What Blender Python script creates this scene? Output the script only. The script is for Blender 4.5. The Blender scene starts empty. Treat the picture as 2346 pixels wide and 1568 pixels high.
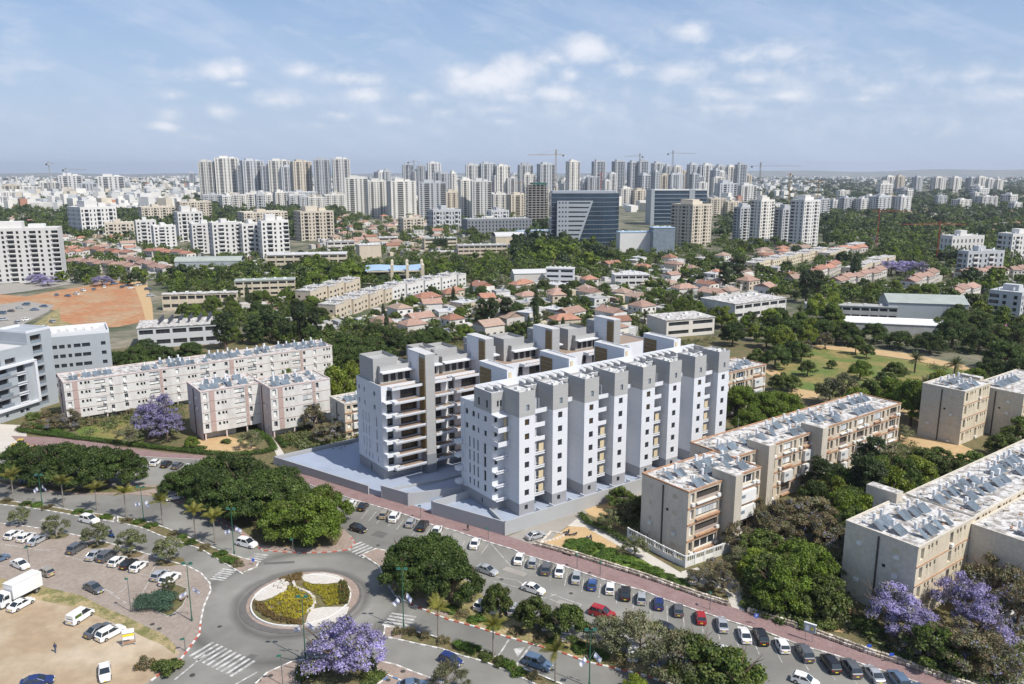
import bpy, math, random
import numpy as np
random.seed(7); rng=np.random.default_rng(7)
sc=bpy.context.scene
# ---------------- camera ----------------
FPX=1825.0; PIT=math.atan((784-392)/FPX); CH=75.0
cam=bpy.data.cameras.new('camera'); cam.sensor_width=36; cam.lens=36*FPX/2346; cam.clip_start=1; cam.clip_end=60000
co=bpy.data.objects.new('camera',cam); sc.collection.objects.link(co)
co.location=(0,0,CH); co.rotation_euler=(math.pi/2-PIT,0,0); sc.camera=co
# ---------------- light ----------------
SUN=(.50,-.36,.80)
_n=math.sqrt(sum(c*c for c in SUN)); SUN=tuple(c/_n for c in SUN)
SUN_EL=math.asin(SUN[2]); SUN_AZ=math.atan2(SUN[0],SUN[1])
sun=bpy.data.lights.new('sun','SUN'); sun.energy=3.9; sun.angle=math.radians(.53); sun.color=(1,.95,.87)
so=bpy.data.objects.new('sun',sun); sc.collection.objects.link(so)
so.rotation_euler=(math.acos(SUN[2]),0,math.atan2(SUN[1],SUN[0])+math.pi/2)
SKY_K=.10
sc.view_settings.view_transform='Standard'; sc.view_settings.look='None'
sc.view_settings.gamma=1; sc.view_settings.use_curve_mapping=False; sc.view_settings.exposure=.42
W=bpy.data.worlds.new('World'); sc.world=W; W.use_nodes=True
def sky_world():
    nt=W.node_tree; nt.nodes.clear(); N=nt.nodes.new; Lk=nt.links.new
    def m(op,a,b=None,c=None,cl=False):
        n=N('ShaderNodeMath'); n.operation=op; n.use_clamp=cl
        for i,x in enumerate((a,b,c)):
            if x is None: continue
            if isinstance(x,(int,float)): n.inputs[i].default_value=x
            else: Lk(x,n.inputs[i])
        return n.outputs[0]
    def vm(op,a,b):
        n=N('ShaderNodeVectorMath'); n.operation=op
        for i,x in enumerate((a,b)):
            if x is None: continue
            if isinstance(x,tuple): n.inputs[i].default_value=x
            else: Lk(x,n.inputs[i])
        return n
    def mix(f,a,b):
        n=N('ShaderNodeMix'); n.data_type='RGBA'
        for s,x in ((n.inputs[0],f),(n.inputs[6],a),(n.inputs[7],b)):
            if isinstance(x,(int,float)): s.default_value=x
            elif isinstance(x,tuple): s.default_value=x+(1,)
            else: Lk(x,s)
        return n.outputs[2]
    sky=N('ShaderNodeTexSky'); sky.sky_type='NISHITA'; sky.sun_disc=False
    sky.sun_elevation=SUN_EL; sky.sun_rotation=SUN_AZ; sky.altitude=80; sky.air_density=1.0; sky.dust_density=1.5; sky.ozone_density=3.0
    tc=N('ShaderNodeTexCoord'); sep=N('ShaderNodeSeparateXYZ'); Lk(tc.outputs['Generated'],sep.inputs[0])
    X,Y,Z=sep.outputs
    az=m('ARCTAN2',X,Y); el=m('ARCSINE',Z)
    cb=N('ShaderNodeCombineXYZ'); Lk(az,cb.inputs[0]); Lk(el,cb.inputs[1]); P=cb.outputs[0]
    def noise(scale,det,vec,rough=.55,sx=1,sy=1,dist=0):
        s=vm('MULTIPLY',vec,(sx,sy,1)).outputs[0]
        n=N('ShaderNodeTexNoise'); n.inputs['Scale'].default_value=scale; n.inputs['Detail'].default_value=det
        n.inputs['Roughness'].default_value=rough; n.inputs['Distortion'].default_value=dist; Lk(s,n.inputs['Vector']); return n.outputs[0]
    # puffs: u, v, half width, half height in the direction space of the view, strength
    CL=[(1300,245,420,60,.38),(1760,205,330,80,.40),(2180,225,260,60,.34),(860,235,240,45,.34),(1500,120,260,60,.22),(1120,186,125,34,1.15),(1180,160,85,34,1.1),(1060,170,60,24,.95),(1340,112,70,32,1.15),(1265,132,60,20,.8),(1310,172,32,20,.8),(1590,72,55,22,.8),(1435,160,60,22,.6),
        (1570,165,85,30,.8),(1780,122,110,30,.75),(1700,132,70,22,.6),(1740,178,85,22,.75),(495,165,75,20,.85),(540,160,38,18,.9),(540,192,35,9,.7),(690,163,45,15,.7),(800,180,110,18,.75),
        (640,228,75,22,.8),(835,220,90,20,.8),(960,222,70,18,.6),(1270,215,130,22,.8),(1180,222,90,16,.7),(510,255,40,20,.7),(385,262,38,18,.6),(390,218,40,12,.6),(372,290,34,12,.8),(780,265,50,13,.8),
        (905,275,50,13,.65),(1020,258,40,12,.6),(1140,250,70,14,.6),(1800,222,100,18,.75),(1640,215,90,22,.6),(2030,205,60,18,.6),(1980,228,90,13,.6),(2240,172,140,22,.6),(2300,215,90,18,.5),(460,315,45,11,.5),(735,287,40,10,.5),(1150,278,80,13,.5),(1670,245,150,14,.5)]
    nz=noise(26,8,P,.6,1,1.35,.25); nzf=noise(9,4,P,.5,1,1.6)
    cur=None
    for (u,v,a,b,s) in CL:
        x=(u-1173)/FPX; y=(784-v)/FPX
        dy=math.cos(PIT)+y*math.sin(PIT); dz=-math.sin(PIT)+y*math.cos(PIT)
        A=math.atan2(x,dy); E=math.atan2(dz,math.hypot(x,dy))
        sx=FPX/(a*1.3); sy=FPX/(b*1.45)
        d=vm('MULTIPLY',vm('SUBTRACT',P,(A,E,0)).outputs[0],(sx,sy,1)).outputs[0]
        n=N('ShaderNodeVectorMath'); n.operation='LENGTH'; Lk(d,n.inputs[0])
        k=m('MULTIPLY',m('SUBTRACT',1.0,n.outputs['Value']),s)
        cur=k if cur is None else m('MAXIMUM',cur,k)
    dens=m('ADD',cur,m('MULTIPLY',m('SUBTRACT',nz,.5),1.45))
    dens=m('ADD',dens,m('MULTIPLY',m('SUBTRACT',nzf,.5),.35))
    f=N('ShaderNodeMapRange'); f.interpolation_type='SMOOTHSTEP'; Lk(dens,f.inputs[0]); f.inputs[1].default_value=.02; f.inputs[2].default_value=.95; f.inputs[4].default_value=.85
    # other small fair weather puffs all round the sky, low down
    n2=noise(16,6,P,.6,1,2.6,.2)
    g=N('ShaderNodeMapRange'); g.interpolation_type='SMOOTHSTEP'; Lk(n2,g.inputs[0]); g.inputs[1].default_value=.48; g.inputs[2].default_value=.74; g.inputs[4].default_value=.6
    band=m('MULTIPLY',m('SUBTRACT',1,m('MULTIPLY',m('ABSOLUTE',m('SUBTRACT',el,.10)),9),cl=True),g.outputs[0],cl=True)
    # cirrus streaks
    rot=N('ShaderNodeVectorRotate'); rot.rotation_type='Z_AXIS'; rot.inputs['Angle'].default_value=.35; Lk(P,rot.inputs[0])
    n3=noise(3.2,6,rot.outputs[0],.6,1,7,.8)
    h=N('ShaderNodeMapRange'); h.interpolation_type='SMOOTHSTEP'; Lk(n3,h.inputs[0]); h.inputs[1].default_value=.38; h.inputs[2].default_value=.8; h.inputs[4].default_value=.62
    skc=mix(1.0,sky.outputs[0],sky.outputs[0])
    hs=N('ShaderNodeVectorMath'); hs.operation='MULTIPLY'; Lk(sky.outputs[0],hs.inputs[0]); hs.inputs[1].default_value=(1.0,1.0,1.0)
    # thin veil of moisture, whitening gently towards the horizon (all azimuths alike)
    veil=N('ShaderNodeMapRange'); Lk(el,veil.inputs[0]); veil.inputs[1].default_value=0; veil.inputs[2].default_value=.45; veil.inputs[3].default_value=.9; veil.inputs[4].default_value=.0
    hz=N('ShaderNodeMapRange'); Lk(el,hz.inputs[0]); hz.inputs[1].default_value=0; hz.inputs[2].default_value=.26
    vc=mix(hz.outputs[0],(4.15,5.0,6.4),(2.15,3.35,5.8))
    c0=mix(veil.outputs[0],hs.outputs[0],vc)
    c1=mix(h.outputs[0],c0,(4.4,5.15,6.6))
    c2=mix(band,c1,(5.2,5.7,6.7))
    shade=N('ShaderNodeMapRange'); Lk(dens,shade.inputs[0]); shade.inputs[1].default_value=.1; shade.inputs[2].default_value=1.2
    cc=mix(shade.outputs[0],(5.3,5.7,6.6),(7.2,7.3,7.7))
    c3=mix(f.outputs[0],c2,cc)
    bg=N('ShaderNodeBackground'); Lk(c3,bg.inputs[0]); bg.inputs[1].default_value=SKY_K
    out=N('ShaderNodeOutputWorld'); Lk(bg.outputs[0],out.inputs[0])
sky_world()
# ---------------- projection helpers ----------------
def at(u,v,z=0.0):
    x=(u-1173)/FPX; y=(784-v)/FPX
    dy=math.cos(PIT)+y*math.sin(PIT); dz=-math.sin(PIT)+y*math.cos(PIT); t=(z-CH)/dz
    return (x*t,dy*t,z)
def height_at(v,Y):
    y=(784-v)/FPX; dy=math.cos(PIT)+y*math.sin(PIT); dz=-math.sin(PIT)+y*math.cos(PIT)
    return CH+dz*Y/dy
def scr(p):
    X,Y,Z=p; Z-=CH; c=math.cos(PIT); s=math.sin(PIT); d=Y*c-Z*s
    return (1173+FPX*X/d, 784-FPX*(Y*s+Z*c)/d)
TH=math.radians(36.5); EX,EY=math.cos(TH),math.sin(TH); OX,OY=-1.5,155.2
def loc(s,t,z=0): return (OX+s*EX-t*EY, OY+s*EY+t*EX, z)
def st(p): x=p[0]-OX; y=p[1]-OY; return (x*EX+y*EY, -x*EY+y*EX)
# ---------------- materials ----------------
MATS={}
def M(name,col=(.5,.5,.5),rough=.8,metal=0,var=.12,vs=.4,col2=None,th=None,det=5,bump=0,bs=4,stretch=(1,1,1),spec=.5,rand=0):
    if name in MATS: return MATS[name]
    m=bpy.data.materials.new(name); m.use_nodes=True; nt=m.node_tree; b=nt.nodes['Principled BSDF']
    b.inputs['Roughness'].default_value=rough; b.inputs['Metallic'].default_value=metal; b.inputs['Specular IOR Level'].default_value=spec
    N=nt.nodes.new; Lk=nt.links.new
    g=N('ShaderNodeNewGeometry'); mp=N('ShaderNodeVectorMath'); mp.operation='MULTIPLY'; mp.inputs[1].default_value=stretch; Lk(g.outputs['Position'],mp.inputs[0])
    n=N('ShaderNodeTexNoise'); n.inputs['Scale'].default_value=vs; n.inputs['Detail'].default_value=det; n.inputs['Roughness'].default_value=.65; Lk(mp.outputs[0],n.inputs[0])
    r=N('ShaderNodeMapRange'); Lk(n.outputs[0],r.inputs[0])
    lo,hi=th if th else (.3,.7); r.inputs[1].default_value=lo; r.inputs[2].default_value=hi
    mx=N('ShaderNodeMix'); mx.data_type='RGBA'; Lk(r.outputs[0],mx.inputs[0])
    c1=col if col2 else tuple(c*(1-var) for c in col); c2=col2 if col2 else tuple(min(1,c*(1+var)) for c in col)
    mx.inputs[6].default_value=tuple(c1)+(1,); mx.inputs[7].default_value=tuple(c2)+(1,)
    outc=mx.outputs[2]
    if col2:   # fine grain as well
        n2=N('ShaderNodeTexNoise'); n2.inputs['Scale'].default_value=vs*7; n2.inputs['Detail'].default_value=4; Lk(g.outputs['Position'],n2.inputs[0])
        r2=N('ShaderNodeMapRange'); Lk(n2.outputs[0],r2.inputs[0]); r2.inputs[1].default_value=.3; r2.inputs[2].default_value=.7; r2.inputs[3].default_value=1-var; r2.inputs[4].default_value=1+var
        v=N('ShaderNodeVectorMath'); v.operation='SCALE'; Lk(outc,v.inputs[0]); Lk(r2.outputs[0],v.inputs['Scale']); outc=v.outputs[0]
    if rand:
        oi=N('ShaderNodeObjectInfo'); r3=N('ShaderNodeMapRange'); Lk(oi.outputs['Random'],r3.inputs[0]); r3.inputs[3].default_value=1-rand; r3.inputs[4].default_value=1+rand
        v=N('ShaderNodeVectorMath'); v.operation='SCALE'; Lk(outc,v.inputs[0]); Lk(r3.outputs[0],v.inputs['Scale']); outc=v.outputs[0]
    Lk(outc,b.inputs['Base Color'])
    if bump:
        n4=N('ShaderNodeTexNoise'); n4.inputs['Scale'].default_value=bs; n4.inputs['Detail'].default_value=4; Lk(g.outputs['Position'],n4.inputs[0])
        bp=N('ShaderNodeBump'); bp.inputs['Strength'].default_value=bump; bp.inputs['Distance'].default_value=.1; Lk(n4.outputs[0],bp.inputs['Height']); Lk(bp.outputs[0],b.inputs['Normal'])
    MATS[name]=m; return m
def leafmat(name,c1,c2,tr=.3,flower=None,ff=.5):
    if name in MATS: return MATS[name]
    m=bpy.data.materials.new(name); m.use_nodes=True; nt=m.node_tree; nt.nodes.clear(); N=nt.nodes.new; Lk=nt.links.new
    g=N('ShaderNodeNewGeometry'); oi=N('ShaderNodeObjectInfo')
    mx=N('ShaderNodeMix'); mx.data_type='RGBA'; Lk(g.outputs['Random Per Island'],mx.inputs[0]); mx.inputs[6].default_value=c1+(1,); mx.inputs[7].default_value=c2+(1,)
    n=N('ShaderNodeTexNoise'); n.inputs['Scale'].default_value=.35; n.inputs['Detail'].default_value=2; Lk(g.outputs['Position'],n.inputs[0])
    r=N('ShaderNodeMapRange'); Lk(n.outputs[0],r.inputs[0]); r.inputs[1].default_value=.3; r.inputs[2].default_value=.7; r.inputs[3].default_value=.7; r.inputs[4].default_value=1.3
    r2=N('ShaderNodeMapRange'); Lk(oi.outputs['Random'],r2.inputs[0]); r2.inputs[3].default_value=.75; r2.inputs[4].default_value=1.25
    mu=N('ShaderNodeMath'); mu.operation='MULTIPLY'; Lk(r.outputs[0],mu.inputs[0]); Lk(r2.outputs[0],mu.inputs[1])
    v=N('ShaderNodeVectorMath'); v.operation='SCALE'; Lk(mx.outputs[2],v.inputs[0]); Lk(mu.outputs[0],v.inputs['Scale'])
    col=v.outputs[0]
    d=N('ShaderNodeBsdfPrincipled'); d.inputs['Roughness'].default_value=.55; d.inputs['Specular IOR Level'].default_value=.3; Lk(col,d.inputs['Base Color'])
    t=N('ShaderNodeBsdfTranslucent'); v2=N('ShaderNodeVectorMath'); v2.operation='MULTIPLY'; v2.inputs[1].default_value=(1.2,1.25,.7) if flower is None else (1,1,1); Lk(col,v2.inputs[0]); Lk(v2.outputs[0],t.inputs[0])
    ms=N('ShaderNodeMixShader'); ms.inputs[0].default_value=tr; Lk(d.outputs[0],ms.inputs[1]); Lk(t.outputs[0],ms.inputs[2])
    o=N('ShaderNodeOutputMaterial'); Lk(ms.outputs[0],o.inputs[0]); MATS[name]=m; return m
M('asphalt',(.18,.175,.158),.9,var=.16,vs=.12,bump=.15)
M('asphalt_light',(.29,.27,.24),.9,var=.12,vs=.15,bump=.1)
M('apron_worn',(.12,.112,.105),.9,var=.2,vs=.8); M('asphalt_patch',(.115,.112,.105),.9,var=.14,vs=.6); M('concrete_pale',(.50,.47,.42),.9,var=.12,vs=.2)
M('paint',(.55,.55,.53),.7,col2=(.26,.25,.235),th=(.40,.62),vs=.9,var=.05)
M('brick_paving',(.25,.20,.165),.9,col2=(.33,.25,.21),vs=.25,var=.14,bump=.3,bs=6)
M('brick_red',(.215,.135,.13),.9,col2=(.26,.18,.17),vs=.4,var=.15,bump=.3,bs=6)
M('brick_lot',(.25,.205,.17),.9,col2=(.31,.265,.225),vs=.2,var=.14,bump=.3,bs=6)
M('dust',(.335,.25,.16),.95,col2=(.45,.37,.27),th=(.38,.60),vs=.07,var=.09,bump=.4,bs=1.5)
M('sand',(.50,.36,.19),.95,col2=(.42,.28,.14),vs=.3,var=.12,bump=.4,bs=2)
M('dry_grass',(.15,.15,.05),.95,col2=(.36,.28,.15),vs=.35,th=(.40,.60),var=.25,bump=.5,bs=3)
M('orange_soil',(.37,.17,.075),.95,col2=(.37,.25,.145),vs=.05,th=(.42,.62),var=.2,bump=.4,bs=1)
M('garden_soil',(.17,.12,.065),.95,col2=(.085,.10,.03),vs=.18,var=.3,bump=.6,bs=1.6)
M('lawn_grass',(.10,.145,.025),.95,col2=(.24,.185,.065),vs=.09,th=(.42,.62),var=.16,bump=.5,bs=3)
M('lawn_fresh',(.085,.16,.02),.95,col2=(.14,.19,.03),vs=.5,var=.25,bump=.6,bs=3)
M('ground_far',(.06,.075,.035),.95,col2=(.24,.21,.155),vs=.03,th=(.42,.66),var=.25,det=8)
M('kerb_white',(.66,.65,.62),.8,var=.1,vs=2); M('kerb_red',(.45,.10,.07),.8,var=.15,vs=2); M('kerb_grey',(.40,.38,.35),.85,var=.12,vs=2); M('kerb_blue',(.10,.22,.42),.8,var=.1,vs=2)
M('stone',(.36,.31,.25),.9,var=.25,vs=1.2,rand=.3,bump=.6,bs=5); M('stone_pale',(.62,.56,.48),.9,var=.15,vs=1.2,rand=.2,bump=.6,bs=5)
M('white_render',(.62,.635,.665),.7,var=.06,vs=.9,stretch=(.25,.25,5)); M('grey_render',(.36,.36,.355),.75,var=.09,vs=.9,stretch=(.25,.25,5)); M('grey_base',(.30,.30,.31),.75,var=.05); M('slate_render',(.20,.215,.235),.75,var=.06)
M('plaza_floor',(.31,.355,.44),.7,var=.08,vs=.25); M('plaza_wall',(.36,.37,.38),.8,var=.04,vs=.3)  # plaza_floor: shade of the slabs put into the colour, darker and bluish
M('wood_slat',(.20,.135,.055),.7,var=.15,vs=3); M('wood_floor',(.29,.215,.165),.7,var=.12,vs=2); M('beige_panel',(.55,.46,.30),.8,var=.06)
M('glass_dark',(.030,.036,.042),.12,var=.3,vs=.3,spec=.7); M('glass_blue',(.025,.05,.08),.10,var=.3,vs=.1,spec=.8); M('glass_brown',(.06,.042,.02),.2,var=.3)
M('glass_pale',(.20,.24,.28),.15,var=.2); M('frame_dark',(.05,.05,.055),.5); M('frame_white',(.7,.7,.68),.5)
M('roof_stained',(.60,.585,.565),.9,col2=(.22,.20,.18),vs=.75,th=(.43,.60),var=.28,det=10,bump=.2)
M('roof_white',(.50,.50,.50),.85,var=.06,vs=.6); M('roof_grey',(.36,.36,.35),.9,var=.15,vs=.3)
M('tan_wall',(.52,.45,.355),.9,var=.09,vs=.4,stretch=(1,1,.3)); M('tan_end',(.64,.57,.48),.9,col2=(.50,.455,.395),vs=.35,var=.07,stretch=(1,1,.35),th=(.35,.7))  # tan_end is lightened in colour to brighten the shaded end walls
M('grey_end',(.52,.485,.42),.9,col2=(.60,.54,.44),vs=.25,var=.10,stretch=(1,1,.4),th=(.35,.7)); M('cream_wall',(.58,.51,.39),.9,col2=(.46,.40,.30),vs=.3,var=.06,stretch=(1,1,.4),th=(.4,.7))  # grey_end also paled, lifting the shade of the end walls by colour
M('pink_end',(.56,.465,.44),.9,var=.09,vs=.4,stretch=(1,1,.3)); M('white_wall',(.60,.59,.57),.9,col2=(.45,.435,.415),vs=.35,var=.05,th=(.45,.75),stretch=(1,1,.35)); M('pink_lattice',(.42,.31,.28),.9,var=.15,vs=3)
M('rust_band',(.48,.28,.16),.9,col2=(.30,.17,.11),vs=1.2,var=.2); M('tower_concrete',(.52,.475,.395),.9,col2=(.40,.36,.30),vs=.3,var=.07,stretch=(1,1,.25),th=(.4,.7))
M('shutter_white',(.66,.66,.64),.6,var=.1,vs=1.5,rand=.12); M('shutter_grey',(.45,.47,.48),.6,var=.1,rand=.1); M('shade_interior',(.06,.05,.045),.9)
M('pipe_dark',(.06,.055,.05),.7); M('ac_white',(.68,.68,.66),.6); M('rail_metal',(.30,.25,.22),.7,rand=.2)
M('solar_glass',(.11,.14,.17),.45,var=.25,vs=.8,spec=.35,rand=.3); M('tank_white',(.72,.73,.74),.4,rand=.1); M('steel',(.45,.46,.48),.4,metal=.6)
M('lamp_green',(.02,.11,.075),.5); M('lamp_grey',(.13,.14,.14),.5); M('flag_white',(.80,.80,.80),.8); M('flag_blue',(.03,.10,.50),.8)
M('bark',(.12,.085,.06),.9,var=.3,vs=3); M('bark_grey',(.24,.21,.18),.9,var=.3,vs=3)
M('tyre',(.02,.02,.02),.8); M('rim',(.45,.45,.46),.35,metal=.7); M('car_glass',(.02,.028,.035),.06,spec=1.0); M('headlight',(.75,.77,.8),.15); M('taillight',(.35,.01,.01),.2); M('number_plate',(.75,.6,.05),.5)
M('tile_red',(.31,.155,.105),.85,var=.22,vs=.6,rand=.28); M('tile_pink',(.32,.205,.16),.85,var=.18,vs=.5,rand=.2); M('tile_brown',(.32,.23,.18),.85,var=.15,vs=.5,rand=.15)
M('tower_cream',(.64,.62,.575),.85,var=.06,vs=.05,rand=.10); M('tower_white',(.61,.60,.58),.85,var=.05,vs=.05,rand=.08); M('tower_grey',(.44,.455,.47),.85,var=.06,vs=.05,rand=.12); M('tower_tan',(.54,.485,.40),.85,var=.06,vs=.05,rand=.10)
M('tower_glass',(.06,.085,.12),.2,var=.3,vs=.05,spec=.8,rand=.3); M('house_white',(.54,.51,.47),.85,var=.06,rand=.15); M('metal_roof',(.33,.36,.33),.6,var=.1,vs=.2); M('blue_roof',(.30,.42,.55),.6,var=.1,vs=.1); M('blue_tarp',(.03,.13,.55),.6)
M('panel_grey',(.35,.38,.405),.5,var=.04); M('crane_yellow',(.34,.20,.05),.6); M('crane_red',(.45,.06,.03),.6); M('crane_grey',(.30,.30,.30),.6); M('steel_dark',(.05,.055,.07),.6)
M('white_fabric',(.82,.82,.82),.7,var=.02); M('planter_white',(.60,.57,.53),.9,col2=(.46,.42,.37),vs=2,var=.05); M('skin',(.30,.18,.12),.7); M('cloth_navy',(.03,.04,.10),.9); M('cloth_jeans',(.08,.11,.18),.9); M('cloth_black',(.03,.03,.03),.9)
M('hill_far',(.10,.13,.12),1,col2=(.26,.25,.22),vs=.002,var=.2,det=8)
CARCOL={'white':(.75,.75,.74),'silver':(.42,.44,.46),'grey':(.12,.125,.135),'black':(.02,.02,.022),'blue':(.03,.09,.28),'navy':(.02,.04,.16),'red':(.34,.015,.02),'beige':(.38,.34,.28),'steel blue':(.12,.18,.27),'maroon':(.12,.03,.03),'yellow':(.6,.4,.05)}
for k,c in CARCOL.items():
    mm=M('car_paint_'+k.replace(' ','_'),c,.35,metal=.0 if k in('white','red','yellow') else .25,var=.02); mm.node_tree.nodes['Principled BSDF'].inputs['Coat Weight'].default_value=.6
# roundabout wear in the asphalt : darker tyre lines round the island, paler dusty patches elsewhere
def wear():
    m=MATS['asphalt']; nt=m.node_tree; N=nt.nodes.new; Lk=nt.links.new; b=nt.nodes['Principled BSDF']
    src=b.inputs['Base Color'].links[0].from_socket
    g=N('ShaderNodeNewGeometry'); s=N('ShaderNodeVectorMath'); s.operation='SUBTRACT'; s.inputs[1].default_value=(-37.6,129.5,0); Lk(g.outputs['Position'],s.inputs[0])
    l=N('ShaderNodeVectorMath'); l.operation='LENGTH'; Lk(s.outputs[0],l.inputs[0])
    n=N('ShaderNodeTexNoise'); n.inputs['Scale'].default_value=.08; n.inputs['Detail'].default_value=5; Lk(g.outputs['Position'],n.inputs[0])
    a=N('ShaderNodeMath'); a.operation='MULTIPLY_ADD'; Lk(n.outputs[0],a.inputs[0]); a.inputs[1].default_value=3; Lk(l.outputs['Value'],a.inputs[2])
    cr=N('ShaderNodeValToRGB'); mr=N('ShaderNodeMapRange'); Lk(a.outputs[0],mr.inputs[0]); mr.inputs[1].default_value=8; mr.inputs[2].default_value=28; Lk(mr.outputs[0],cr.inputs[0])
    e=cr.color_ramp.elements; e[0].position=0; e[0].color=(1,1,1,1); e[1].position=1; e[1].color=(1,1,1,1)
    for p,v in ((.18,1.05),(.24,.62),(.31,1.12),(.50,1.0),(.60,.62),(.72,1.15),(.85,1)):
        k=e.new(p); k.color=(v,v,v,1)
    n2=N('ShaderNodeTexNoise'); n2.inputs['Scale'].default_value=.045; n2.inputs['Detail'].default_value=4; Lk(g.outputs['Position'],n2.inputs[0])
    r2=N('ShaderNodeMapRange'); Lk(n2.outputs[0],r2.inputs[0]); r2.inputs[1].default_value=.35; r2.inputs[2].default_value=.65; r2.inputs[3].default_value=.85; r2.inputs[4].default_value=1.3
    v=N('ShaderNodeVectorMath'); v.operation='MULTIPLY'; Lk(src,v.inputs[0]); Lk(cr.outputs[0],v.inputs[1])
    v2=N('ShaderNodeVectorMath'); v2.operation='SCALE'; Lk(v.outputs[0],v2.inputs[0]); Lk(r2.outputs[0],v2.inputs['Scale']); Lk(v2.outputs[0],b.inputs['Base Color'])
wear()
# ---------------- object helpers ----------------
COL=sc.collection; LINK=COL.objects.link
def newobj(name,data,parent=None):
    o=bpy.data.objects.new(name,data); LINK(o)
    if parent: o.parent=parent
    return o
def thing(name,label,cat,p=(0,0,0),rz=0,group=None):
    o=newobj(name,None); o.location=p; o.rotation_euler=(0,0,rz); o.empty_display_size=.5; o['label']=label; o['category']=cat
    if group: o['group']=group
    return o
def tag(o,label,cat,group=None):
    o['label']=label; o['category']=cat
    if group: o['group']=group
    return o
def structure(o): o['kind']='structure'; return o
def stuff(o): o['kind']='stuff'; return o
class MB:
    def __init__(s): s.v=[]; s.f=[]; s.mi=[]; s.m=0
    def quad(s,a,b,c,d):
        i=len(s.v); s.v+= [a,b,c,d]; s.f.append((i,i+1,i+2,i+3)); s.mi.append(s.m)
    def poly(s,pts):
        i=len(s.v); s.v+=list(pts); s.f.append(tuple(range(i,i+len(pts)))); s.mi.append(s.m)
    def box(s,x0,x1,y0,y1,z0,z1):
        i=len(s.v); s.v+=[(x0,y0,z0),(x1,y0,z0),(x1,y1,z0),(x0,y1,z0),(x0,y0,z1),(x1,y0,z1),(x1,y1,z1),(x0,y1,z1)]
        s.f+=[(i+3,i+2,i+1,i),(i+4,i+5,i+6,i+7),(i,i+1,i+5,i+4),(i+1,i+2,i+6,i+5),(i+2,i+3,i+7,i+6),(i+3,i,i+4,i+7)]; s.mi+=[s.m]*6
    def rbox(s,cx,cy,L,Wd,z0,z1,a=0,top=1.0):
        c,q=math.cos(a),math.sin(a); i=len(s.v)
        for z,k in ((z0,1),(z1,top)):
            for dx,dy in ((-1,-1),(1,-1),(1,1),(-1,1)):
                x=dx*L/2*k; y=dy*Wd/2*k; s.v.append((cx+x*c-y*q,cy+x*q+y*c,z))
        s.f+=[(i+3,i+2,i+1,i),(i+4,i+5,i+6,i+7),(i,i+1,i+5,i+4),(i+1,i+2,i+6,i+5),(i+2,i+3,i+7,i+6),(i+3,i,i+4,i+7)]; s.mi+=[s.m]*6
    def prism(s,pts,z0,z1):
        n=len(pts); A=sum(pts[k][0]*pts[(k+1)%n][1]-pts[(k+1)%n][0]*pts[k][1] for k in range(n))
        if A<0: pts=pts[::-1]
        i=len(s.v); s.v+=[(p[0],p[1],z0) for p in pts]+[(p[0],p[1],z1) for p in pts]
        s.f.append(tuple(i+n+k for k in range(n))); s.mi.append(s.m)
        for k in range(n):
            j=(k+1)%n; s.f.append((i+k,i+j,i+n+j,i+n+k)); s.mi.append(s.m)
    def tube(s,p,q,r0,r1=None,n=8,cap=True):
        r1=r0 if r1 is None else r1; p=np.array(p,float); q=np.array(q,float); d=q-p; d/=np.linalg.norm(d)+1e-9
        a=np.cross(d,(0,0,1.0)); 
        if np.linalg.norm(a)<1e-3: a=np.array((1.0,0,0))
        a/=np.linalg.norm(a); b=np.cross(d,a); i=len(s.v)
        for c,r in ((p,r0),(q,r1)):
            for k in range(n):
                t=2*math.pi*k/n; s.v.append(tuple(c+r*(math.cos(t)*a+math.sin(t)*b)))
        for k in range(n):
            j=(k+1)%n; s.f.append((i+k,i+j,i+n+j,i+n+k)); s.mi.append(s.m)
        if cap: s.f.append(tuple(i+k for k in range(n))[::-1]); s.f.append(tuple(i+n+k for k in range(n))); s.mi+=[s.m]*2
    def mesh(s,name,*mats,smooth=False):
        me=bpy.data.meshes.new(name); me.from_pydata(s.v,[],s.f)
        for m in mats: me.materials.append(MATS[m])
        if len(mats)>1: me.polygons.foreach_set('material_index',s.mi)
        if smooth: me.polygons.foreach_set('use_smooth',[True]*len(s.f))
        me.update(); return me
    def build(s,name,*mats,parent=None,smooth=False): return newobj(name,s.mesh(name,*mats,smooth=smooth),parent)
_unit={}
def piece(name,mat,parent,c,d,rz=0,rx=0,ry=0):
    key=mat
    if key not in _unit:
        b=MB(); b.box(-.5,.5,-.5,.5,-.5,.5); _unit[key]=b.mesh('piece_'+mat,mat)
    o=newobj(name,_unit[key],parent); o.location=c; o.scale=d; o.rotation_euler=(rx,ry,rz); return o
_win={}
def window(parent,c,w,h,rz,frame='frame_dark',glass='glass_dark',name='window',mull=1,t=.1):
    """window set in an opening, looking along local -y"""
    key=(frame,glass,mull)
    if key not in _win:
        b=MB(); b.m=0; f=.06
        b.box(-.5,.5,-.5,.3,-.5,-.5+f); b.box(-.5,.5,-.5,.3,.5-f,.5); b.box(-.5,-.5+f,-.5,.3,-.5+f,.5-f); b.box(.5-f,.5,-.5,.3,-.5+f,.5-f)
        for k in range(mull):
            x=-.5+(k+1)/(mull+1); b.box(x-.02,x+.02,-.4,.3,-.5+f,.5-f)
        b.m=1; b.box(-.5+f,.5-f,.0,.25,-.5+f,.5-f); _win[key]=b.mesh('window',frame,glass)
    o=newobj(name,_win[key],parent); o.location=c; o.scale=(w,t,h); o.rotation_euler=(0,0,rz); return o
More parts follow.
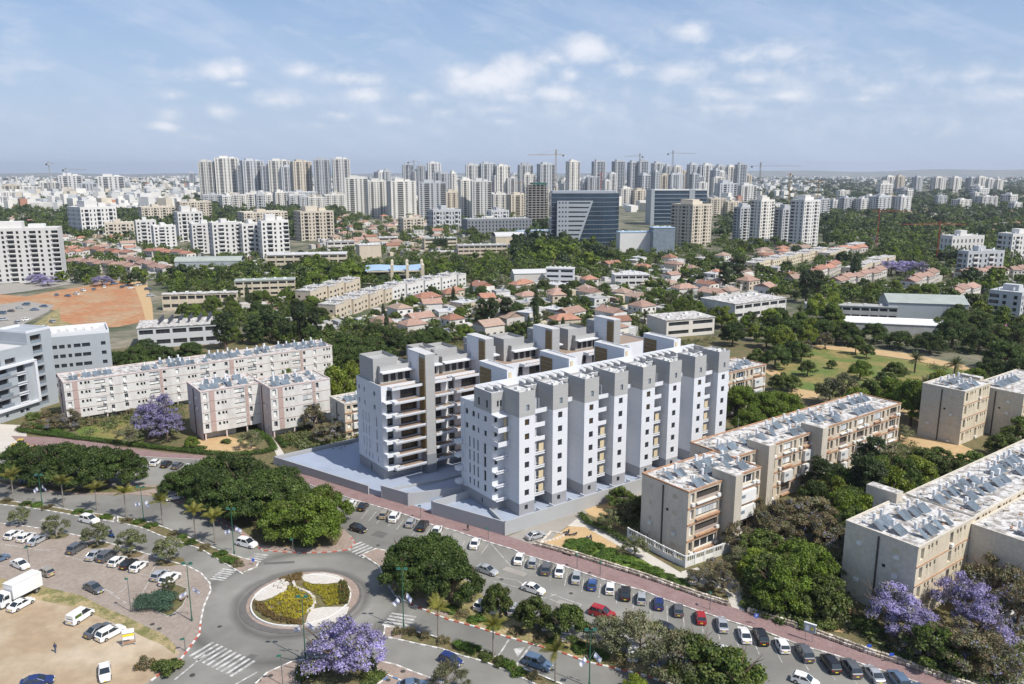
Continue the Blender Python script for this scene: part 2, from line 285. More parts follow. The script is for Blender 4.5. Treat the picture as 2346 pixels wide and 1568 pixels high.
def facade(mb,p0,d,L,z0,z1,rows,depth=.25):
    """wall in plane from p0 along unit d; rows=[(za,zb,[(a0,a1),...])...] bottom to top. returns openings"""
    dx,dy=d; nx,ny=dy,-dx; out=[]
    P=lambda a,z,k=0:(p0[0]+dx*a-nx*k,p0[1]+dy*a-ny*k,z)
    def q(a0,a1,za,zb):
        if a1-a0>1e-4 and zb-za>1e-4: mb.quad(P(a0,za),P(a1,za),P(a1,zb),P(a0,zb))
    z=z0
    for za,zb,hs in rows:
        q(0,L,z,za); a=0
        for a0,a1 in hs:
            q(a,a0,za,zb); a=a1
            mb.quad(P(a0,za),P(a0,zb),P(a0,zb,depth),P(a0,za,depth)); mb.quad(P(a1,zb),P(a1,za),P(a1,za,depth),P(a1,zb,depth))
            mb.quad(P(a0,zb),P(a1,zb),P(a1,zb,depth),P(a0,zb,depth)); mb.quad(P(a1,za),P(a0,za),P(a0,za,depth),P(a1,za,depth))
            c=P((a0+a1)/2,(za+zb)/2,depth-.05); out.append((c,a1-a0,zb-za,math.atan2(dy,dx)))
        q(a,L,za,zb); z=zb
    q(0,L,z,z1); return out
def shell(mb,x0,x1,y0,y1,z0,z1,f=[],r=[],b=[],l=[],depth=.25,top=True):
    """hollow box; rows per side; coordinates along side: front x-x0, right y-y0, back x1-x, left y1-y"""
    res={}
    res['f']=facade(mb,(x0,y0),(1,0),x1-x0,z0,z1,f,depth); res['r']=facade(mb,(x1,y0),(0,1),y1-y0,z0,z1,r,depth)
    res['b']=facade(mb,(x1,y1),(-1,0),x1-x0,z0,z1,b,depth); res['l']=facade(mb,(x0,y1),(0,-1),y1-y0,z0,z1,l,depth)
    if top: mb.quad((x0,y0,z1),(x1,y0,z1),(x1,y1,z1),(x0,y1,z1))
    return res
def parapet(mb,x0,x1,y0,y1,z,h,t=.2):
    mb.box(x0,x1,y0,y0+t,z,z+h); mb.box(x0,x1,y1-t,y1,z,z+h); mb.box(x0,x0+t,y0+t,y1-t,z,z+h); mb.box(x1-t,x1,y0+t,y1-t,z,z+h)
def W2(pts): return [at(*p)[:2] for p in pts]
_sh=[0]
def sheet(name,mat,pts,z,px=True):
    if z>.009 and z<.1: _sh[0]+=1; z+=.0017*_sh[0]
    if px: pts=W2(pts)
    n=len(pts); A=sum(pts[k][0]*pts[(k+1)%n][1]-pts[(k+1)%n][0]*pts[k][1] for k in range(n))
    if A<0: pts=pts[::-1]
    b=MB(); b.poly([(p[0],p[1],z) for p in pts]); return structure(b.build(name,mat))
def slab(name,mat,pts,z1,px=True,z0=-.1):
    if px: pts=W2(pts)
    b=MB(); b.prism(pts,z0,z1); return structure(b.build(name,mat))
def walk(pts,step,closed=False):
    """points and headings every step metres along a path"""
    out=[]; P=[np.array(p[:2],float) for p in pts]
    if closed: P.append(P[0])
    carry=step/2
    for a,b in zip(P[:-1],P[1:]):
        L=np.linalg.norm(b-a)
        if L<1e-6: continue
        d=(b-a)/L; x=carry
        while x<L: out.append((a+d*x,math.atan2(d[1],d[0]))); x+=step
        carry=x-L
    return out
def kerb(path,cols,label,step=1.0,h=.16,w=.28,z=0,closed=False,px=True):
    pts=W2(path) if px else path
    o=structure(newobj('kerb',None))
    for i,(p,a) in enumerate(walk(pts,step,closed)):
        piece('kerb_stone',cols[i%len(cols)],o,(p[0],p[1],z+h/2),(step*.95,w,h),a)
    return o
# ================= GROUND =================
b=MB(); R=16000
xs=[-R,-4000,-1000,-300,300,1000,4000,R]; ys=[-200,300,1000,4000,R]
for i in range(len(xs)-1):
    for j in range(len(ys)-1): b.quad((xs[i],ys[j],0),(xs[i+1],ys[j],0),(xs[i+1],ys[j+1],0),(xs[i],ys[j+1],0))
structure(b.build('ground','ground_far'))
# far hills: a low ridge along the right of the horizon
def hills():
    b=MB(); n=90; rows=5
    for j in range(rows):
        for i in range(n+1):
            a=-.75+1.5*i/n; d=11500+j*900
            pk=(0,.55,1,.6,0)[j]
            h=(52+16*max(0,math.sin((a-.05)*2.6))+10*math.sin(a*23+j)+7*math.sin(a*51+1.3*j))*pk*(1.25 if a>.1 else .75)
            b.v.append((d*math.sin(a),d*math.cos(a),max(0,h)-(1 if pk==0 else 0)))
    for j in range(rows-1):
        for i in range(n):
            k=j*(n+1)+i; b.f.append((k,k+1,k+n+2,k+n+1)); b.mi.append(0)
    structure(b.build('hills','hill_far',smooth=True))
hills()
Z0,Z1,Z2,Z3,Z4=.004,.008,.012,.016,.020
# soil of the gardens round the old blocks
sheet('garden_ground','garden_soil',[loc(-90,250)[:2],loc(30,240)[:2],loc(200,110)[:2],loc(220,-40)[:2],loc(160,-130)[:2],loc(0,-110)[:2],loc(0,-10)[:2],loc(-30,50)[:2],loc(-60,90)[:2],loc(-90,140)[:2]],Z0,px=False)
# big asphalt area : boulevard, roundabout, side parking
sheet('road','asphalt',[(-420,1010),(-60,1045),(40,1050),(160,1040),(300,1036),(460,1052),(640,1085),(805,1144),(925,1179),(1042,1217),(1175,1260),(1309,1304),(1474,1355),(1643,1415),(1834,1480),(1967,1520),(2100,1564),(2450,1690),(2700,1850),(1200,2100),(300,2000),(-300,1700),(-420,1300)],Z1)
# left parking asphalt slightly paler & the concrete yard
sheet('yard_pavement','concrete_pale',[(-250,1003),(-40,970),(58,975),(62,1003),(40,1030),(26,1047),(-60,1052),(-250,1060)],Z2)
# paved car park bottom left
lotpoly=[(-300,1140),(-120,1180),(0,1200),(60,1207),(127,1217),(187,1230),(283,1254),(367,1280),(433,1300),(460,1314),(480,1337),(483,1354),(467,1390),(460,1424),(457,1454),(433,1487),(410,1517),(377,1537),(340,1568),(240,1640),(-100,1700),(-300,1600)]
slab('car_park_paving','brick_lot',lotpoly,.10)
dirt=[(-300,1250),(-100,1300),(0,1326),(90,1347),(187,1370),(233,1394),(287,1417),(333,1440),(377,1460),(413,1497),(377,1537),(340,1562),(240,1634),(-100,1690),(-300,1590)]
sheet('dirt_lot','dust',dirt,.104)
sheet('dry_grass_verge','dry_grass',[(0,1326),(90,1343),(187,1366),(233,1390),(287,1413),(333,1436),(377,1456),(404,1482),(400,1500),(370,1478),(330,1462),(290,1440),(235,1418),(180,1395),(130,1385),(88,1376),(60,1372),(40,1355),(0,1345)],.108)
kerb([(0,1200),(60,1207),(127,1217),(187,1230),(283,1254),(367,1280),(433,1300),(460,1314),(480,1337),(483,1354),(467,1390),(460,1424)],['kerb_grey','kerb_white'],'')
kerb([(460,1424),(457,1454),(433,1487),(410,1517),(377,1537),(345,1562)],['kerb_white','kerb_red'],'')
# parking bay lines in the paved lot
def lines(name,segs,w=.12,z=.104,mat='paint'):
    b=MB()
    for (u0,v0,u1,v1) in segs:
        p=np.array(at(u0,v0)[:2]); q=np.array(at(u1,v1)[:2]); d=q-p; L=np.linalg.norm(d); a=math.atan2(d[1],d[0]); n=np.array((-d[1],d[0]))/L*w/2
        b.quad((*(p-n),z),(*(q-n),z),(*(q+n),z),(*(p+n),z))
    return structure(b.build(name,mat))
lines('parking_lines',[(0,1247,95,1262),(95,1262,128,1260),(150,1275,215,1291),(215,1291,330,1318),(330,1318,349,1323),(349,1323,318,1372),(250,1358,292,1385),(277,1357,290,1345),(235,1350,260,1360),(330,1275,309,1306),(360,1290,345,1316)])
# repaired patches in the asphalt
for i,(u,v,a,w,h) in enumerate(((1180,1310,-.6,5,1.6),(960,1245,-.6,8,1.2),(1420,1440,-.6,6,1.4),(1640,1500,-.6,5,2.0),(1080,1480,-.55,7,1.2),(300,1250,-.4,9,1.1),(120,1195,-.3,6,1.5),(560,1520,1.2,5,1.5),(870,1225,-.5,3,2.5),(1300,1385,-.6,4,1.2),(640,1290,.1,6,1.0),(450,1080,-.3,6,2))):
    p=at(u,v); c_,s_=math.cos(a),math.sin(a); q=[(p[0]+x*c_-y*s_,p[1]+x*s_+y*c_) for x,y in ((-w/2,-h/2),(w/2,-h/2*.9),(w/2*.95,h/2),(-w/2,h/2))]
    b=MB(); b.poly([(x,y,.0125) for x,y in q]); structure(b.build('asphalt_patch','asphalt_patch' if i%3 else 'asphalt_light'))
# soil beds under the small trees in the lot
for i,(u,v,r) in enumerate([(133,1229,1.6),(226,1250,1.7),(303,1272,1.6),(390,1288,2.0)]):
    p=at(u,v); q=[(p[0]+r*1.4*math.cos(k*math.pi/5),p[1]+r*math.sin(k*math.pi/5)) for k in range(10)]
    slab('planting_bed','garden_soil',q,.13,px=False)
bedp=[(329,1383),(345,1365),(375,1352),(400,1340),(428,1350),(430,1365),(418,1390),(398,1408),(385,1414),(360,1404)]
slab('planting_bed','garden_soil',bedp,.14); kerb(bedp,['kerb_grey'],'',closed=True,w=.15,h=.22)
# medians of the boulevard
med1=[(-200,1132),(0,1146),(50,1153),(100,1159),(167,1171),(240,1181),(262,1188),(258,1196),(233,1192),(167,1181),(100,1169),(50,1162),(0,1157),(-200,1142)]
med2=[(270,1186),(333,1195),(383,1212),(433,1233),(467,1247),(510,1264),(555,1280),(593,1288),(587,1300),(553,1314),(527,1299),(493,1279),(460,1259),(430,1249),(367,1228),(327,1211),(270,1197)]
med3=[(882,1437),(922,1441),(1005,1462),(1045,1477),(1109,1494),(1142,1510),(1192,1530),(1275,1564),(1400,1612),(1390,1640),(1260,1586),(1225,1568),(1159,1537),(1109,1517),(1059,1504),(1009,1487),(959,1477),(919,1468),(879,1460)]
for md in (med1,med2,med3):
    slab('median_strip','garden_soil',md,.14); kerb(md,['kerb_white','kerb_grey'],'',closed=True)
slab('median_nose_paving','brick_paving',[(555,1281),(592,1289),(586,1299),(553,1312),(528,1298)],.15); slab('median_nose_paving','brick_paving',[(884,1438),(922,1442),(918,1466),(881,1459)],.15)
slab('traffic_island','brick_paving',[(600,1262),(650,1266),(700,1268),(760,1266),(800,1260),(812,1245),(802,1228),(790,1215),(700,1180),(600,1150),(500,1130),(400,1112),(300,1112),(180,1118),(60,1108),(-20,1095),(-20,1108),(60,1122),(170,1134),(300,1134),(385,1140),(450,1170),(540,1215),(575,1240)],.12)
slab('island_soil','garden_soil',[(600,1250),(700,1258),(770,1250),(785,1225),(700,1185),(600,1155),(500,1136),(395,1118),(460,1165),(540,1205)],.145)
slab('island_soil','garden_soil',[(-15,1099),(60,1110),(180,1121),(300,1116),(370,1118),(300,1130),(170,1130),(60,1118),(-15,1104)],.145)
kerb([(385,1140),(450,1170),(540,1215),(575,1240),(600,1262),(650,1266),(700,1268),(760,1266),(800,1260),(812,1245),(802,1228)],['kerb_grey','kerb_red'],'')
isl=[(829,1272),(862,1258),(905,1268),(1000,1300),(1085,1340),(1110,1372),(1150,1405),(1240,1445),(1330,1465),(1440,1497),(1560,1538),(1700,1580),(1760,1640),(1600,1590),(1474,1547),(1399,1530),(1342,1517),(1289,1497),(1219,1477),(1149,1457),(1089,1437),(1025,1420),(985,1404),(939,1384),(905,1365),(882,1330),(868,1297)]
slab('tree_island','dry_grass',isl,.13); slab('island_paving','brick_paving',[(831,1272),(862,1260),(900,1268),(905,1292),(890,1310),(872,1296)],.14)
slab('island_paving','brick_paving',[(941,1383),(960,1372),(1000,1385),(1030,1405),(1026,1417),(987,1402)],.14)
kerb([(1600,1590),(1474,1547),(1399,1530),(1342,1517),(1289,1497),(1219,1477),(1149,1457),(1089,1437),(1025,1420),(985,1404),(939,1384)],['kerb_white','kerb_red'],'')
kerb([(939,1384),(905,1365),(882,1330),(868,1297),(829,1272),(862,1258),(905,1268)],['kerb_grey','kerb_white'],'')
# lower plaza
pl=[(560,1640),(585,1568),(613,1542),(640,1530),(667,1518),(720,1508),(760,1503),(872,1517),(905,1524),(945,1540),(992,1557),(1025,1570),(1100,1610),(1100,1800),(560,1800)]
slab('plaza_paving','brick_paving',pl,.12); kerb([(585,1568),(613,1542),(640,1530),(667,1518),(720,1508),(760,1503),(872,1517),(905,1524),(945,1540),(992,1557),(1025,1570)],['kerb_white','kerb_grey'],'')
bed=[(690,1545),(720,1525),(800,1518),(862,1520),(868,1550),(860,1600),(680,1600)]
slab('planting_bed','garden_soil',bed,.16); kerb(bed,['kerb_grey'],'',closed=True,w=.15,h=.25)
kerb([(866,1569),(893,1551),(924,1564),(934,1590)],['kerb_white','kerb_blue'],'',w=.2,h=.14,z=.12)
# roundabout
RC=(-37.6,129.5)
def ring(r,n=64): return [(RC[0]+r*math.cos(2*math.pi*k/n),RC[1]+r*math.sin(2*math.pi*k/n)) for k in range(n)]
slab('roundabout_apron','apron_worn',ring(10.6),.07,px=False); slab('roundabout_apron','brick_paving',[(RC[0]+.25+(p[0]-RC[0])*.925,RC[1]+.45+(p[1]-RC[1])*.925) for p in ring(10.6)],.085,px=False)
slab('roundabout_bed','garden_soil',ring(8.6),.30,px=False); kerb(ring(8.6,72),['kerb_white'],'',closed=True,px=False,w=.25,h=.36,step=.9)
def rb(pts,name,mat,z): return slab(name,mat,pts,z)
rb([(583,1366),(600,1352),(622,1342),(640,1338),(655,1343),(660,1352),(648,1362),(625,1372),(605,1379),(586,1382)],'pale_gravel','planter_white',.34)
rb([(690,1324),(715,1317),(745,1316),(775,1322),(788,1329),(775,1338),(745,1342),(715,1341),(696,1334)],'pale_gravel','planter_white',.34)
rb([(715,1400),(740,1395),(800,1394),(795,1408),(775,1425),(745,1437),(712,1441),(700,1432),(706,1412)],'pale_gravel','planter_white',.34)
# crosswalks
def crosswalk(a,b_,n,Ln,wd=.5,z=.016):
    """n stripes from pixel a to pixel b_, each Ln long across the walking direction"""
    p=np.array(at(*a)[:2]); q=np.array(at(*b_)[:2]); d=(q-p)/np.linalg.norm(q-p); nn=np.array((-d[1],d[0])); m=MB()
    for k in range(n):
        c=p+(q-p)*k/(n-1); u=d*wd/2; v=nn*Ln/2
        m.quad((*(c-u-v),z),(*(c+u-v),z),(*(c+u+v),z),(*(c-u+v),z))
    structure(m.build('crosswalk_marking','paint'))
crosswalk((462,1488),(556,1532),10,4.6); crosswalk((810,1250),(850,1270),6,4.2); crosswalk((598,1271),(575,1290),5,3.2,.45)
crosswalk((498,1328),(525,1306),6,3.0,.45); crosswalk((925,1410),(905,1436),5,4.6,.5)
# lane & bay markings on the road
lines('road_marking',[(1136,1512,1166,1466),(1180,1528,1215,1480),(340,1272,365,1258),(365,1278,388,1266),(470,1500,400,1558),(590,1540,540,1568)],w=.3,z=.016)
m_=MB(); tri=[(1176,1487),(1203,1483),(1186,1506)]; m_.poly([(*at(*p)[:2],.016) for p in tri]); structure(m_.build('give_way_triangle','paint'))
lines('road_marking',[(1100,1272,1122,1243),(1122,1243,1170,1297),(1125,1320,1185,1330),(1185,1330,1245,1372),(1130,1332,1190,1347),(1245,1372,1275,1362),(1258,1372,1300,1390),(1262,1361,1330,1385),(1322,1395,1333,1385)],w=.13,z=.0165)
# row of angled bays along the pink pavement
rowl=[(820,1160),(845,1168),(862,1173),(880,1178),(906,1184),(925,1191),(960,1204),(985,1212),(1015,1219),(1042,1228),(1065,1240),(1206,1280),(1237,1292),(1268,1302),(1300,1312),(1338,1325),(1376,1338),(1415,1350),(1452,1361),(1490,1373),(1528,1388),(1565,1400),(1605,1413),(1640,1427),(1680,1445),(1722,1458),(1770,1476),(1825,1492),(1880,1512),(1935,1532),(1985,1548),(2040,1566)]
segs=[]
for (u,v) in rowl:
    p=at(u,v); k=max(0,min(1,(u-1250)/600)); a=math.radians(80-168*0) if u<1560 else math.radians(80+15*min(1,(u-1560)/350))
    q=(p[0]-5*math.cos(a),p[1]-5*math.sin(a),0); q2=scr(q); segs.append((u,v,*q2))
lines('parking_lines',segs,w=.12,z=.0165)
# pink pavement beside the parking row
pav=[(26,1000),(150,1004),(276,1024),(380,1038),(460,1044),(560,1060),(660,1080),(795,1112),(1000,1176),(1159,1228),(1225,1250),(1325,1277),(1474,1324),(1529,1343),(1605,1370),(1666,1389),(1712,1404),(1834,1442),(1948,1484),(2062,1522),(2157,1556),(2400,1640),
     (2300,1640),(2100,1564),(2043,1545),(1967,1520),(1902,1499),(1834,1480),(1757,1450),(1681,1427),(1643,1415),(1586,1396),(1521,1374),(1474,1355),(1375,1327),(1309,1304),(1242,1284),(1205,1274),(1175,1260),(1109,1240),(1042,1217),(985,1202),(925,1179),(859,1160),(805,1144),(640,1088),(460,1054),(370,1050),(260,1043),(140,1034),(60,1030)]
slab('pavement','brick_red',pav,.12)
kerb([(60,1030),(140,1034),(260,1043),(370,1050),(460,1054),(640,1088),(805,1144)],['kerb_grey'],'')
kerb([(805,1144),(859,1160),(925,1179),(985,1202),(1042,1217),(1109,1240),(1175,1260),(1205,1274),(1242,1284),(1309,1304),(1375,1327),(1474,1355),(1521,1374),(1586,1396),(1643,1415),(1681,1427),(1757,1450),(1834,1480),(1902,1499),(1967,1520),(2043,1545),(2100,1564)],['kerb_white','kerb_grey'],'')
# driveway beside the plinth, sand yard, path
sheet('driveway','asphalt_light',[(1157,1232),(1225,1252),(1262,1236),(1300,1206),(1335,1180),(1480,1132),(1560,1100),(1530,1085),(1440,1120)],Z2)
sheet('sand_yard','sand',[(1228,1250),(1262,1236),(1300,1208),(1350,1195),(1420,1240),(1400,1270),(1330,1276)],Z2)
sheet('footpath','concrete_pale',[(1300,1206),(1330,1183),(1352,1190),(1440,1240),(1474,1262),(1590,1330),(1575,1345),(1455,1272),(1340,1208)],Z3)
sheet('footpath','concrete_pale',[(1676,1392),(1706,1402),(1702,1360),(1690,1330),(1600,1300),(1560,1310),(1580,1340),(1660,1350)],Z3)
sheet('lawn','lawn_fresh',[(1290,1252),(1330,1240),(1360,1247),(1400,1262),(1450,1275),(1530,1310),(1585,1340),(1570,1352),(1474,1320),(1400,1296),(1320,1272)],Z2)
sheet('garden_soil_patch','sand',[(1330,1160),(1400,1150),(1470,1165),(1470,1230),(1400,1200),(1350,1180)],Z2)
sheet('lawn','lawn_grass',[(170,985),(280,960),(330,975),(330,1015),(280,1020),(185,1000)],Z2); sheet('lawn','sand',[(430,1010),(520,1000),(560,1010),(600,1035),(540,1040),(455,1030)],Z2)
sheet('lawn','lawn_grass',[(655,1003),(720,985),(735,1000),(670,1018)],Z2); sheet('footpath','concrete_pale',[(600,985),(612,985),(648,1035),(660,1060),(640,1058),(630,1035)],Z3)
sheet('sand_yard','sand',[(1830,1390),(1900,1375),(1960,1400),(1975,1420),(1930,1450),(1860,1440)],Z2)
sheet('side_road','asphalt_light',[(2180,1530),(2230,1500),(2280,1470),(2346,1455),(2500,1440),(2600,1560),(2400,1640),(2220,1580)],Z2)
# park
sheet('park_lawn','lawn_grass',[(1775,845),(1800,812),(1850,795),(1930,800),(2010,815),(2120,832),(2230,850),(2330,870),(2346,900),(2200,905),(2050,920),(1880,905),(1800,885)],Z2)
sheet('park_path','sand',[(1730,820),(1745,822),(1775,848),(1800,860),(1788,868),(1760,858),(1735,838)],Z3); sheet('park_path','sand',[(1810,888),(1880,900),(1870,915),(1830,915),(1805,903)],Z3)
sheet('park_path','sand',[(1860,790),(1930,795),(2000,800),(2090,812),(2200,835),(2346,862),(2500,885),(2500,897),(2346,873),(2200,847),(2080,824),(1990,811),(1920,803),(1855,797)],Z3)
sheet('sand_yard','sand',[(1960,900),(2120,930),(2180,1010),(2250,1040),(2200,1075),(2050,1010),(1980,960)],Z2)
# upper left: orange building plot, far street
sheet('building_plot','orange_soil',[(-60,672),(15,676),(60,680),(120,668),(200,655),(235,645),(290,640),(335,646),(348,700),(350,728),(325,738),(270,750),(180,752),(120,742),(128,712),(60,700),(-60,700)],Z2)
sheet('dusty_edge','sand',[(290,640),(336,646),(349,700),(352,742),(335,740),(325,700),(310,660)],Z3)
sheet('dusty_edge','dry_grass',[(125,712),(135,706),(140,735),(180,748),(90,752),(70,748)],Z3)
sheet('street','asphalt_light',[(-200,672),(0,652),(150,640),(240,632),(330,634),(340,645),(250,643),(160,652),(60,668),(-200,700)],Z2)
sheet('street','asphalt_light',[(-120,715),(60,690),(125,700),(110,715),(40,750),(-10,775),(-120,800)],Z2)
sheet('school_yard','concrete_pale',[(455,722),(600,700),(640,688),(660,690),(560,712),(470,727)],Z2); sheet('sand_yard','dry_grass',[(470,727),(600,705),(625,708),(560,722),(520,732)],Z2)
sheet('mall_yard','asphalt_light',[(1200,640),(1500,600),(1700,610),(1750,650),(1500,650),(1300,655)],Z2)
# ---- dry stone retaining wall along the pavement
def stone_wall(path,label):
    pts=W2(path); o=thing('stone_wall',label,'stone wall',(0,0,0))
    core=MB(); n=len(pts)
    for (p,a) in walk(pts,1.0): core.rbox(p[0],p[1],1.06,.40,-.05,.72,a)
    core.build('wall_core','stone',parent=o)
    ms=[]
    for k in range(6):
        m=MB(); r=[random.uniform(.42,.5) for _ in range(8)]; i=0
        for z in(-1,1):
            for dx,dy in((-1,-1),(1,-1),(1,1),(-1,1)): m.v.append((dx*r[i],dy*r[i],z*r[i]*(.9 if z>0 else 1))); i+=1
        m.f=[(3,2,1,0),(4,5,6,7),(0,1,5,4),(1,2,6,5),(2,3,7,6),(3,0,4,7)]; m.mi=[0]*6; ms.append(m.mesh('stone','stone' if k%3 else 'stone_pale'))
    for (p,a) in walk(pts,.62):
        for (off,z,h) in ((0.0,.86,.26),(-.26,.45,.5)):
            q=(p[0]-math.sin(a)*off*(1),p[1]+math.cos(a)*off)
            s=newobj('stone',random.choice(ms),o); s.location=(q[0],q[1],z+random.uniform(-.04,.05)); s.scale=(random.uniform(.5,.66),random.uniform(.35,.5),h*random.uniform(.85,1.2)); s.rotation_euler=(random.uniform(-.1,.1),random.uniform(-.1,.1),a+random.uniform(-.2,.2))
stone_wall([(1225,1249),(1260,1258),(1325,1276),(1400,1300),(1474,1323),(1529,1342),(1605,1369),(1666,1388)],'dry stone retaining wall between the pink pavement and the green lawn')
stone_wall([(1712,1403),(1770,1421),(1834,1441),(1900,1465),(1948,1483),(2005,1503),(2062,1521),(2157,1555),(2250,1586)],'dry stone wall along the pavement below the shrubbery at lower right')
# ================= WHITE COMPLEX (local frame: x along the street-to-back axis, y to the left) =================
def local_thing(name,label,cat,s=0,t=0,group=None):
    return thing(name,label,cat,loc(s,t),TH,group)
PZ=1.5
def complex_plinth():
    o=local_thing('plinth','grey walled plinth terrace under the two white apartment slabs','plinth')
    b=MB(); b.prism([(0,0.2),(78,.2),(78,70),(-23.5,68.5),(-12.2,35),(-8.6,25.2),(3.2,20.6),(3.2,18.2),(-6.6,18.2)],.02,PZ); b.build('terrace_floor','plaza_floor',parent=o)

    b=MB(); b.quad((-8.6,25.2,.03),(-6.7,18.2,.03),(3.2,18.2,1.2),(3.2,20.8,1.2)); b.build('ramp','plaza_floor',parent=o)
    WALLS=[((0,0),(80,0),3.2),((0,0),(-6.8,18.2),3.2),((-6.8,18.2),(3.4,18.2),3.2),((3.4,18.2),(3.4,20.8),3.2),((3.4,20.8),(-8.8,25.4),3.2),((-8.8,25.4),(-11.6,33),3.2),((-11.6,33),(1.5,30.5),2.2),((1.5,30.5),(16,30.5),2.0),((-13.2,36.8),(-24,69.2),2.3),((-24,69.2),(60,71.5),2.3),
           ((.9,2.2),(2.4,8.8),2.4)]
    for (a,c,h) in WALLS:
        m=MB(); L=math.hypot(c[0]-a[0],c[1]-a[1]); m.rbox((a[0]+c[0])/2,(a[1]+c[1])/2,L+.3,.34,0,h,math.atan2(c[1]-a[1],c[0]-a[0])); m.build('perimeter_wall','plaza_wall',parent=o)
    # garden dividers between the bays
    for k in range(8):
        x=6.3+9.22*k
        for (xx) in (x+4.5,x+8.2): 
            m=MB(); m.box(xx,xx+.18,.35,3.2,PZ,PZ+1.0); m.build('garden_divider','white_render',parent=o)
complex_plinth()
BX=[6.3+9.22*k for k in range(8)]
def right_building():
    o=local_thing('apartment_building','long white apartment slab with eight grey-topped bays facing the driveway','apartment building')
    ZW,ZG,ZR=4.2,23.8,24.0; FL=[3.2+3.2*k for k in range(7)]  # window centres
    # --- main body
    b=MB(); X1=BX[-1]+4.4
    rowsE=[]
    for k,z in enumerate([6,9.1,12.3,15.4]):
        hs=[(y-.3,y+.3) for y in (3.6,5.3,6.9)]+[(9.2,10.1)]
        if k==0: rowsE.append((z-.7,z+.9,hs))
        else: rowsE.append((z-1.3,z+1.15,hs))
    for z in (18.9,22.2): rowsE.append((z-.6,z+.65,[(2.0,3.1),(4.7,5.8),(6.9,7.5),(9.4,10.4)]))
    # the narrow windows need separate bands: facade() takes sorted non overlapping rows
    rowsE=sorted(rowsE)
    rowsF=[(z-.6,z+.65,[(.7,1.5)]) for z in FL[1:]]
    res=shell(b,3.0,X1,8.9,21.2,ZW,ZR,l=rowsE,f=rowsF,depth=.3)
    wl=b.build('wall','white_render',parent=o)
    for (c,w,h,a) in res['l']: window(o,c,w,h,a,glass='glass_pale' if c[2]<17 and w<.8 else 'glass_dark',mull=0 if w<.8 else 1)
    for (c,w,h,a) in res['f']: window(o,c,w,h,a)
    b=MB(); res=shell(b,3.05,X1-.05,8.95,21.15,PZ,ZW-.003,l=[(2.2,3.4,[(8.0,8.5)])],top=False); b.build('ground_floor_wall','grey_base',parent=o)
    for (c,w,h,a) in res['l']: window(o,c,w,h,a,mull=0)
    # end wall piers and cornices
    for z in (4.2,7.5,10.7,13.9,17.1): piece('cornice','white_render',o,(2.92,20.2,z),(.25,2.1,.22))
    for k in range(4): piece('balcony','white_render',o,(2.2,20.9,5.0+3.2*k),(1.5,1.5,.9))
    piece('pier','white_render',o,(2.85,19.6,(ZW+ZR)/2),(.3,.35,ZR-ZW))
    # grey penthouse
    b=MB(); res=shell(b,3.0,X1,8.9,15.6,ZR+.01,28.5,top=False,l=[(24.9,26.6,[(1.5,2.2),(4.6,5.3)])],f=[(25.2,26.6,[(1.4,1.9),(2.2,2.7)]+[(x-3.0+6.2,x-3.0+7.2) for x in BX[:-1]])],depth=.25); 
    b.build('penthouse_wall','grey_render',parent=o)
    for (c,w,h,a) in res['l']+res['f']: window(o,c,w,h,a,mull=0)
    b=MB(); parapet(b,2.98,X1+.02,8.88,15.62,28.5,.12,.22); b.box(3.2,X1-.3,15.35,15.55,27.3,28.95); b.build('parapet','white_render',parent=o)
    rf=MB(); rf.box(3.2,X1-.2,9.1,15.35,27.1,27.3); roof=rf.build('roof','roof_white',parent=o)
    # rows of sloping solar panels on the roof
    x=4.0
    while x<X1-2:
        if not any(abs(x+.8-(13.3+18.4*k))<2.4 for k in range(4)):
            for y in (10.9,13.7): piece('solar_panel','shutter_grey',roof,(x+.6,y,28.15+.25*(y>12)),(1.5,2.3,.06),0,0,math.radians(30)); piece('panel_frame','steel',roof,(x+1.2,y,27.8),(.08,2.0,1.0))
        x+=2.3
    b=MB(); parapet(b,3.0,X1,15.7,21.2,ZR,.9,.15); b.build('terrace_parapet','white_render',parent=o)
    b=MB(); b.box(3.2,X1-.2,15.7,21,ZR,ZR+.03); b.build('terrace_floor','panel_grey',parent=o)
    # --- bays
    for i,x in enumerate(BX):
        odd=i%2
        b=MB(); fr=[(z-.66,z+.72,[(1.5,2.72)]) for z in FL[1:]]
        lf=[(z-.4,z+.5,[(3.9,4.4)]) for z in FL[1:5]] if i in(2,4,6) else []
        if i in(2,4): lf+= [(z-.7,z+.9,[(1.0,1.9)]) for z in FL[5:]]
        res=shell(b,x,x+4.25,3.4,9.3,ZW,ZG,f=fr,l=[],depth=.28,top=False)
        b.build('bay_wall','white_render',parent=o)
        for (c,w,h,a) in res['f']: window(o,c,w,h,a,glass='glass_brown' if (c[2]>18 and i%2==0) else 'glass_dark')
        b=MB(); res=shell(b,x-.02,x+4.27,3.38,9.25,ZG+.003,29.4,f=[(25.0,26.3,[(1.9,2.7)])],depth=.28,top=False); b.build('bay_top_wall','grey_render',parent=o)
        for (c,w,h,a) in res['f']: window(o,c,w,h,a,glass='glass_pale',mull=0)
        b=MB(); res=shell(b,x+.02,x+4.23,3.42,9.2,PZ,ZW-.003,f=[(2.5,3.6,[(1.5,2.4)])],depth=.28,top=False); b.build('bay_base_wall','grey_base',parent=o)
        for (c,w,h,a) in res['f']: window(o,c,w,h,a)
        b=MB(); b.box(x+.15,x+4.1,3.55,9.1,28.9,29.0); r2=b.build('bay_roof','roof_white',parent=o)
        for (dx,dy) in ((1.0,1.3),(2.4,2.0),(3.2,1.0),(1.8,3.4)): piece('air_conditioner','ac_white',r2,(x+dx,3.4+dy,29.3),(.8,.45,.65),.5*i+dx)
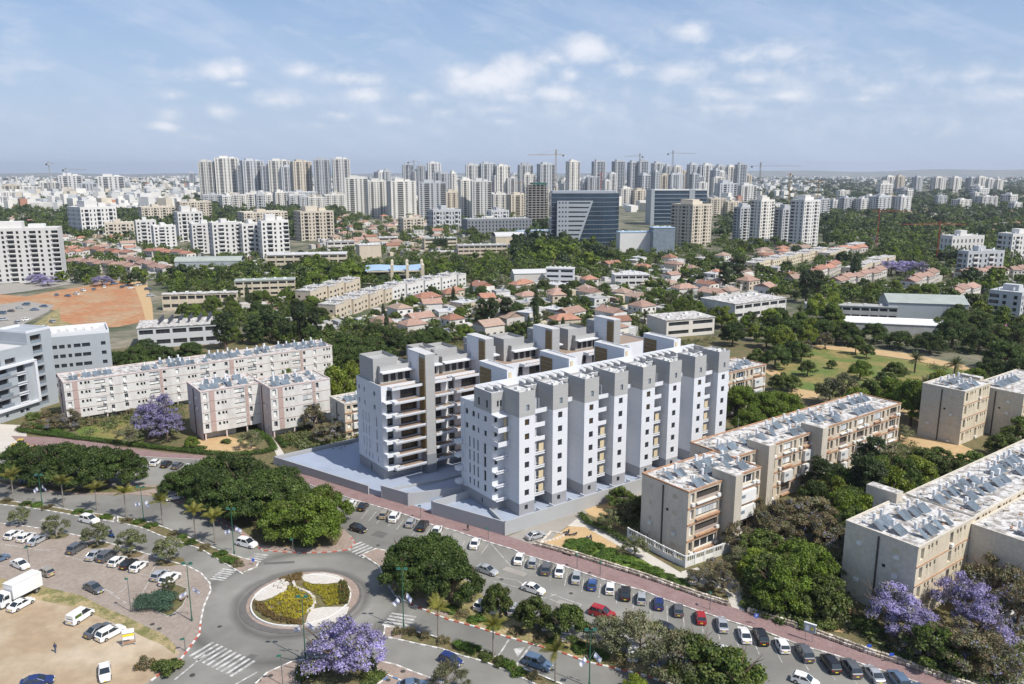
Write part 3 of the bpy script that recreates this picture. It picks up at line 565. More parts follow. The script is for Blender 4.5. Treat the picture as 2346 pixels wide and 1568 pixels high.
    # --- recesses between the bays
    for i in range(7):
        x0=BX[i]+4.25; x1=BX[i+1]; g=x1-x0
        if i%2==0:
            for k in range(7):
                z=4.25+3.2*k
                dep=5.6
                piece('balcony_slab','white_render',o,((x0+x1)/2+(.4 if k>5 else -.4),6.9,z),(g-.1 if k>5 else g*.78,3.9,.22))
                if k<7: piece('balcony_railing','white_render',o,((x0+x1)/2-.4 if k<6 else (x0+x1)/2,5.0,z+.5),(g*.78 if k<6 else g-.1,.12,.8 if k>3 else .25))
                if k<4:
                    piece('balcony_screen','beige_panel',o,(x0+.75,5.6,z+1.55),(1.1,.08,2.6)); piece('balcony_screen','beige_panel',o,(x0+g*.70,5.6,z+1.3),(1.3,.08,1.7))
                window(o,(x0+g*.5,8.84,z+1.4),1.7,2.1,0)
            piece('partition_wall','white_render',o,(x0+g*.38,7.2,15.5),(.2,3.4,22.0)); piece('partition_wall','panel_grey',o,(x0+g*.5,7.0,25.2),(.15,3.6,2.6))
            piece('entrance_door','wood_floor',o,(x0+g*.5,8.7,2.7),(1.2,.1,2.3))
        else:
            for k in range(6):
                z=4.25+3.2*k
                window(o,(x0+g*.25,8.84,z+1.4),.9,1.3,0,glass='glass_brown' if k>3 else 'glass_dark')
                if k>3: piece('balcony_slab','white_render',o,(x0+g*.3,7.8,z),(g*.55,2.0,.2)); piece('balcony_railing','white_render',o,(x0+g*.3,6.85,z+.5),(g*.55,.12,.9))
            piece('balcony_railing','white_render',o,(x0+g*.45,6.6,24.3),(g*.8,.12,1.0))
    # corner balconies by the end wall
    for k in range(6):
        z=4.25+3.2*k; big=k>3
        piece('balcony_slab','white_render',o,(4.6,7.7 if big else 8.1,z-.05),(3.1,2.3 if big else 1.5,.2))
        piece('balcony_railing','white_render',o,(4.6,6.6 if big else 7.4,z+.45),(3.1,.12,1.0 if big else .3))
        if big: piece('balcony_railing','white_render',o,(3.1,7.7,z+.45),(.12,2.3,1.0)); piece('balcony_screen','beige_panel',o,(5.9,8.0,z+1.5),(.1,1.0,2.0))
    piece('balcony_slab','white_render',o,(4.6,7.7,23.6),(3.1,2.3,.25)); 
    # --- stair cores rising above the roof
    for k in range(4):
        x=12.1+18.4*k
        b=MB(); res=shell(b,x,x+2.6,15.7,27.0,PZ,30.6); b.build('stair_core','white_render',parent=o)
        for j in range(10): piece('slat','wood_slat',o,(x-.05,24.3+.0*j,19.5+1.08*j),(.12,4.6,.98))
        piece('slat_panel','beige_panel',o,(x+.8,15.62,29.3),(.7,.1,2.0))
        b=MB(); parapet(b,x-.02,x+2.62,15.68,27.02,30.6,.35,.2); b.build('core_parapet','white_render',parent=o)
        piece('core_roof','roof_white',o,(x+1.3,21.3,30.68),(2.2,10.8,.1))
    return o
right_building()
def left_building():
    o=local_thing('apartment_building','white terraced apartment slab with wide balconies and grey slatted towers behind','apartment building')
    ZW,ZT=4.3,24.4; X0,X1=-7.4,84.0; Y0,Y1=39.9,53.2
    TX=[3.0,20.6,42.5,65.3]
    FLZ=[4.3+3.3*k for k in range(7)]  # floor levels up to terrace 24.1
    b=MB(); rowsE=[]
    rowsE.append((5.2,6.6,[(3.9,4.4),(5.6,6.2),(7.4,7.9),(10.4,10.9)]))
    for z in (9.0,12.3,15.6): rowsE.append((z-1.5,z+1.0,[(2.9,3.3),(4.5,4.9),(6.1,6.6),(10.0,10.7)]))
    for z in (18.9,22.3): rowsE.append((z-.6,z+.6,[(1.0,1.8),(4.0,4.7),(9.0,10.1)]))
    fr=[]
    for k,z in enumerate(FLZ[:6]):
        hs=[]
        for tx in TX:
            for (a,c) in ((tx-9.0,tx-7.4),(tx-5.3,tx-.6),(tx+3.1,tx+6.3),(tx+8.2,tx+10.0)):
                hs.append((a-X0,c-X0))
        hs=[h for h in hs if h[0]>.3 and h[1]<X1-X0-.3]; fr.append((z+.25,z+2.75,hs))
    res=shell(b,X0,X1,Y0,Y1,ZW,ZT,l=rowsE,f=fr,depth=.5); b.build('wall','white_render',parent=o)
    for (c,w,h,a) in res['l']: window(o,c,w,h,a,glass='glass_pale' if c[2]<17 and w<.8 else 'glass_dark',mull=0 if w<.8 else 1)
    for (c,w,h,a) in res['f']: window(o,c,w,h,a,mull=3 if w>3 else 1,name='glass_door' if w>3 else 'window',glass='glass_brown' if w>4 and c[2]<20 else 'glass_dark')
    b=MB(); res=shell(b,X0+.05,X1-.05,Y0+.05,Y1-.05,PZ,ZW-.003,f=[(2.6,3.4,[(2.5,4.2),(12,13),(15,17),(33,35)])],l=[(2.0,3.6,[(6.3,6.9)])],top=False); b.build('ground_floor_wall','grey_base',parent=o)
    for (c,w,h,a) in res['f']+res['l']: window(o,c,w,h,a,mull=0)
    b=MB(); parapet(b,X0,X1,Y0,Y1,ZT,.5,.2); b.build('parapet','white_render',parent=o)
    b=MB(); b.box(X0+.25,X1-.25,Y0+.25,Y1-.25,ZT+.02,ZT+.06); b.build('terrace_floor','wood_floor',parent=o)
    # balconies
    for n,tx in enumerate(TX):
        for side in (-1,1):
            for k,z in enumerate(FLZ):
                if side<0: a,c=tx-8.6,tx-.15
                else: a,c=tx+2.75,tx+(8.2 if n==0 else 7.6)
                a=max(a,X0+.3); c=min(c,X1)
                if c-a<1: continue
                dp=3.2 if k<5 else (3.0 if k==5 else 2.2)
                if side<0 and k<5: pass
                bb=newobj('balcony',None,o)
                piece('balcony_slab','white_render',bb,((a+c)/2,Y0-dp/2,z-.02),(c-a,dp,.26)); piece('balcony_floor','wood_floor',bb,((a+c)/2,Y0-dp/2+.1,z+.125),(c-a-.3,dp-.35,.04))
                piece('balcony_edge','white_render',bb,((a+c)/2,Y0-dp+.07,z+.22),(c-a,.14,.55)); 
                e=a+.07 if side<0 else c-.07
                piece('balcony_edge','white_render',bb,(e,Y0-dp/2,z+.3),(.14,dp,.5))
                if k%2==n%2: piece('planter_box','panel_grey',bb,(a+1.6,Y0-dp+.35,z+.5),(1.3,.35,.5))
        # tower
        ht=31.7 if n==0 else 33.3; b=MB(); b.box(tx+.02,tx+2.6,36.7,45.0,6.4,ht); b.build('tower_wall','slate_render' if False else 'grey_render',parent=o)
        b=MB(); b.box(tx-.12,tx,39.5,45.0,PZ,ht-.05); b.build('tower_flank','white_render',parent=o)
        b=MB(); b.box(tx-.03,tx+2.65,36.65,45.0,PZ,6.4); b.build('tower_base','slate_render',parent=o)
        for j in range(int(ht-7.2)): piece('slat','wood_slat',o,(tx-.08,38.2,7.2+1.0*j),(.2,2.5,.9))
        piece('tower_roof','roof_white',o,(tx+1.3,41.0,ht+.05),(2.8,8.3,.14))
        # penthouses
        for (a,c,y0,y1,z1,mt) in ((tx-10.4,tx-3.5,44.6,52.0,30.6,'grey_render'),(tx-8.8,tx-.05,43.2,50.0,28.8,'grey_render'),(tx+2.65,tx+7.6,43.0,50.5,29.6,'grey_render'),(tx+3.6,tx+8.6,46,52.4,31.0,'grey_render')):
            a=max(a,X0+.5); c=min(c,X1-.3)
            if c-a<1.5: continue
            b=MB(); n_=int((c-a)//2.0); hs=[(.8+2.0*j,2.2+2.0*j) for j in range(n_) if 2.2+2.0*j<c-a-.3]
            res=shell(b,a,c,y0,y1,ZT+.07,z1,f=[(ZT+.4,ZT+2.5,hs)] if y0<44 else [],depth=.3,top=False); b.build('penthouse_wall',mt,parent=o)
            for (cc,w,h,r) in res['f']: window(o,cc,w,h,r,mull=1,name='glass_door')
            b=MB(); b.box(a+.15,c-.15,y0+.15,y1-.15,z1-.9,z1-.82); b.build('penthouse_roof','roof_grey',parent=o)
            if y0<44: piece('pergola_beam','white_render',o,((a+c)/2,y0-.8,ZT+3.0),(c-a+.4,1.8,.3))
    # stepped gable end balconies on the left facade corner
    for k,z in enumerate(FLZ[:6]):
        piece('corner_balcony','white_render',o,(X0+1.8,Y0-1.0,z+.2),(3.4,2.0,.75 if k<5 else .3))
    return o
left_building()
# ================= OLD APARTMENT BLOCKS =================
_hm={}
def heater(parent,x,y,z,a,np_=1,h=1.0):
    """solar water heater: tank on legs with tilted collector in front"""
    if 'tank' not in _hm:
        m=MB(); m.tube((0,0,0),(0,0,1.25),.30,n=10); _hm['tank']=m.mesh('water_tank','tank_white')
        m=MB(); 
        for dx in(-.25,.25):
            for dy in(-.25,.25): m.tube((dx,dy,-.8),(dx*.8,dy*.8,0),.03,n=4,cap=False)
        _hm['stand']=m.mesh('tank_stand','steel')
        m=MB(); m.m=0; m.box(-.6,.6,-1.1,1.1,-.04,.04); m.m=1; m.box(-.56,.56,-1.05,1.05,.04,.055); _hm['panel']=m.mesh('solar_panel','steel','solar_glass')
    t=newobj('water_tank',_hm['tank'],parent); t.location=(x,y,z+.9*h); t.scale=(1,1,h)
    s=newobj('tank_stand',_hm['stand'],parent); s.location=(x,y,z+.85)
    for k in range(np_):
        c,q=math.cos(a),math.sin(a)
        px=x+(1.35)*c-(k*1.26-.63*(np_-1))*q; py=y+1.35*q+(k*1.26-.63*(np_-1))*c
        p=newobj('solar_panel',_hm['panel'],parent); p.location=(px,py,z+.68)
        p.rotation_euler=(-math.radians(38),0,a+math.pi/2+math.pi) ; p.rotation_euler=(math.radians(32),0,a+math.pi/2)
PANEL_A=math.radians(-54)-TH   # collectors face the noon sun, to the right of the picture
def old_block(name,label,s0,t0,L,D,H,style,nheat,towers=(),step=None,ends='l',seed=1,zb=0,band=True,endwin=True,pil=0,front='f'):
    r=random.Random(seed)
    o=local_thing('apartment_block',label,'apartment block',s0,t0,'old four storey blocks')
    wallm,endm,bandm={'tan':('tan_wall','tan_end','rust_band'),'grey':('cream_wall','grey_end','rust_band'),'white':('white_wall','pink_end','shutter_white'),'plain':('cream_wall','grey_end','rust_band')}[style]
    nf=4; z0=pil; fh=(H-z0)/nf
    mod=7.6; n=max(1,int(L//mod)); mw=L/n
    rows=[]; info=[]
    for k in range(nf):
        hs=[]; z=z0+fh*k
        for j in range(n):
            x=j*mw
            if style=='white':
                if j%2==0: hs+=[(x+.7,x+1.7),(x+4.4,x+5.0),(x+5.6,x+6.2),(x+6.5,x+7.0)]
                else: hs+=[(x+.5,x+3.4),(x+4.6,x+5.5)]
            else: hs+=[(x+.7,x+1.8),(x+2.4,x+mw-2.1),(x+mw-1.5,x+mw-.5)] if style!='plain' else [(x+1.0,x+2.2),(x+3.4,x+4.0),(x+4.5,x+5.1),(x+6,x+6.6)]
        hs=[h for h in hs if h[1]<L-.1]
        rows.append((z+.95,z+fh-.45,hs)); info.append(hs)
    er=[]
    if endwin:
        for k in range(nf): z=z0+fh*k; er.append((z+1.1,z+2.1,[(D*.18,D*.18+.8),(D*.68,D*.68+1.3)]))
    b=MB(); res=shell(b,0,L,0,D,z0,H,f=rows,depth=.55,top=False)
    # end walls have their own colour, tan and grey paled to lift shade; separate part
    wl=b.build('wall',wallm,parent=o)
    e=MB(); rl=facade(e,(-.04,D+.02),(0,-1),D+.04,0,H+.02,er,.25); e2=MB(); re_=facade(e2,(L+.04,-.02),(0,1),D+.04,0,H+.02,er,.25); e.build('end_wall',endm,parent=o); e2.build('end_wall',endm,parent=o)
    for (c,w,h,a) in rl+(re_ if 'r' in ends else []):
        if r.random()<.6: piece('shutter','shutter_white',o,c,(w,.1,h),a)
        else: window(o,c,w,h,a,frame='frame_white',glass='glass_dark' if r.random()<.7 else 'glass_pale')
        if r.random()<.45: piece('air_conditioner','ac_white',o,(c[0]-.45,c[1]-.2,c[2]-1.0),(.4,.85,.6))
    if endwin:
        piece('drain_pipe','pipe_dark',o,(-.14,D*.52,H*.5-.2),(.18,.28,H-.5)); piece('vent_window','glass_dark',o,(-.08,D*.42,H*.62),(.1,.55,.5))
    for (c,w,h,a) in res['f']:
        k=int((c[2]-z0)//fh); q=r.random()
        if w>2:
            if style in('tan','grey') and q<.35:
                piece('enclosed_balcony','shutter_white',o,(c[0],-.35,c[2]-.1),(w+.1,.9,h+.5)); piece('balcony_window','glass_pale',o,(c[0]-w*.2,-.82,c[2]+.25),(w*.35,.04,.7)); continue
            if style=='white' or q<.62: 
                m=max(2,int(w/1.1))
                for i in range(m): piece('shutter','shutter_white' if r.random()<.75 else 'shutter_grey',o,(c[0]-w/2+w*(i+.5)/m,c[1]-(.3 if q<.4 else .1),c[2]+.15),(w/m-.05,.08,h-.3))
            elif q<.8: window(o,(c[0],c[1],c[2]),w,h,a,frame='frame_white',mull=2,glass='glass_blue' if q<.68 else 'glass_dark')
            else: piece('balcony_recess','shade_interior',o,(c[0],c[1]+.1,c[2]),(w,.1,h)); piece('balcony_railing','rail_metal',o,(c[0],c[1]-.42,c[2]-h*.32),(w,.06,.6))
            if style in('tan','grey') : piece('balcony_ledge','rust_band' if r.random()<.6 else 'shutter_white',o,(c[0],-.28,c[2]-h/2-.28),(w+.2,.45,.30))
            if r.random()<.5: piece('air_conditioner','ac_white',o,(c[0]+w/2-.5,-.45,c[2]-.9),(.85,.4,.6))
        elif w>.9:
            if q<.5: piece('shutter','shutter_white',o,c,(w,.1,h),a)
            else: window(o,c,w,h,a,frame='frame_white')
            if r.random()<.3: piece('air_conditioner','ac_white',o,(c[0],-.25,c[2]-h/2-.3),(.85,.4,.6))
        else: window(o,c,w,min(h,.9),a,mull=0); piece('infill_panel',wallm,o,(c[0],c[1]-.25,c[2]-h/2+(h-.9)/2-.02),(w-.01,.44,h-.92))
    for k in range(1,nf+1):
        z=z0+fh*k
        if bandm and k<nf and style!='white': piece('floor_band',bandm,o,(L/2,-.06,z),(L,.14,.34 if style!='plain' else .16))
        if style=='white' and k<nf: piece('floor_band','rust_band' if False else 'pink_lattice',o,(L/2,-.03,z),(L,.08,.10))
    if style=='white':
        for k in range(nf):
            for j in range(n):
                if L>60 and j%3: continue
                x=j*mw
                for q in ((2.3,3.7) if j%2==0 else (3.6,4.4),): 
                    piece('lattice_panel','pink_lattice',o,(x+sum(q)/2,-.05,z0+fh*k+fh/2),(q[1]-q[0],.14,fh-.35))
    # pilotis / ground level
    if pil:
        x=.6
        while x<L: piece('column',endm,o,(x,.4,pil/2),(.4,.4,pil)); piece('column',endm,o,(x,D-.4,pil/2),(.4,.4,pil)); x+=mw/1.5
        b=MB(); b.box(1.2,L*.55,2.2,D-1,0,pil); b.build('ground_floor_wall',wallm,parent=o)
    # roof
    b=MB(); b.box(.22,L-.22,.22,D-.22,H-.2,H+.03); roof=b.build('roof','roof_stained',parent=o)
    b=MB(); parapet(b,-.1,L+.1,-.12,D+.1,H-.05,.32,.28); b.build('parapet',bandm if style in('tan',) else endm,parent=roof)
    pos=[]; i=0
    while len(pos)<nheat and i<nheat*4:
        i+=1; cx=r.uniform(1.5,max(1.6,L-8)); cy=r.choice((.26,.45,.68))*D+r.uniform(-.5,.5); k=r.choice((1,2,3,4))
        for j in range(k):
            q=(cx+j*2.9,cy+r.uniform(-.25,.25))
            if q[0]<L-2 and all(abs(q[0]-p_[0])>2.5 or abs(q[1]-p_[1])>3.0 for p_ in pos): pos.append(q)
    for (x,y) in pos[:nheat]:
        if r.random()<.12: m=MB(); m.tube((x,y,H),(x,y,H+1.0),.04,n=5); m.tube((x,y,H+1.0),(x-.12,y-.1,H+1.12),.55,.45,n=12); m.build('satellite_dish','shutter_grey',parent=roof)
        heater(roof,x,y,H,PANEL_A+r.uniform(-.08,.08),r.choice((1,2,2,2)),r.uniform(.85,1.15))
    for i in range(nheat*3):
        piece('roof_clutter',r.choice(('roof_grey','stone','shutter_grey','rust_band')),roof,(r.uniform(1,L-1),r.uniform(1,D-1),H+.12),(r.uniform(.3,1.4),r.uniform(.15,.7),r.uniform(.1,.35)),r.uniform(0,3))
    for i in range(max(1,int(nheat/6))):
        x,y=r.uniform(2,L-2),r.uniform(2,D-2); m=MB(); m.tube((x,y,H),(x,y,H+r.uniform(2,4.5)),.035,n=5); m.box(x-.5,x+.5,y-.02,y+.02,H+1.8,H+1.84); m.build('antenna','steel',parent=roof)
    for (tx,side) in towers:
        y0,y1=(-3.1,1.2) if side=='f' else (D-1.2,D+3.2)
        b=MB(); b.box(tx,tx+2.3,y0,y1,0,H+1.9); t=b.build('stair_tower','tower_concrete',parent=o)
        b=MB(); b.box(tx-.02,tx+2.32,y0-.02,y1+1.6,H+.1,H+1.92); b.build('stair_head','tower_concrete',parent=t)
        b=MB(); b.box(tx+.12,tx+2.18,y0+.12,y1+1.45,H+1.92,H+1.97); b.build('stair_head_roof','roof_stained',parent=t)
    return o
old_block('a','tan four storey block with white shutters and stair tower, nearest the driveway',22.9,-29.3,22.6,12.4,13.8,'tan',11,towers=[(10.3,'f')],seed=3)
old_block('a2','long tan four storey block with two concrete stair towers, behind the nearest tan block',45.6,-22.3,70,12.4,13.8,'tan',26,towers=[(8.0,'f'),(28.5,'f')],seed=5)
old_block('b','grey-ended block at the lower right with a roof full of solar heaters',35.2,-67.9,20.2,12.9,14.0,'plain',10,seed=8,towers=[(14.6,'b')])
old_block('b2','pale block continuing behind the grey-ended block at the right edge',55.4,-67.7,60,12.7,14.0,'plain',28,seed=9)
old_block('b3','cream side wing standing out toward the purple trees at right',54.0,-79.5,26,11.5,13.0,'plain',4,seed=10,endwin=False)
old_block('c','olive grey end block in front of the park lawn at right',135.0,-29.8,15.5,11.6,15.4,'plain',7,seed=12)
old_block('c2','olive grey block with roof hut, cut by the right edge',152.5,-38.0,30,14,13.5,'plain',7,seed=13,towers=[(2.0,'b')])
old_block('d','white block with pink lattice panels standing over the brown lawn',-33.3,99.3,17.7,13.8,14.3,'white',9,seed=15,pil=2.2)
old_block('d2','white block with lattice panels and pink end wall beside the footpath',-16.6,90.6,18.2,13,14.6,'white',9,seed=16,pil=2.0)
old_block('e','very long white block with closed balconies behind the purple jacaranda',-62.0,139.5,86,12.5,13.0,'white',34,seed=18,pil=1.6)
old_block('h','white block with rusty bands peeking out behind the eight-bay slab',97.0,26.0,26,12,14.0,'tan',9,seed=19)
old_block('i','grey brown block half hidden left of the white complex',-0.8,75.7,12,10,10.6,'grey',3,seed=21)
# white garden wall with blocks in front of the nearest tan block
def garden_wall():
    o=local_thing('garden_wall','white openwork garden wall at the foot of the nearest tan block','garden wall',22.9,-29.3)
    for (a,c) in (((-3.0,13.0),(-3.2,3.0)),((-3.2,3.0),(-3.0,-2.6)),((-3.0,-2.6),(9.5,-3.6))):
        L=math.hypot(c[0]-a[0],c[1]-a[1]); an=math.atan2(c[1]-a[1],c[0]-a[0]); n=int(L/2.2)
        for k in range(n):
            f=(k+.5)/n; p=(a[0]+(c[0]-a[0])*f,a[1]+(c[1]-a[1])*f)
            piece('wall_post','frame_white',o,(a[0]+(c[0]-a[0])*k/n,a[1]+(c[1]-a[1])*k/n,1.25),(.3,.3,2.5),an)
            piece('wall_panel','shutter_white',o,(p[0],p[1],.6),(L/n-.3,.15,1.2),an); piece('wall_cap','frame_white',o,(p[0],p[1],2.3),(L/n-.3,.2,.25),an)
            for j in range(4): 
                g=(j+.5)/4-.5; piece('lattice_bar','shutter_white',o,(p[0]+math.cos(an)*g*(L/n-.4),p[1]+math.sin(an)*g*(L/n-.4),1.7),(.12,.1,1.0),an)
    return o
garden_wall()
# ---- modern grey building upper left
def modern_building():
    p=at(93,941); rz=math.radians(72)
    o=thing('office_building','light grey modern building with framed dark loggias at the left edge','office building',(p[0],p[1],0),rz)
    # local: x runs away from the camera along the facade, y to the left (behind the facade)
    # left wing facade faces -y ... extends toward negative x
    L=46
    b=MB(); rows=[(1.0,2.2,[(L-26,L-25),(L-19,L-17.6),(L-12,L-11),(L-7,L-5.6),(L-5,L-3.6)])]
    for k in range(4): z=4.0+3.2*k; rows.append((z+.3,z+2.7,[(L-45+5.2*j,L-45+5.2*j+4.2) for j in range(7)]+[(L-6.4,L-3.6)]))
    rows.append((17.3,19.0,[(L-40+5*j,L-40+5*j+3.6) for j in range(7)]))
    res=shell(b,-L,0,0,14,0,21,f=rows,depth=.9); b.build('wall','panel_grey',parent=o)
    for (c,w,h,a) in res['f']: window(o,c,w,h,a,mull=2 if w>3 else 1); 
    for k in range(4):
        z=4.0+3.2*k; piece('dark_band','slate_render',o,(-L/2-1,-.06,z+2.95),(L-4,.12,.55)); 
        for j in range(7): piece('loggia_railing','glass_pale',o,(-L+(L-45)+5.2*j+2.1+.9,-.1,z+.75),(4.2,.08,.9))
        piece('window_surround','white_render',o,(-5.0,-.12,z+.25),(3.4,.16,.3)); piece('window_surround','white_render',o,(-5.0,-.12,z+2.75),(3.4,.16,.3))
    for z in (3.6,16.7): piece('frame_beam','white_render',o,(-L/2,-.5,z),(L,1.2,.6))
    piece('frame_post','white_render',o,(-.4,-.5,10.2),(.9,1.2,13.4))
    b=MB(); parapet(b,-L,0,0,14,21,.9,.3); b.build('parapet','panel_grey',parent=o); piece('roof','roof_white',o,(-L/2,7,21.03),(L-.6,13.4,.05))
    # stair core and right wing
    b=MB(); res=shell(b,0,9,2,15,0,25,f=[(1+3.4*k,3.6+3.4*k,[(1.2,5.2)]) for k in range(7)],depth=1.0); b.build('core_wall','panel_grey',parent=o)
    for (c,w,h,a) in res['f']: piece('opening','shade_interior',o,(c[0],c[1]+.1,c[2]),(w,.1,h),a); piece('opening_railing','glass_pale',o,(c[0],c[1]-.7,c[2]-.8),(w,.06,.9))
    b=MB(); parapet(b,0,9,2,15,25,.7,.3); b.build('parapet','white_render',parent=o)
    return o
modern_building()
def modern_wing():
    # right wing: roof corner seen at (91,775) and (247,760), about 20 m up
    p=at(92,776,20); q=at(250,762,20); a=math.atan2(q[1]-p[1],q[0]-p[0]); L=math.hypot(q[0]-p[0],q[1]-p[1])
    o=thing('office_building','pale grey building wing with strip windows behind the long white block','office building',(p[0],p[1],0),a)
    b=MB(); rows=[]
    for k in range(5): z=2.6+3.3*k; rows.append((z,z+1.3,[(L*.05,L*.12),(L*.14,L*.22),(L*.25,L*.33),(L*.37,L*.42),(L*.46,L*.56),(L*.58,L*.70),(L*.86,L*.93)]))
    res=shell(b,0,L,0,16,0,20,f=rows,depth=.4); b.build('wall','panel_grey',parent=o)
    for (c,w,h,r) in res['f']: window(o,c,w,h,r)
    b=MB(); parapet(b,0,L,0,16,20,1.0,.3); b.build('parapet','white_render',parent=o); piece('roof','roof_white',o,(L/2,8,20.04),(L-.6,15.4,.05))
    for k in range(6): piece('roof_unit','ac_white',o,(L*.2+k*2.6,9+(k%2)*2.5,20.5),(1.6,1.1,.9))
modern_wing()
# ================= VEGETATION =================
leafmat('leaf_ficus',(.034,.060,.012),(.074,.112,.022),.22)
leafmat('leaf_bright',(.085,.140,.014),(.150,.205,.026),.3)
leafmat('leaf_mid',(.080,.112,.024),(.150,.178,.050),.28)
leafmat('leaf_olive',(.12,.135,.065),(.21,.215,.12),.25)
leafmat('leaf_dark',(.028,.048,.016),(.060,.085,.028),.15)
leafmat('leaf_lime',(.15,.20,.025),(.23,.26,.045),.35)
leafmat('leaf_palm',(.12,.135,.022),(.22,.19,.04),.3)
leafmat('leaf_date',(.055,.072,.028),(.11,.115,.05),.2)
leafmat('leaf_brown',(.15,.11,.06),(.24,.18,.10),.2)
leafmat('bloom_purple',(.24,.21,.40),(.42,.38,.60),.35,flower=1)
leafmat('bloom_pink',(.50,.20,.33),(.60,.30,.42),.3,flower=1)
leafmat('leaf_yellow',(.38,.33,.03),(.50,.43,.05),.3)
leafmat('leaf_rust',(.13,.08,.025),(.20,.14,.04),.2)
leafmat('leaf_glaucous',(.06,.115,.075),(.10,.17,.11),.2)
leafmat('leaf_hedge',(.05,.10,.016),(.09,.15,.025),.25)
def leaf_mesh(name,blobs,n,size,mats,wts=None,seed=0,shellf=.35,flat=1.0,up=.25,rel=False):
    """blobs: (x,y,z,rx,rz); leaf sized faces spread through the outer part of each blob"""
    g=np.random.default_rng(seed); B=np.array([b[:5] for b in blobs],float); vol=B[:,3]**1.7*B[:,4]**.8; idx=g.choice(len(B),n,p=vol/vol.sum()) if not rel else g.integers(0,len(B),n)
    d=g.normal(size=(n,3)); d/=np.linalg.norm(d,axis=1)[:,None]; low=d[:,2]<-.35; d[low,2]*=-.6
    r=1-shellf*g.random(n)**1.5*1.6; r*=g.uniform(.84,1.18,n)*np.where(g.random(n)<.06,1.28,1.0)
    c=B[idx,:3]+d*r[:,None]*np.stack([B[idx,3],B[idx,3],B[idx,4]],1)
    nr=d*1.0+g.normal(size=(n,3))*.55+np.array([0,0,up]); nr/=np.linalg.norm(nr,axis=1)[:,None]
    t=np.cross(nr,g.normal(size=(n,3))); t/=np.linalg.norm(t,axis=1)[:,None]+1e-9; bt=np.cross(nr,t)
    s=size*g.uniform(.6,1.35,n)[:,None]*(B[idx,3][:,None] if rel else 1)
    V=np.empty((n,4,3)); V[:,0]=c-t*s*.62; V[:,1]=c-bt*s*.38; V[:,2]=c+t*s*.62; V[:,3]=c+bt*s*.42
    V[:,2]-=nr*s*.12
    me=bpy.data.meshes.new(name); me.vertices.add(4*n); me.vertices.foreach_set('co',V.reshape(-1)); me.loops.add(4*n); me.loops.foreach_set('vertex_index',np.arange(4*n,dtype=np.int32))
    me.polygons.add(n); me.polygons.foreach_set('loop_start',np.arange(0,4*n,4,dtype=np.int32)); me.polygons.foreach_set('loop_total',np.full(n,4,dtype=np.int32))
    for m in mats: me.materials.append(MATS[m])
    if len(mats)>1:
        w=np.array(wts if wts else [1/len(mats)]*len(mats)); bm=g.random((len(B),))  # clumps tend to share a colour
        k=(np.searchsorted(np.cumsum(w),np.clip(.55*g.random(n)+.45*bm[idx],0,.999))).astype(np.int32); me.polygons.foreach_set('material_index',np.clip(k,0,len(mats)-1))
    me.update(calc_edges=True); return me
def blobs_dome(n,R,H,z0,r,g,squash=.7,fill=.55):
    out=[]
    for i in range(n):
        a=g.uniform(0,2*math.pi); q=math.sqrt(g.random()) ; rr=R*q
        top=z0+(H-z0)*math.sqrt(max(0,1-(q*.98)**2)); z=top-r*.6-(H-z0)*g.random()**2*fill*(1)
        z=max(z,z0+r*.3)
        s=r*g.uniform(.7,1.25); out.append((rr*math.cos(a)*(1-.3*r/R),rr*math.sin(a)*(1-.3*r/R),z,s,s*squash))
    return out
def trunk_mesh(name,H,r,g,nb=6,spread=.6,mat='bark',fork=.35,tilt=0):
    b=MB(); p=np.array((0,0,-.2)); q=np.array((g.normal()*.2,g.normal()*.2,H*fork)); b.tube(p,q,r*1.25,r*.85,n=8,cap=False)
    for k in range(nb):
        a=2*math.pi*k/nb+g.uniform(-.4,.4); e=q+np.array((math.cos(a)*H*spread*g.uniform(.4,.8),math.sin(a)*H*spread*g.uniform(.4,.8),H*g.uniform(.25,.42)))
        b.tube(q,e,r*.55,r*.28,n=6,cap=False)
        for j in range(2):
            a2=a+g.uniform(-.8,.8); f=e+np.array((math.cos(a2)*H*.16,math.sin(a2)*H*.16,H*g.uniform(.08,.22))); b.tube(e,f,r*.26,r*.08,n=5,cap=False)
    return b.mesh(name,mat)
def frond_mesh(name,nf,L,lw,droop,mat,seed,z,upa=(.1,1.2),seg=7,leaflets=True):
    g=np.random.default_rng(seed); b=MB()
    for k in range(nf):
        a=2*math.pi*k/nf*2.4+g.uniform(-.2,.2); el=g.uniform(*upa); p=np.array((0,0,z),float); d=np.array((math.cos(a)*math.cos(el),math.sin(a)*math.cos(el),math.sin(el))); st_=L/seg*g.uniform(.85,1.1)
        side=np.array((-math.sin(a),math.cos(a),0))
        for s_ in range(seg):
            q=p+d*st_; w=lw*math.sin(math.pi*min(1,(s_+1.2)/(seg+.6)))+.04
            for sg in (-1,1):
                nl=3
                for j in range(nl):
                    c=p+(q-p)*(j+.5)/nl; tip=c+side*sg*w+d*w*.45-np.array((0,0,w*.45)); hw=d*st_/nl*.42
                    b.quad(tuple(c-hw),tuple(c+hw),tuple(tip+hw*.4),tuple(tip-hw*.4))
            p=q; d=d-np.array((0,0,droop*(s_+1)/seg)); d/=np.linalg.norm(d)
    return b.mesh(name,mat)
PROTO={}
def proto(kind,trunk,crown,H,R): PROTO.setdefault(kind,[]).append((trunk,crown,H,R))
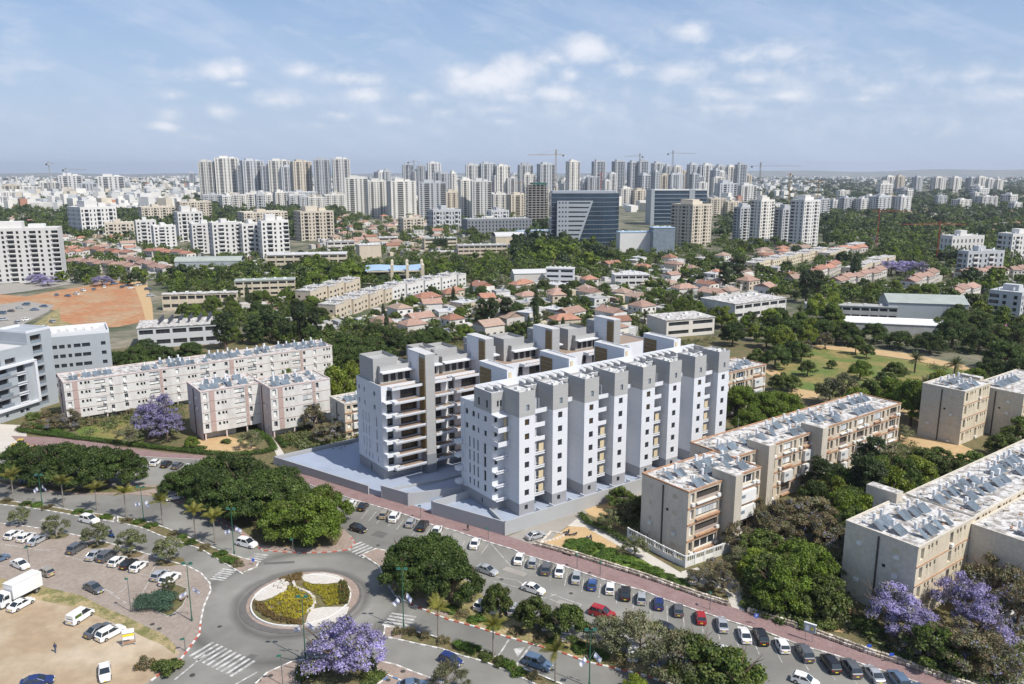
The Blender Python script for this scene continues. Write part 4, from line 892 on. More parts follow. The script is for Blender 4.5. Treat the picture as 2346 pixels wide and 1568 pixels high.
def mk_protos():
    for v in range(3):
        g=np.random.default_rng(50+v)
        R,H=6.5,8.5; bl=blobs_dome(70,R,H,2.2,1.35,g,.75); proto('ficus_tree',trunk_mesh('trunk',H,.42,g),leaf_mesh('crown',bl,26000,.34,['leaf_ficus','leaf_mid'],[.82,.18],v),H,R)
        R,H=6.0,8.5; bl=blobs_dome(60,R,H,2.2,1.3,g,.8); proto('bright_tree',trunk_mesh('trunk',H,.38,g),leaf_mesh('crown',bl,22000,.34,['leaf_bright','leaf_mid'],[.7,.3],10+v),H,R)
        R,H=4.2,6.5; bl=blobs_dome(46,R,H,2.0,1.0,g,.8,.8); proto('broad_tree',trunk_mesh('trunk',H,.26,g),leaf_mesh('crown',bl,11000,.34,['leaf_mid','leaf_ficus','leaf_bright'],[.5,.3,.2],20+v),H,R)
        R,H=3.6,5.6; bl=blobs_dome(34,R,H,2.0,.85,g,.75,.9); proto('olive_tree',trunk_mesh('trunk',H,.18,g,7,.5,'bark_grey'),leaf_mesh('crown',bl,4200,.27,['leaf_olive','leaf_mid'],[.7,.3],30+v,.5),H,R)
        R,H=5.5,8.0; bl=blobs_dome(42,R,H,2.8,1.15,g,.7,.8); proto('thin_tree',trunk_mesh('trunk',H,.24,g,8,.6,'bark_grey'),leaf_mesh('crown',bl,6000,.30,['leaf_olive','leaf_brown'],[.8,.2],33+v,.5),H,R)
        R,H=5.0,9.0; bl=blobs_dome(46,R,H,3.0,1.1,g,.75,.7); proto('jacaranda_tree',trunk_mesh('trunk',H,.28,g,7,.5,'bark'),leaf_mesh('crown',bl,9000,.27,['bloom_purple','leaf_olive','bark_grey'],[.70,.18,.12],40+v,.55),H,R)
        R,H=5.0,8.5; bl=blobs_dome(46,R,H,2.4,1.1,g,.75,.8); proto('fading_jacaranda_tree',trunk_mesh('trunk',H,.28,g,8,.5,'bark'),leaf_mesh('crown',bl,8500,.30,['leaf_brown','leaf_olive','bloom_purple'],[.45,.35,.2],44+v,.5),H,R)
        R,H=4.0,10.5; bl=[]
        for i in range(52):
            z=2.5+7.6*g.random()**.8; q=math.sin(math.pi*min(.98,max(.12,(z-1.2)/10)))**.7; a=g.uniform(0,6.28); rr=R*q*math.sqrt(g.random())*.85; bl.append((rr*math.cos(a),rr*math.sin(a),z,1.05,.8))
        proto('pine_tree',trunk_mesh('trunk',H,.28,g,5,.25),leaf_mesh('crown',bl,12000,.30,['leaf_dark','leaf_ficus'],[.75,.25],50+v),H,R)
        R,H=1.5,11.0; bl=[(g.normal()*.25*(1-z/11.5),g.normal()*.25*(1-z/11.5),z,1.4*math.sin(math.pi*(.15+.83*z/11.0))**.6,.9) for z in np.linspace(1.0,10.3,22)]
        proto('cypress_tree',trunk_mesh('trunk',4,.2,g,3,.1),leaf_mesh('crown',bl,6000,.26,['leaf_dark'],None,60+v,.2),H,R)
        R,H=4.5,6.5; bl=blobs_dome(46,R,H,1.5,1.1,g,.8,.9); proto('lime_tree',trunk_mesh('trunk',H,.26,g),leaf_mesh('crown',bl,11000,.34,['leaf_lime','leaf_bright'],[.6,.4],70+v),H,R)
        b=MB(); b.tube((0,0,-.2),(0,0,4.6),.17,.12,n=8,cap=False); b.tube((0,0,4.6),(0,0,5.6),.10,.06,n=8); proto('queen_palm',b.mesh('trunk','bark_grey'),frond_mesh('crown',15,2.9,.62,.34,'leaf_palm',80+v,5.4,(.15,1.25)),7.0,2.4)
        b=MB(); b.tube((0,0,-.2),(0,0,6.0),.30,.26,n=9,cap=False); proto('date_palm',b.mesh('trunk','bark'),frond_mesh('crown',34,3.4,.55,.16,'leaf_date',90+v,6.0,(-.55,1.35)),8.5,3.4)
        bl=blobs_dome(14,1.3,1.5,.2,.55,g,.85); proto('shrub',None,leaf_mesh('shrub',bl,2600,.20,['leaf_mid','leaf_ficus'],[.6,.4],100+v),1.5,1.3)
        bl=blobs_dome(14,1.3,1.5,.2,.5,g,.85); proto('bright_shrub',None,leaf_mesh('shrub',bl,2600,.18,['leaf_hedge','leaf_lime'],[.75,.25],110+v),1.5,1.3)
        bl=blobs_dome(16,1.5,1.3,.1,.5,g,.8,1); proto('dry_shrub',None,leaf_mesh('shrub',bl,1800,.18,['leaf_brown','leaf_olive','leaf_rust'],[.4,.3,.3],120+v,.5),1.3,1.5)
        bl=blobs_dome(14,1.3,1.5,.2,.5,g,.85); proto('pink_shrub',None,leaf_mesh('shrub',bl,2600,.22,['bloom_pink','leaf_mid'],[.85,.15],130+v),1.5,1.3)
        # far away kinds, coarse
        for kd,mats,w in (('far_tree',['leaf_ficus','leaf_mid','leaf_bright'],[.45,.4,.15]),('far_dark_tree',['leaf_dark','leaf_ficus'],[.7,.3]),('far_light_tree',['leaf_bright','leaf_lime'],[.6,.4])):
            bl=blobs_dome(26,4.5,7.5,1.2,1.25,g,.85); proto(kd,None,leaf_mesh('crown',bl,1700,.85,mats,w,140+v),7.5,4.5)
        bl=[(0,0,z,2.0*math.sin(math.pi*(.15+.83*z/13.0))**.7,1.3) for z in np.linspace(1.5,12,12)]; proto('far_conifer',None,leaf_mesh('crown',bl,1300,.6,['leaf_dark'],None,150+v,.3),13,2.0)
mk_protos()
NICE={'ficus_tree':'dark ficus','bright_tree':'bright green tree','broad_tree':'round green tree','olive_tree':'small sparse tree','thin_tree':'thin pale tree','jacaranda_tree':'purple jacaranda','fading_jacaranda_tree':'brownish jacaranda','pine_tree':'dark upright pine','cypress_tree':'slim dark cypress','lime_tree':'yellow-green leafy tree','queen_palm':'yellowish feathery palm','date_palm':'bushy date palm','shrub':'green shrub','bright_shrub':'light green shrub','dry_shrub':'dry brownish shrub','pink_shrub':'pink flowering shrub','far_tree':'rounded green tree','far_dark_tree':'dark green tree','far_light_tree':'light green tree','far_conifer':'dark pointed conifer'}
def plant(kind,p,H=None,R=None,label='',group=None,name=None,z=0):
    k=random.randrange(len(PROTO[kind])); tr,cr,h0,r0=PROTO[kind][k]
    sz=(H/h0 if H else random.uniform(.85,1.15)); sr=(R/r0 if R else sz*random.uniform(.92,1.1))
    nm=name or kind.replace('far_light_','').replace('far_dark_','').replace('far_','')
    if nm=='conifer': nm='conifer_tree'
    full=(NICE[kind]+' '+label).strip(); cat='shrub' if 'shrub' in kind else ('palm' if 'palm' in kind else 'tree')
    rz=random.uniform(0,6.28)
    if tr is None:
        o=newobj(nm,cr); o.location=(p[0],p[1],z); o.rotation_euler=(0,0,rz); o.scale=(sr,sr,sz); tag(o,full,cat,group); return o
    o=thing(nm,full,cat,(p[0],p[1],z),rz,group)
    for n_,d in (('trunk',tr),('crown',cr)):
        c=newobj(n_,d,o); c.scale=(sr,sr,sz)
    return o
# hand placed trees: kind, u, v of the foot, height, crown radius, where
T=[]
for u,v,h,r in ((62,1100,9.5,6.2),(105,1110,9.5,6.2),(150,1108,10,6.6),(198,1114,10.3,6.8),(245,1114,10,6.4),(290,1112,8.8,5.2)): T.append(('ficus_tree',u,v,h,r,'in the row above the boulevard at left'))
for u,v,h,r in ((412,1138,6.5,4.6),(455,1140,8.6,5.8),(505,1128,9.8,6.4),(500,1165,9.5,6.8),(560,1150,10.5,7),(590,1195,10,6.6),(625,1170,10,6.6),(668,1195,9,6.0),(650,1160,9.5,5.6),(540,1185,9,6)): T.append(('ficus_tree',u,v,h,r,'in the big clump left of the roundabout'))
for u,v,h,r in ((655,1235,8.5,5.8),(715,1240,10.0,6.6),(745,1205,9,5.6)): T.append(('bright_tree',u,v,h,r,'at the roundabout end of the clump'))
for u,v,h,r in ((955,1348,9.5,6.4),(1035,1378,9.0,5.6),(1000,1340,10,5.6),(935,1330,7.5,4.8)): T.append(('ficus_tree',u,v,h,r,'on the island right of the roundabout'))
T+=[('broad_tree',1138,1408,5.6,2.7,'between parked cars on the long island'),('broad_tree',1218,1440,5.8,3.1,'beside the white cars on the long island'),('broad_tree',1300,1468,6.2,3.5,'on the long island left of the pale thin trees'),
 ('thin_tree',1400,1500,7.0,4.2,'on the island above the palms'),('thin_tree',1465,1515,8.0,5.0,'on the island above the palms'),('thin_tree',1540,1560,8,5.2,'hiding parked cars at bottom right'),('broad_tree',1600,1568,8,5.2,'hiding parked cars at bottom right'),('broad_tree',1680,1600,7.5,4.8,'at the bottom edge near the parking row'),('lime_tree',1455,1590,3.2,1.8,'at the bottom edge below the thin trees'),('thin_tree',1030,1590,5,3,'on the paved plaza at the bottom edge')]
for u,v,h,r in ((48,1204,4.6,2.2),(130,1231,5.0,2.6),(223,1250,5.2,2.8),(300,1270,5.4,2.9),(387,1287,5.6,3.0),(388,1360,3.4,1.2)): T.append(('olive_tree',u,v,h,r,'beside the paved car park'))
for u,v in ((32,1147),(147,1162),(223,1170),(290,1187),(373,1204),(448,1234),(493,1245)): T.append(('queen_palm',u,v,random.uniform(6.8,7.8),2.3,'in the planted median at left'))
for u,v in ((1004,1467),(1130,1509),(1272,1566)): T.append(('queen_palm',u,v,random.uniform(7.0,7.6),2.1,'in the planted median at lower right'))
T+=[('jacaranda_tree',772,1545,9.0,5.4,'in the bed below the roundabout'),('jacaranda_tree',825,1535,7.5,4.4,'in the bed below the roundabout'),('jacaranda_tree',370,1000,13.0,5.2,'in front of the long white block'),('jacaranda_tree',385,1012,9.0,4.8,'in front of the long white block'),('jacaranda_tree',345,1005,11.5,4.6,'in front of the long white block'),('broad_tree',1850,862,6,3.4,'on the park lawn'),('bright_tree',1970,868,7,4,'on the park lawn'),('broad_tree',2050,872,7,4.2,'on the park lawn'),('lime_tree',2150,900,8,4.6,'on the park lawn'),('broad_tree',1835,830,8,4.4,'on the park lawn'),('bright_tree',2230,895,8,5,'on the park lawn'),
 ('fading_jacaranda_tree',165,985,6.5,3.2,'by the corner of the long white block'),('fading_jacaranda_tree',130,985,5,3,'by the corner of the long white block'),('fading_jacaranda_tree',720,990,9,3.8,'beside the plinth of the white complex'),('fading_jacaranda_tree',745,1015,6,4,'beside the plinth of the white complex'),('fading_jacaranda_tree',770,1005,6,4,'beside the plinth of the white complex'),
 ('lime_tree',770,955,16,6.2,'overtopping the lattice block by the white complex'),('lime_tree',805,930,15,4.5,'overtopping the lattice block by the white complex'),
 ('jacaranda_tree',2040,1450,8.5,5.2,'in front of the grey-ended block'),('jacaranda_tree',2090,1475,6.5,4.4,'in front of the grey-ended block'),('jacaranda_tree',2200,1440,10,5.0,'beside the cream side wing'),('fading_jacaranda_tree',2270,1400,10.5,5.4,'beside the cream side wing'),('jacaranda_tree',2250,1480,8,4.5,'beside the cream side wing'),
 ('fading_jacaranda_tree',2330,1450,9,5,'at the right edge'),('fading_jacaranda_tree',2190,1530,8,5,'above the pavement at lower right'),('fading_jacaranda_tree',2260,1545,7,4.6,'above the pavement at lower right'),('broad_tree',2130,1520,6.5,4.2,'above the stone wall at lower right'),('fading_jacaranda_tree',2100,1500,5,3.6,'above the stone wall at lower right')]
for u,v,h,r in ((1770,1270,8,4.4),(1830,1250,9,5.0),(1890,1270,8.5,4.8),(1930,1300,7.5,4.2),(1800,1230,8.5,4.4),(1860,1215,8,4.4),(1900,1235,7,4),(1755,1225,8.5,3.8),(1640,1330,4.5,2.8),(1600,1345,4,2.4),(1655,1360,4.5,2.8)): T.append(('fading_jacaranda_tree',u,v,h,r,'in the thicket between the tan and grey blocks'))
for u,v,h,r in ((1800,1395,8.5,5.4),(1850,1370,10,5.6),(1765,1360,8,4.6),(1880,1405,7.5,4.6)): T.append(('bright_tree' if u>1790 and u<1860 else 'broad_tree',u,v,h,r,'left of the grey-ended block'))
for u,v,h,r in ((1975,1180,14,5.0),(2030,1170,11,5.6),(1925,1165,10,5.2),(1885,1140,9.5,5.0),(2060,1130,9,4.6),(1990,1110,12,4),(1940,1195,8,5)): T.append(('pine_tree' if u in(1975,1990,1885) else ('lime_tree' if u in(2030,) else 'ficus_tree'),u,v,h,r,'in the dark grove behind the tan blocks'))
for u,v,h,r in ((1700,960,11,5.6),(1755,965,9.5,5.4),(1800,960,8.5,5),(1720,1000,9,5),(1780,945,7,4)): T.append(('bright_tree',u,v,h,r,'between the white complex and the park'))
T+=[('broad_tree',1790,900,7,4.6,'at the edge of the park lawn'),('broad_tree',1815,895,5.5,3.4,'at the edge of the park lawn'),('thin_tree',1925,935,12,6.5,'below the park lawn'),('olive_tree',1900,925,9,5,'below the park lawn'),('broad_tree',1985,945,11,5.5,'below the park lawn'),('bright_tree',2035,950,12,5.5,'below the park lawn'),('bright_tree',2085,975,14.5,6.2,'below the park lawn'),('broad_tree',2115,960,12,4.6,'below the park lawn'),('lime_tree',1960,955,10,5,'below the park lawn'),('broad_tree',2150,940,9,5,'below the park lawn'),
 ('pine_tree',2015,905,8,2.4,'on the park lawn'),('date_palm',2120,915,8,3.6,'beside the park lawn'),('date_palm',2185,870,8.5,4,'beside the park path'),('date_palm',2095,855,8,4,'beside the park path'),('broad_tree',1905,845,3.5,2,'on the park lawn'),
 ('ficus_tree',1775,845,9,6,'left of the park lawn'),('ficus_tree',1815,825,8,5,'left of the park lawn'),('lime_tree',1790,805,11,6.5,'left of the park lawn'),('lime_tree',1850,790,9,5,'above the park lawn'),('broad_tree',1735,840,7,4,'left of the park lawn'),('fading_jacaranda_tree',1890,800,8,3.6,'above the park lawn'),('fading_jacaranda_tree',1845,810,6,3.2,'above the park lawn'),
 ('broad_tree',1960,812,8,3.4,'above the park lawn'),('broad_tree',1985,822,6,3,'above the park lawn'),('ficus_tree',1940,790,10,6,'above the park lawn'),('ficus_tree',2000,785,9,6,'above the park lawn'),('ficus_tree',2060,800,8,6,'above the park lawn'),('ficus_tree',2130,810,9,6.5,'above the park lawn'),('ficus_tree',2180,800,13,8,'above the park lawn'),('ficus_tree',2240,810,10,6,'above the park lawn'),('ficus_tree',2300,850,12,8,'at the right edge of the park'),('ficus_tree',2340,880,10,7,'at the right edge of the park'),('ficus_tree',2270,870,8,6,'at the right edge of the park'),
 ('bright_tree',1900,760,14,7,'behind the park lawn'),('lime_tree',1870,735,14,6,'behind the park lawn'),('lime_tree',1905,725,13,5.5,'behind the park lawn')]
for u,v,h,r in ((2180,1095,5,4),(2230,1080,5,4.5),(2300,1050,7,5),(2340,1020,8,5),(2060,1010,5,4),(2150,1060,4,3.6),(2020,1040,5,5)): T.append(('broad_tree',u,v,h,r,'around the olive grey block') if u>2100 else ('thin_tree',u,v,h,r,'around the olive grey block'))
for u,v,h,r,k in ((1730,1330,6,4,'lime_tree'),(1745,1290,7,4.4,'broad_tree'),(1960,1250,8,5,'broad_tree'),(1985,1225,9,5,'lime_tree'),(1930,1215,9,5,'bright_tree'),(1830,1330,8,5,'bright_tree'),(1900,1340,7.5,4.5,'thin_tree'),(2010,1140,10,5,'bright_tree'),(2090,1110,7,5,'lime_tree'),(2120,1080,6,4.6,'broad_tree'),(1870,1180,8,4.6,'ficus_tree'),(1910,1180,9,5,'lime_tree'),(1700,1310,5,3.4,'thin_tree'),(1690,1260,6,3.6,'fading_jacaranda_tree')): T.append((k,u,v,h,r,'in the thick garden between the right blocks'))
# left: behind the long white block
for u,v,h,r in ((270,855,8.5,6),(320,848,9.5,6.2),(375,840,8.5,6),(440,832,9,5.6),(340,835,10,5)): T.append(('pine_tree' if u==340 else 'ficus_tree',u,v,h,r,'behind the roof of the long white block'))
for u,v,h,r in ((516,800,15.5,5.4),(585,790,13.5,4.4),(620,785,17,4.6),(688,785,19,4.2),(722,785,16,3.6),(655,790,12,4)): T.append(('pine_tree',u,v,h,r,'rising behind the long white block'))
for u,v,h,r in ((790,830,12,8),(850,835,11,8),(900,820,11,8),(960,810,10,7),(820,850,10,7),(770,850,11,6),(1000,795,9,6)): T.append(('ficus_tree',u,v,h,r,'in the wood behind the white complex'))
for u,v,h,r in ((600,890,9,5),(650,885,9,5.4),(570,885,7,4)): T.append(('bright_tree',u,v,h,r,'between the two white blocks'))
for u,v,h,r in ((400,905,8,4.6),(460,900,7.5,4.6),(430,895,6,4),(330,905,6,3)): T.append(('ficus_tree',u,v,h,r,'between the two white blocks'))
T+=[('bright_tree',440,1025,3.2,2.0,'on the lawn of the white lattice block'),('olive_tree',575,1030,5.5,3.6,'on the brown lawn of the lattice block'),('thin_tree',295,1020,5.5,3.8,'on the lawn of the long white block'),('broad_tree',1480,800,10,4,'behind the far end of the white complex'),
 ('olive_tree',1395,1215,5,2.6,'in the sandy yard beside the driveway'),('olive_tree',1430,1200,5,2.6,'in the sandy yard beside the driveway'),('olive_tree',1455,1275,4.5,2.6,'by the footpath near the garden wall'),('broad_tree',1460,1185,5,3,'under the plinth wall by the footpath'),('broad_tree',1420,1165,5,3.2,'under the plinth wall by the footpath')]
for k,u,v,h,r,w in T: plant(k,at(u,v),h,r,w)
# shrubs
S=[]
for u,v,r in ((386,1538,2.2),(330,1530,1.5)): S.append(('shrub' if r>2 else 'dry_shrub',u,v,1.9,r,'at the corner of the dirt lot'))
for u,v in ((705,1545),(725,1535),(850,1555),(840,1530)): S.append(('shrub',u,v,1.6,1.8,'under the blooming jacaranda'))
for u,v,k in ((1050,1485,'bright_shrub'),(1085,1494,'bright_shrub'),(1065,1488,'bright_shrub'),(1113,1508,'shrub'),(1146,1520,'shrub'),(1165,1530,'bright_shrub'),(1190,1545,'bright_shrub'),(1225,1555,'dry_shrub'),(940,1452,'dry_shrub'),(970,1462,'dry_shrub'),(1015,1473,'dry_shrub'),(912,1452,'dry_shrub')): S.append((k,u,v,1.2,1.2,'in the lower right median'))
for i,(u,v) in enumerate([(15,1150),(60,1158),(85,1160),(110,1165),(200,1180),(240,1188),(290,1196),(315,1200),(345,1208),(400,1226),(418,1236),(440,1245),(470,1256),(505,1272),(520,1285),(545,1295),(530,1290),(180,1176)]): S.append(('bright_shrub' if i%3 else 'dry_shrub',u,v,.9,1.4,'in the left median'))
for u,v in ((1310,1248),(1335,1246),(1362,1256),(1395,1270),(1430,1285),(1465,1300),(1500,1315),(1530,1330),(1560,1342),(1345,1262),(1380,1280)): S.append(('bright_shrub',u,v,.9,2.0,'on the lawn above the stone wall'))
for u,v in ((1910,1385),(1885,1440),(1960,1430),(2000,1460),(2040,1475),(2080,1505),(2120,1530),(1730,1395),(1750,1405),(1790,1418),(1840,1432),(1990,1440)): S.append(('shrub' if u%3 else 'dry_shrub',u,v,1.7,2.0,'above the lower right stone wall'))
for u,v in ((60,985),(90,978),(120,972),(75,960),(110,955),(260,945),(300,950),(210,972),(185,965)): S.append(('shrub' if u%2 else 'dry_shrub',u,v,2.2,2.4,'by the corner of the long white block'))
for u,v in ((462,1030),(520,1015),(596,1008),(680,985),(700,1020),(720,1035),(760,1040),(690,1045),(660,1020)): S.append(('shrub',u,v,1.3,1.5,'around the lattice block'))
for u,v in ((1030,1400),(1060,1410),(1095,1422),(1130,1432),(1180,1450),(1240,1468),(1270,1480),(1330,1490),(1370,1505),(1000,1388),(1420,1520)): S.append(('bright_shrub' if u%20 else 'dry_shrub',u,v,1.0,1.6,'on the long grassy island'))
S+=[('pink_shrub',2300,775,5.5,5,'near the right edge behind the park')]
for u,v in ((2105,1040),(2140,1055),(2020,1000),(2050,1060),(2110,1085),(2160,1090)): S.append(('dry_shrub' if u%4 else 'shrub',u,v,2,3,'around the olive grey block'))
for k,u,v,h,r,w in S: plant(k,at(u,v),h,r,w)
# round bush bed in the car park, glaucous
b_=[(x,y,.9+random.uniform(-.2,.2),1.15,.8) for x,y in ((0,0),(1.6,.4),(2.9,-.1),(.8,1.4),(2.2,1.6),(-.6,1.9),(1,2.9),(2.6,2.6))]
p=at(352,1392); o=newobj('juniper_bed',leaf_mesh('juniper_bed',b_,9000,.16,['leaf_glaucous'],None,5)); o.location=(p[0]-1.5,p[1]-1,.1); o.scale=(1.35,1.2,1); tag(o,'blue-green clipped bushes in the kerbed bed of the paved car park','shrubs')
# hedges
def hedge(path,label,w=1.6,h=1.3,mat='leaf_hedge'):
    bl=[(p[0],p[1],h*.45,w*.55,h*.62) for (p,a) in walk(W2(path),.9)]
    o=newobj('hedge',leaf_mesh('hedge',bl,int(len(bl)*190),.24,[mat,'leaf_ficus'],[.75,.25],len(bl),.3)); tag(o,label,'hedge')
hedge([(46,990),(177,1008),(276,1018),(354,1029),(460,1040),(524,1046),(602,1040),(630,1032),(618,1010),(586,990)],'long clipped hedge along the pavement below the white blocks')
hedge([(637,1006),(646,1016),(655,1027)],'short clipped hedge on the right side of the footpath')
hedge([(46,990),(60,975),(100,985),(170,1003)],'looser hedge tip at the corner by the pale yard')
hedge([(1330,1183),(1345,1200),(1400,1225),(1450,1256)],'dark hedge running beside the sandy yard path',1.5,1.2,'leaf_ficus')
# planting of the roundabout
def region(pts,n,size,mats,wts,h,seed,name,label):
    P=np.array(W2(pts)); g=np.random.default_rng(seed); lo,hi=P.min(0),P.max(0); out=[]
    def inside(q):
        c=False
        for i in range(len(P)):
            a,b=P[i],P[i-1]
            if (a[1]>q[1])!=(b[1]>q[1]) and q[0]<(b[0]-a[0])*(q[1]-a[1])/(b[1]-a[1])+a[0]: c=not c
        return c
    while len(out)<n:
        q=g.uniform(lo,hi)
        if inside(q): out.append((q[0],q[1],.34+h*.35,.30,h*.6))
    o=newobj(name,leaf_mesh(name,out,n*26,size,mats,wts,seed,.4)); tag(o,label,'plants'); o['kind']='stuff'; return o
region([(620,1378),(650,1362),(672,1345),(688,1352),(700,1362),(720,1376),(722,1392),(700,1412),(680,1425),(640,1418),(612,1405),(608,1388)],420,.16,['leaf_yellow','leaf_rust'],[.7,.3],.45,3,'yellow_groundcover','yellow flowering groundcover in the middle of the roundabout')
region([(690,1338),(720,1346),(770,1344),(778,1360),(776,1388),(750,1393),(740,1378),(722,1362),(700,1350)],300,.16,['leaf_yellow','leaf_lime'],[.75,.25],.45,4,'yellow_groundcover','yellow groundcover on the right side of the roundabout')
region([(582,1384),(606,1388),(614,1405),(642,1420),(690,1428),(694,1438),(650,1432),(610,1418),(588,1402)],200,.16,['leaf_rust','leaf_brown'],[.6,.4],.6,5,'low_shrubs','rust brown low shrubs along the front rim of the roundabout')
region([(640,1332),(670,1322),(694,1318),(690,1332),(660,1340)],110,.16,['leaf_rust','leaf_brown'],[.6,.4],.6,6,'low_shrubs','brown low shrubs at the back rim of the roundabout')
region([(779,1338),(792,1338),(800,1360),(798,1388),(778,1390),(776,1360)],130,.18,['leaf_rust','leaf_ficus'],[.5,.5],.7,7,'low_shrubs','dark low shrubs at the right rim of the roundabout')
def rock_line():
    o=thing('stone_edging','curved line of white stones winding through the roundabout planting','stone edging'); m=[]
    for (p,a) in walk(W2([(672,1338),(676,1350),(690,1356),(708,1364),(718,1374),(722,1388),(716,1398),(700,1410)]),.62):
        piece('stone','planter_white',o,(p[0],p[1],.45),(.6*random.uniform(.8,1.2),.42*random.uniform(.8,1.2),.4),a+random.uniform(-.4,.4),random.uniform(-.1,.1))
    for (u,v) in ((640,1340),(648,1338),(655,1344),(644,1350),(634,1346)): 
        p=at(u,v); piece('stone','planter_white',o,(p[0],p[1],.5),(1.0,.8,.5),random.uniform(0,3))
rock_line()
# ================= VEHICLES =================
CAR={}
def loft(b,secs):
    """secs: list of (x, halfwidth_bottom, z_bottom, halfwidth_top, z_top)"""
    i0=len(b.v)
    for (x,wb,zb,wt,zt) in secs: b.v+=[(x,-wb,zb),(x,-wt,zt),(x,wt,zt),(x,wb,zb)]
    for k in range(len(secs)-1):
        i=i0+4*k
        for j in range(4):
            n=(j+1)%4; b.f.append((i+j,i+n,i+4+n,i+4+j)); b.mi.append(b.m)
    b.f.append((i0,i0+3,i0+2,i0+1)); b.mi.append(b.m); i=i0+4*(len(secs)-1); b.f.append((i,i+1,i+2,i+3)); b.mi.append(b.m)
def car_meshes():
    # type: length, body profile top heights, cabin
    P={'hatchback':(4.0,1.48,[(-2.0,.66,.86),(-1.85,.80,.92),(-1.0,.84,.95),(.6,.84,.95),(1.55,.78,.78),(1.95,.62,.60),(2.0,.55,.45)],(-1.85,-1.5,.15,.95)),
       'sedan':(4.6,1.45,[(-2.3,.66,.80),(-2.15,.80,.96),(-1.5,.84,.98),(.7,.84,.94),(1.8,.80,.80),(2.2,.66,.62),(2.3,.56,.46)],(-1.75,-1.0,.25,1.1)),
       'suv':(4.7,1.72,[(-2.35,.74,.95),(-2.2,.86,1.05),(-1.2,.90,1.08),(.8,.90,1.05),(1.85,.86,.95),(2.25,.76,.75),(2.35,.66,.5)],(-2.2,-1.85,.25,1.15)),
       'van':(4.7,1.95,[(-2.35,.80,1.1),(-2.3,.90,1.15),(-1.2,.92,1.15),(1.0,.92,1.1),(1.8,.88,1.0),(2.25,.76,.75),(2.35,.66,.5)],(-2.3,-2.2,.7,1.55))}
    for k,(L,H,prof,(c0,c1,c2,c3)) in P.items():
        b=MB(); secs=[(x,w*1.03,.28,w*.95,z) for x,w,z in prof]; loft(b,secs); body=b.mesh('body','car_paint_white',smooth=False)
        zt=prof[2][2]-.03; W_=prof[3][1]
        g=MB(); loft(g,[(c0,W_*.90,zt,W_*.70,zt+.05),(c1,W_*.93,zt,W_*.78,H-.06),(c2,W_*.94,zt,W_*.78,H-.05),(c3,W_*.88,zt-.05,W_*.70,zt+.03)]); gl=g.mesh('windows','car_glass')
        r=MB(); loft(r,[(c1-.02,W_*.80,H-.10,W_*.70,H-.02),(c1+.3,W_*.82,H-.08,W_*.72,H),((c1+c2)/2,W_*.82,H-.08,W_*.74,H+.02),(c2+.02,W_*.80,H-.10,W_*.70,H-.02)])
        for sx in(-1,1):   # pillars
            for (xa,xb) in ((c0,c1),(c3,c2),((c1+c2)/2,(c1+c2)/2)):
                r.tube((xa,sx*W_*.93,zt),(xb,sx*W_*.80,H-.06),.05,n=4,cap=False)
        rf=r.mesh('roof','car_paint_white')
        if k=='van': 
            g2=MB(); loft(g2,[(-2.28,.86,1.1,.80,1.88),(-.4,.90,1.1,.82,1.9)]); vb=g2.mesh('cargo_side','car_paint_white')
        else: vb=None
        w=MB(); w.m=0; w.tube((0,-.11,0),(0,.11,0),.33,n=14); w.m=1; w.tube((0,-.125,0),(0,.125,0),.20,n=10); wh=w.mesh('wheel','tyre','rim')
        CAR[k]=(L,W_,body,gl,rf,wh,vb,prof)
    b=MB(); b.box(-.03,.03,-.17,.17,-.07,.07); CAR['hl']=b.mesh('headlight','headlight'); CAR['tl']=b.mesh('taillight','taillight'); CAR['pl']=b.mesh('number_plate','number_plate')
car_meshes()
def car(kind,color,p,a,label,group='parked cars',z=.01,cat='car'):
    L,W_,body,gl,rf,wh,vb,prof=CAR[kind]
    o=thing('car' if kind!='van' else 'van',label,cat if kind!='van' else 'van',(p[0],p[1],z),a,group); mt=MATS['car_paint_'+color.replace(' ','_')]
    def add(n,d,l=(0,0,0),paint=False):
        c=newobj(n,d,o); c.location=l
        if paint: c.material_slots[0].link='OBJECT'; c.material_slots[0].material=mt
        return c
    add('body',body,paint=True); add('windows',gl); add('roof',rf,paint=True)
    if vb: add('cargo_side',vb,paint=True)
    for x in (-L*.30,L*.31):
        for y in (-1,1): add('wheel',wh,(x,y*(W_-.06),.33))
    for y in (-1,1): add('headlight',CAR['hl'],(L/2-.05,y*W_*.52,.56)); add('taillight',CAR['tl'],(-L/2+.02,y*W_*.60,.74))
    add('number_plate',CAR['pl'],(L/2+.01,0,.42)); add('number_plate',CAR['pl'],(-L/2-.01,0,.55)).scale=(1,1.3,1)
    return o
rad=math.radians
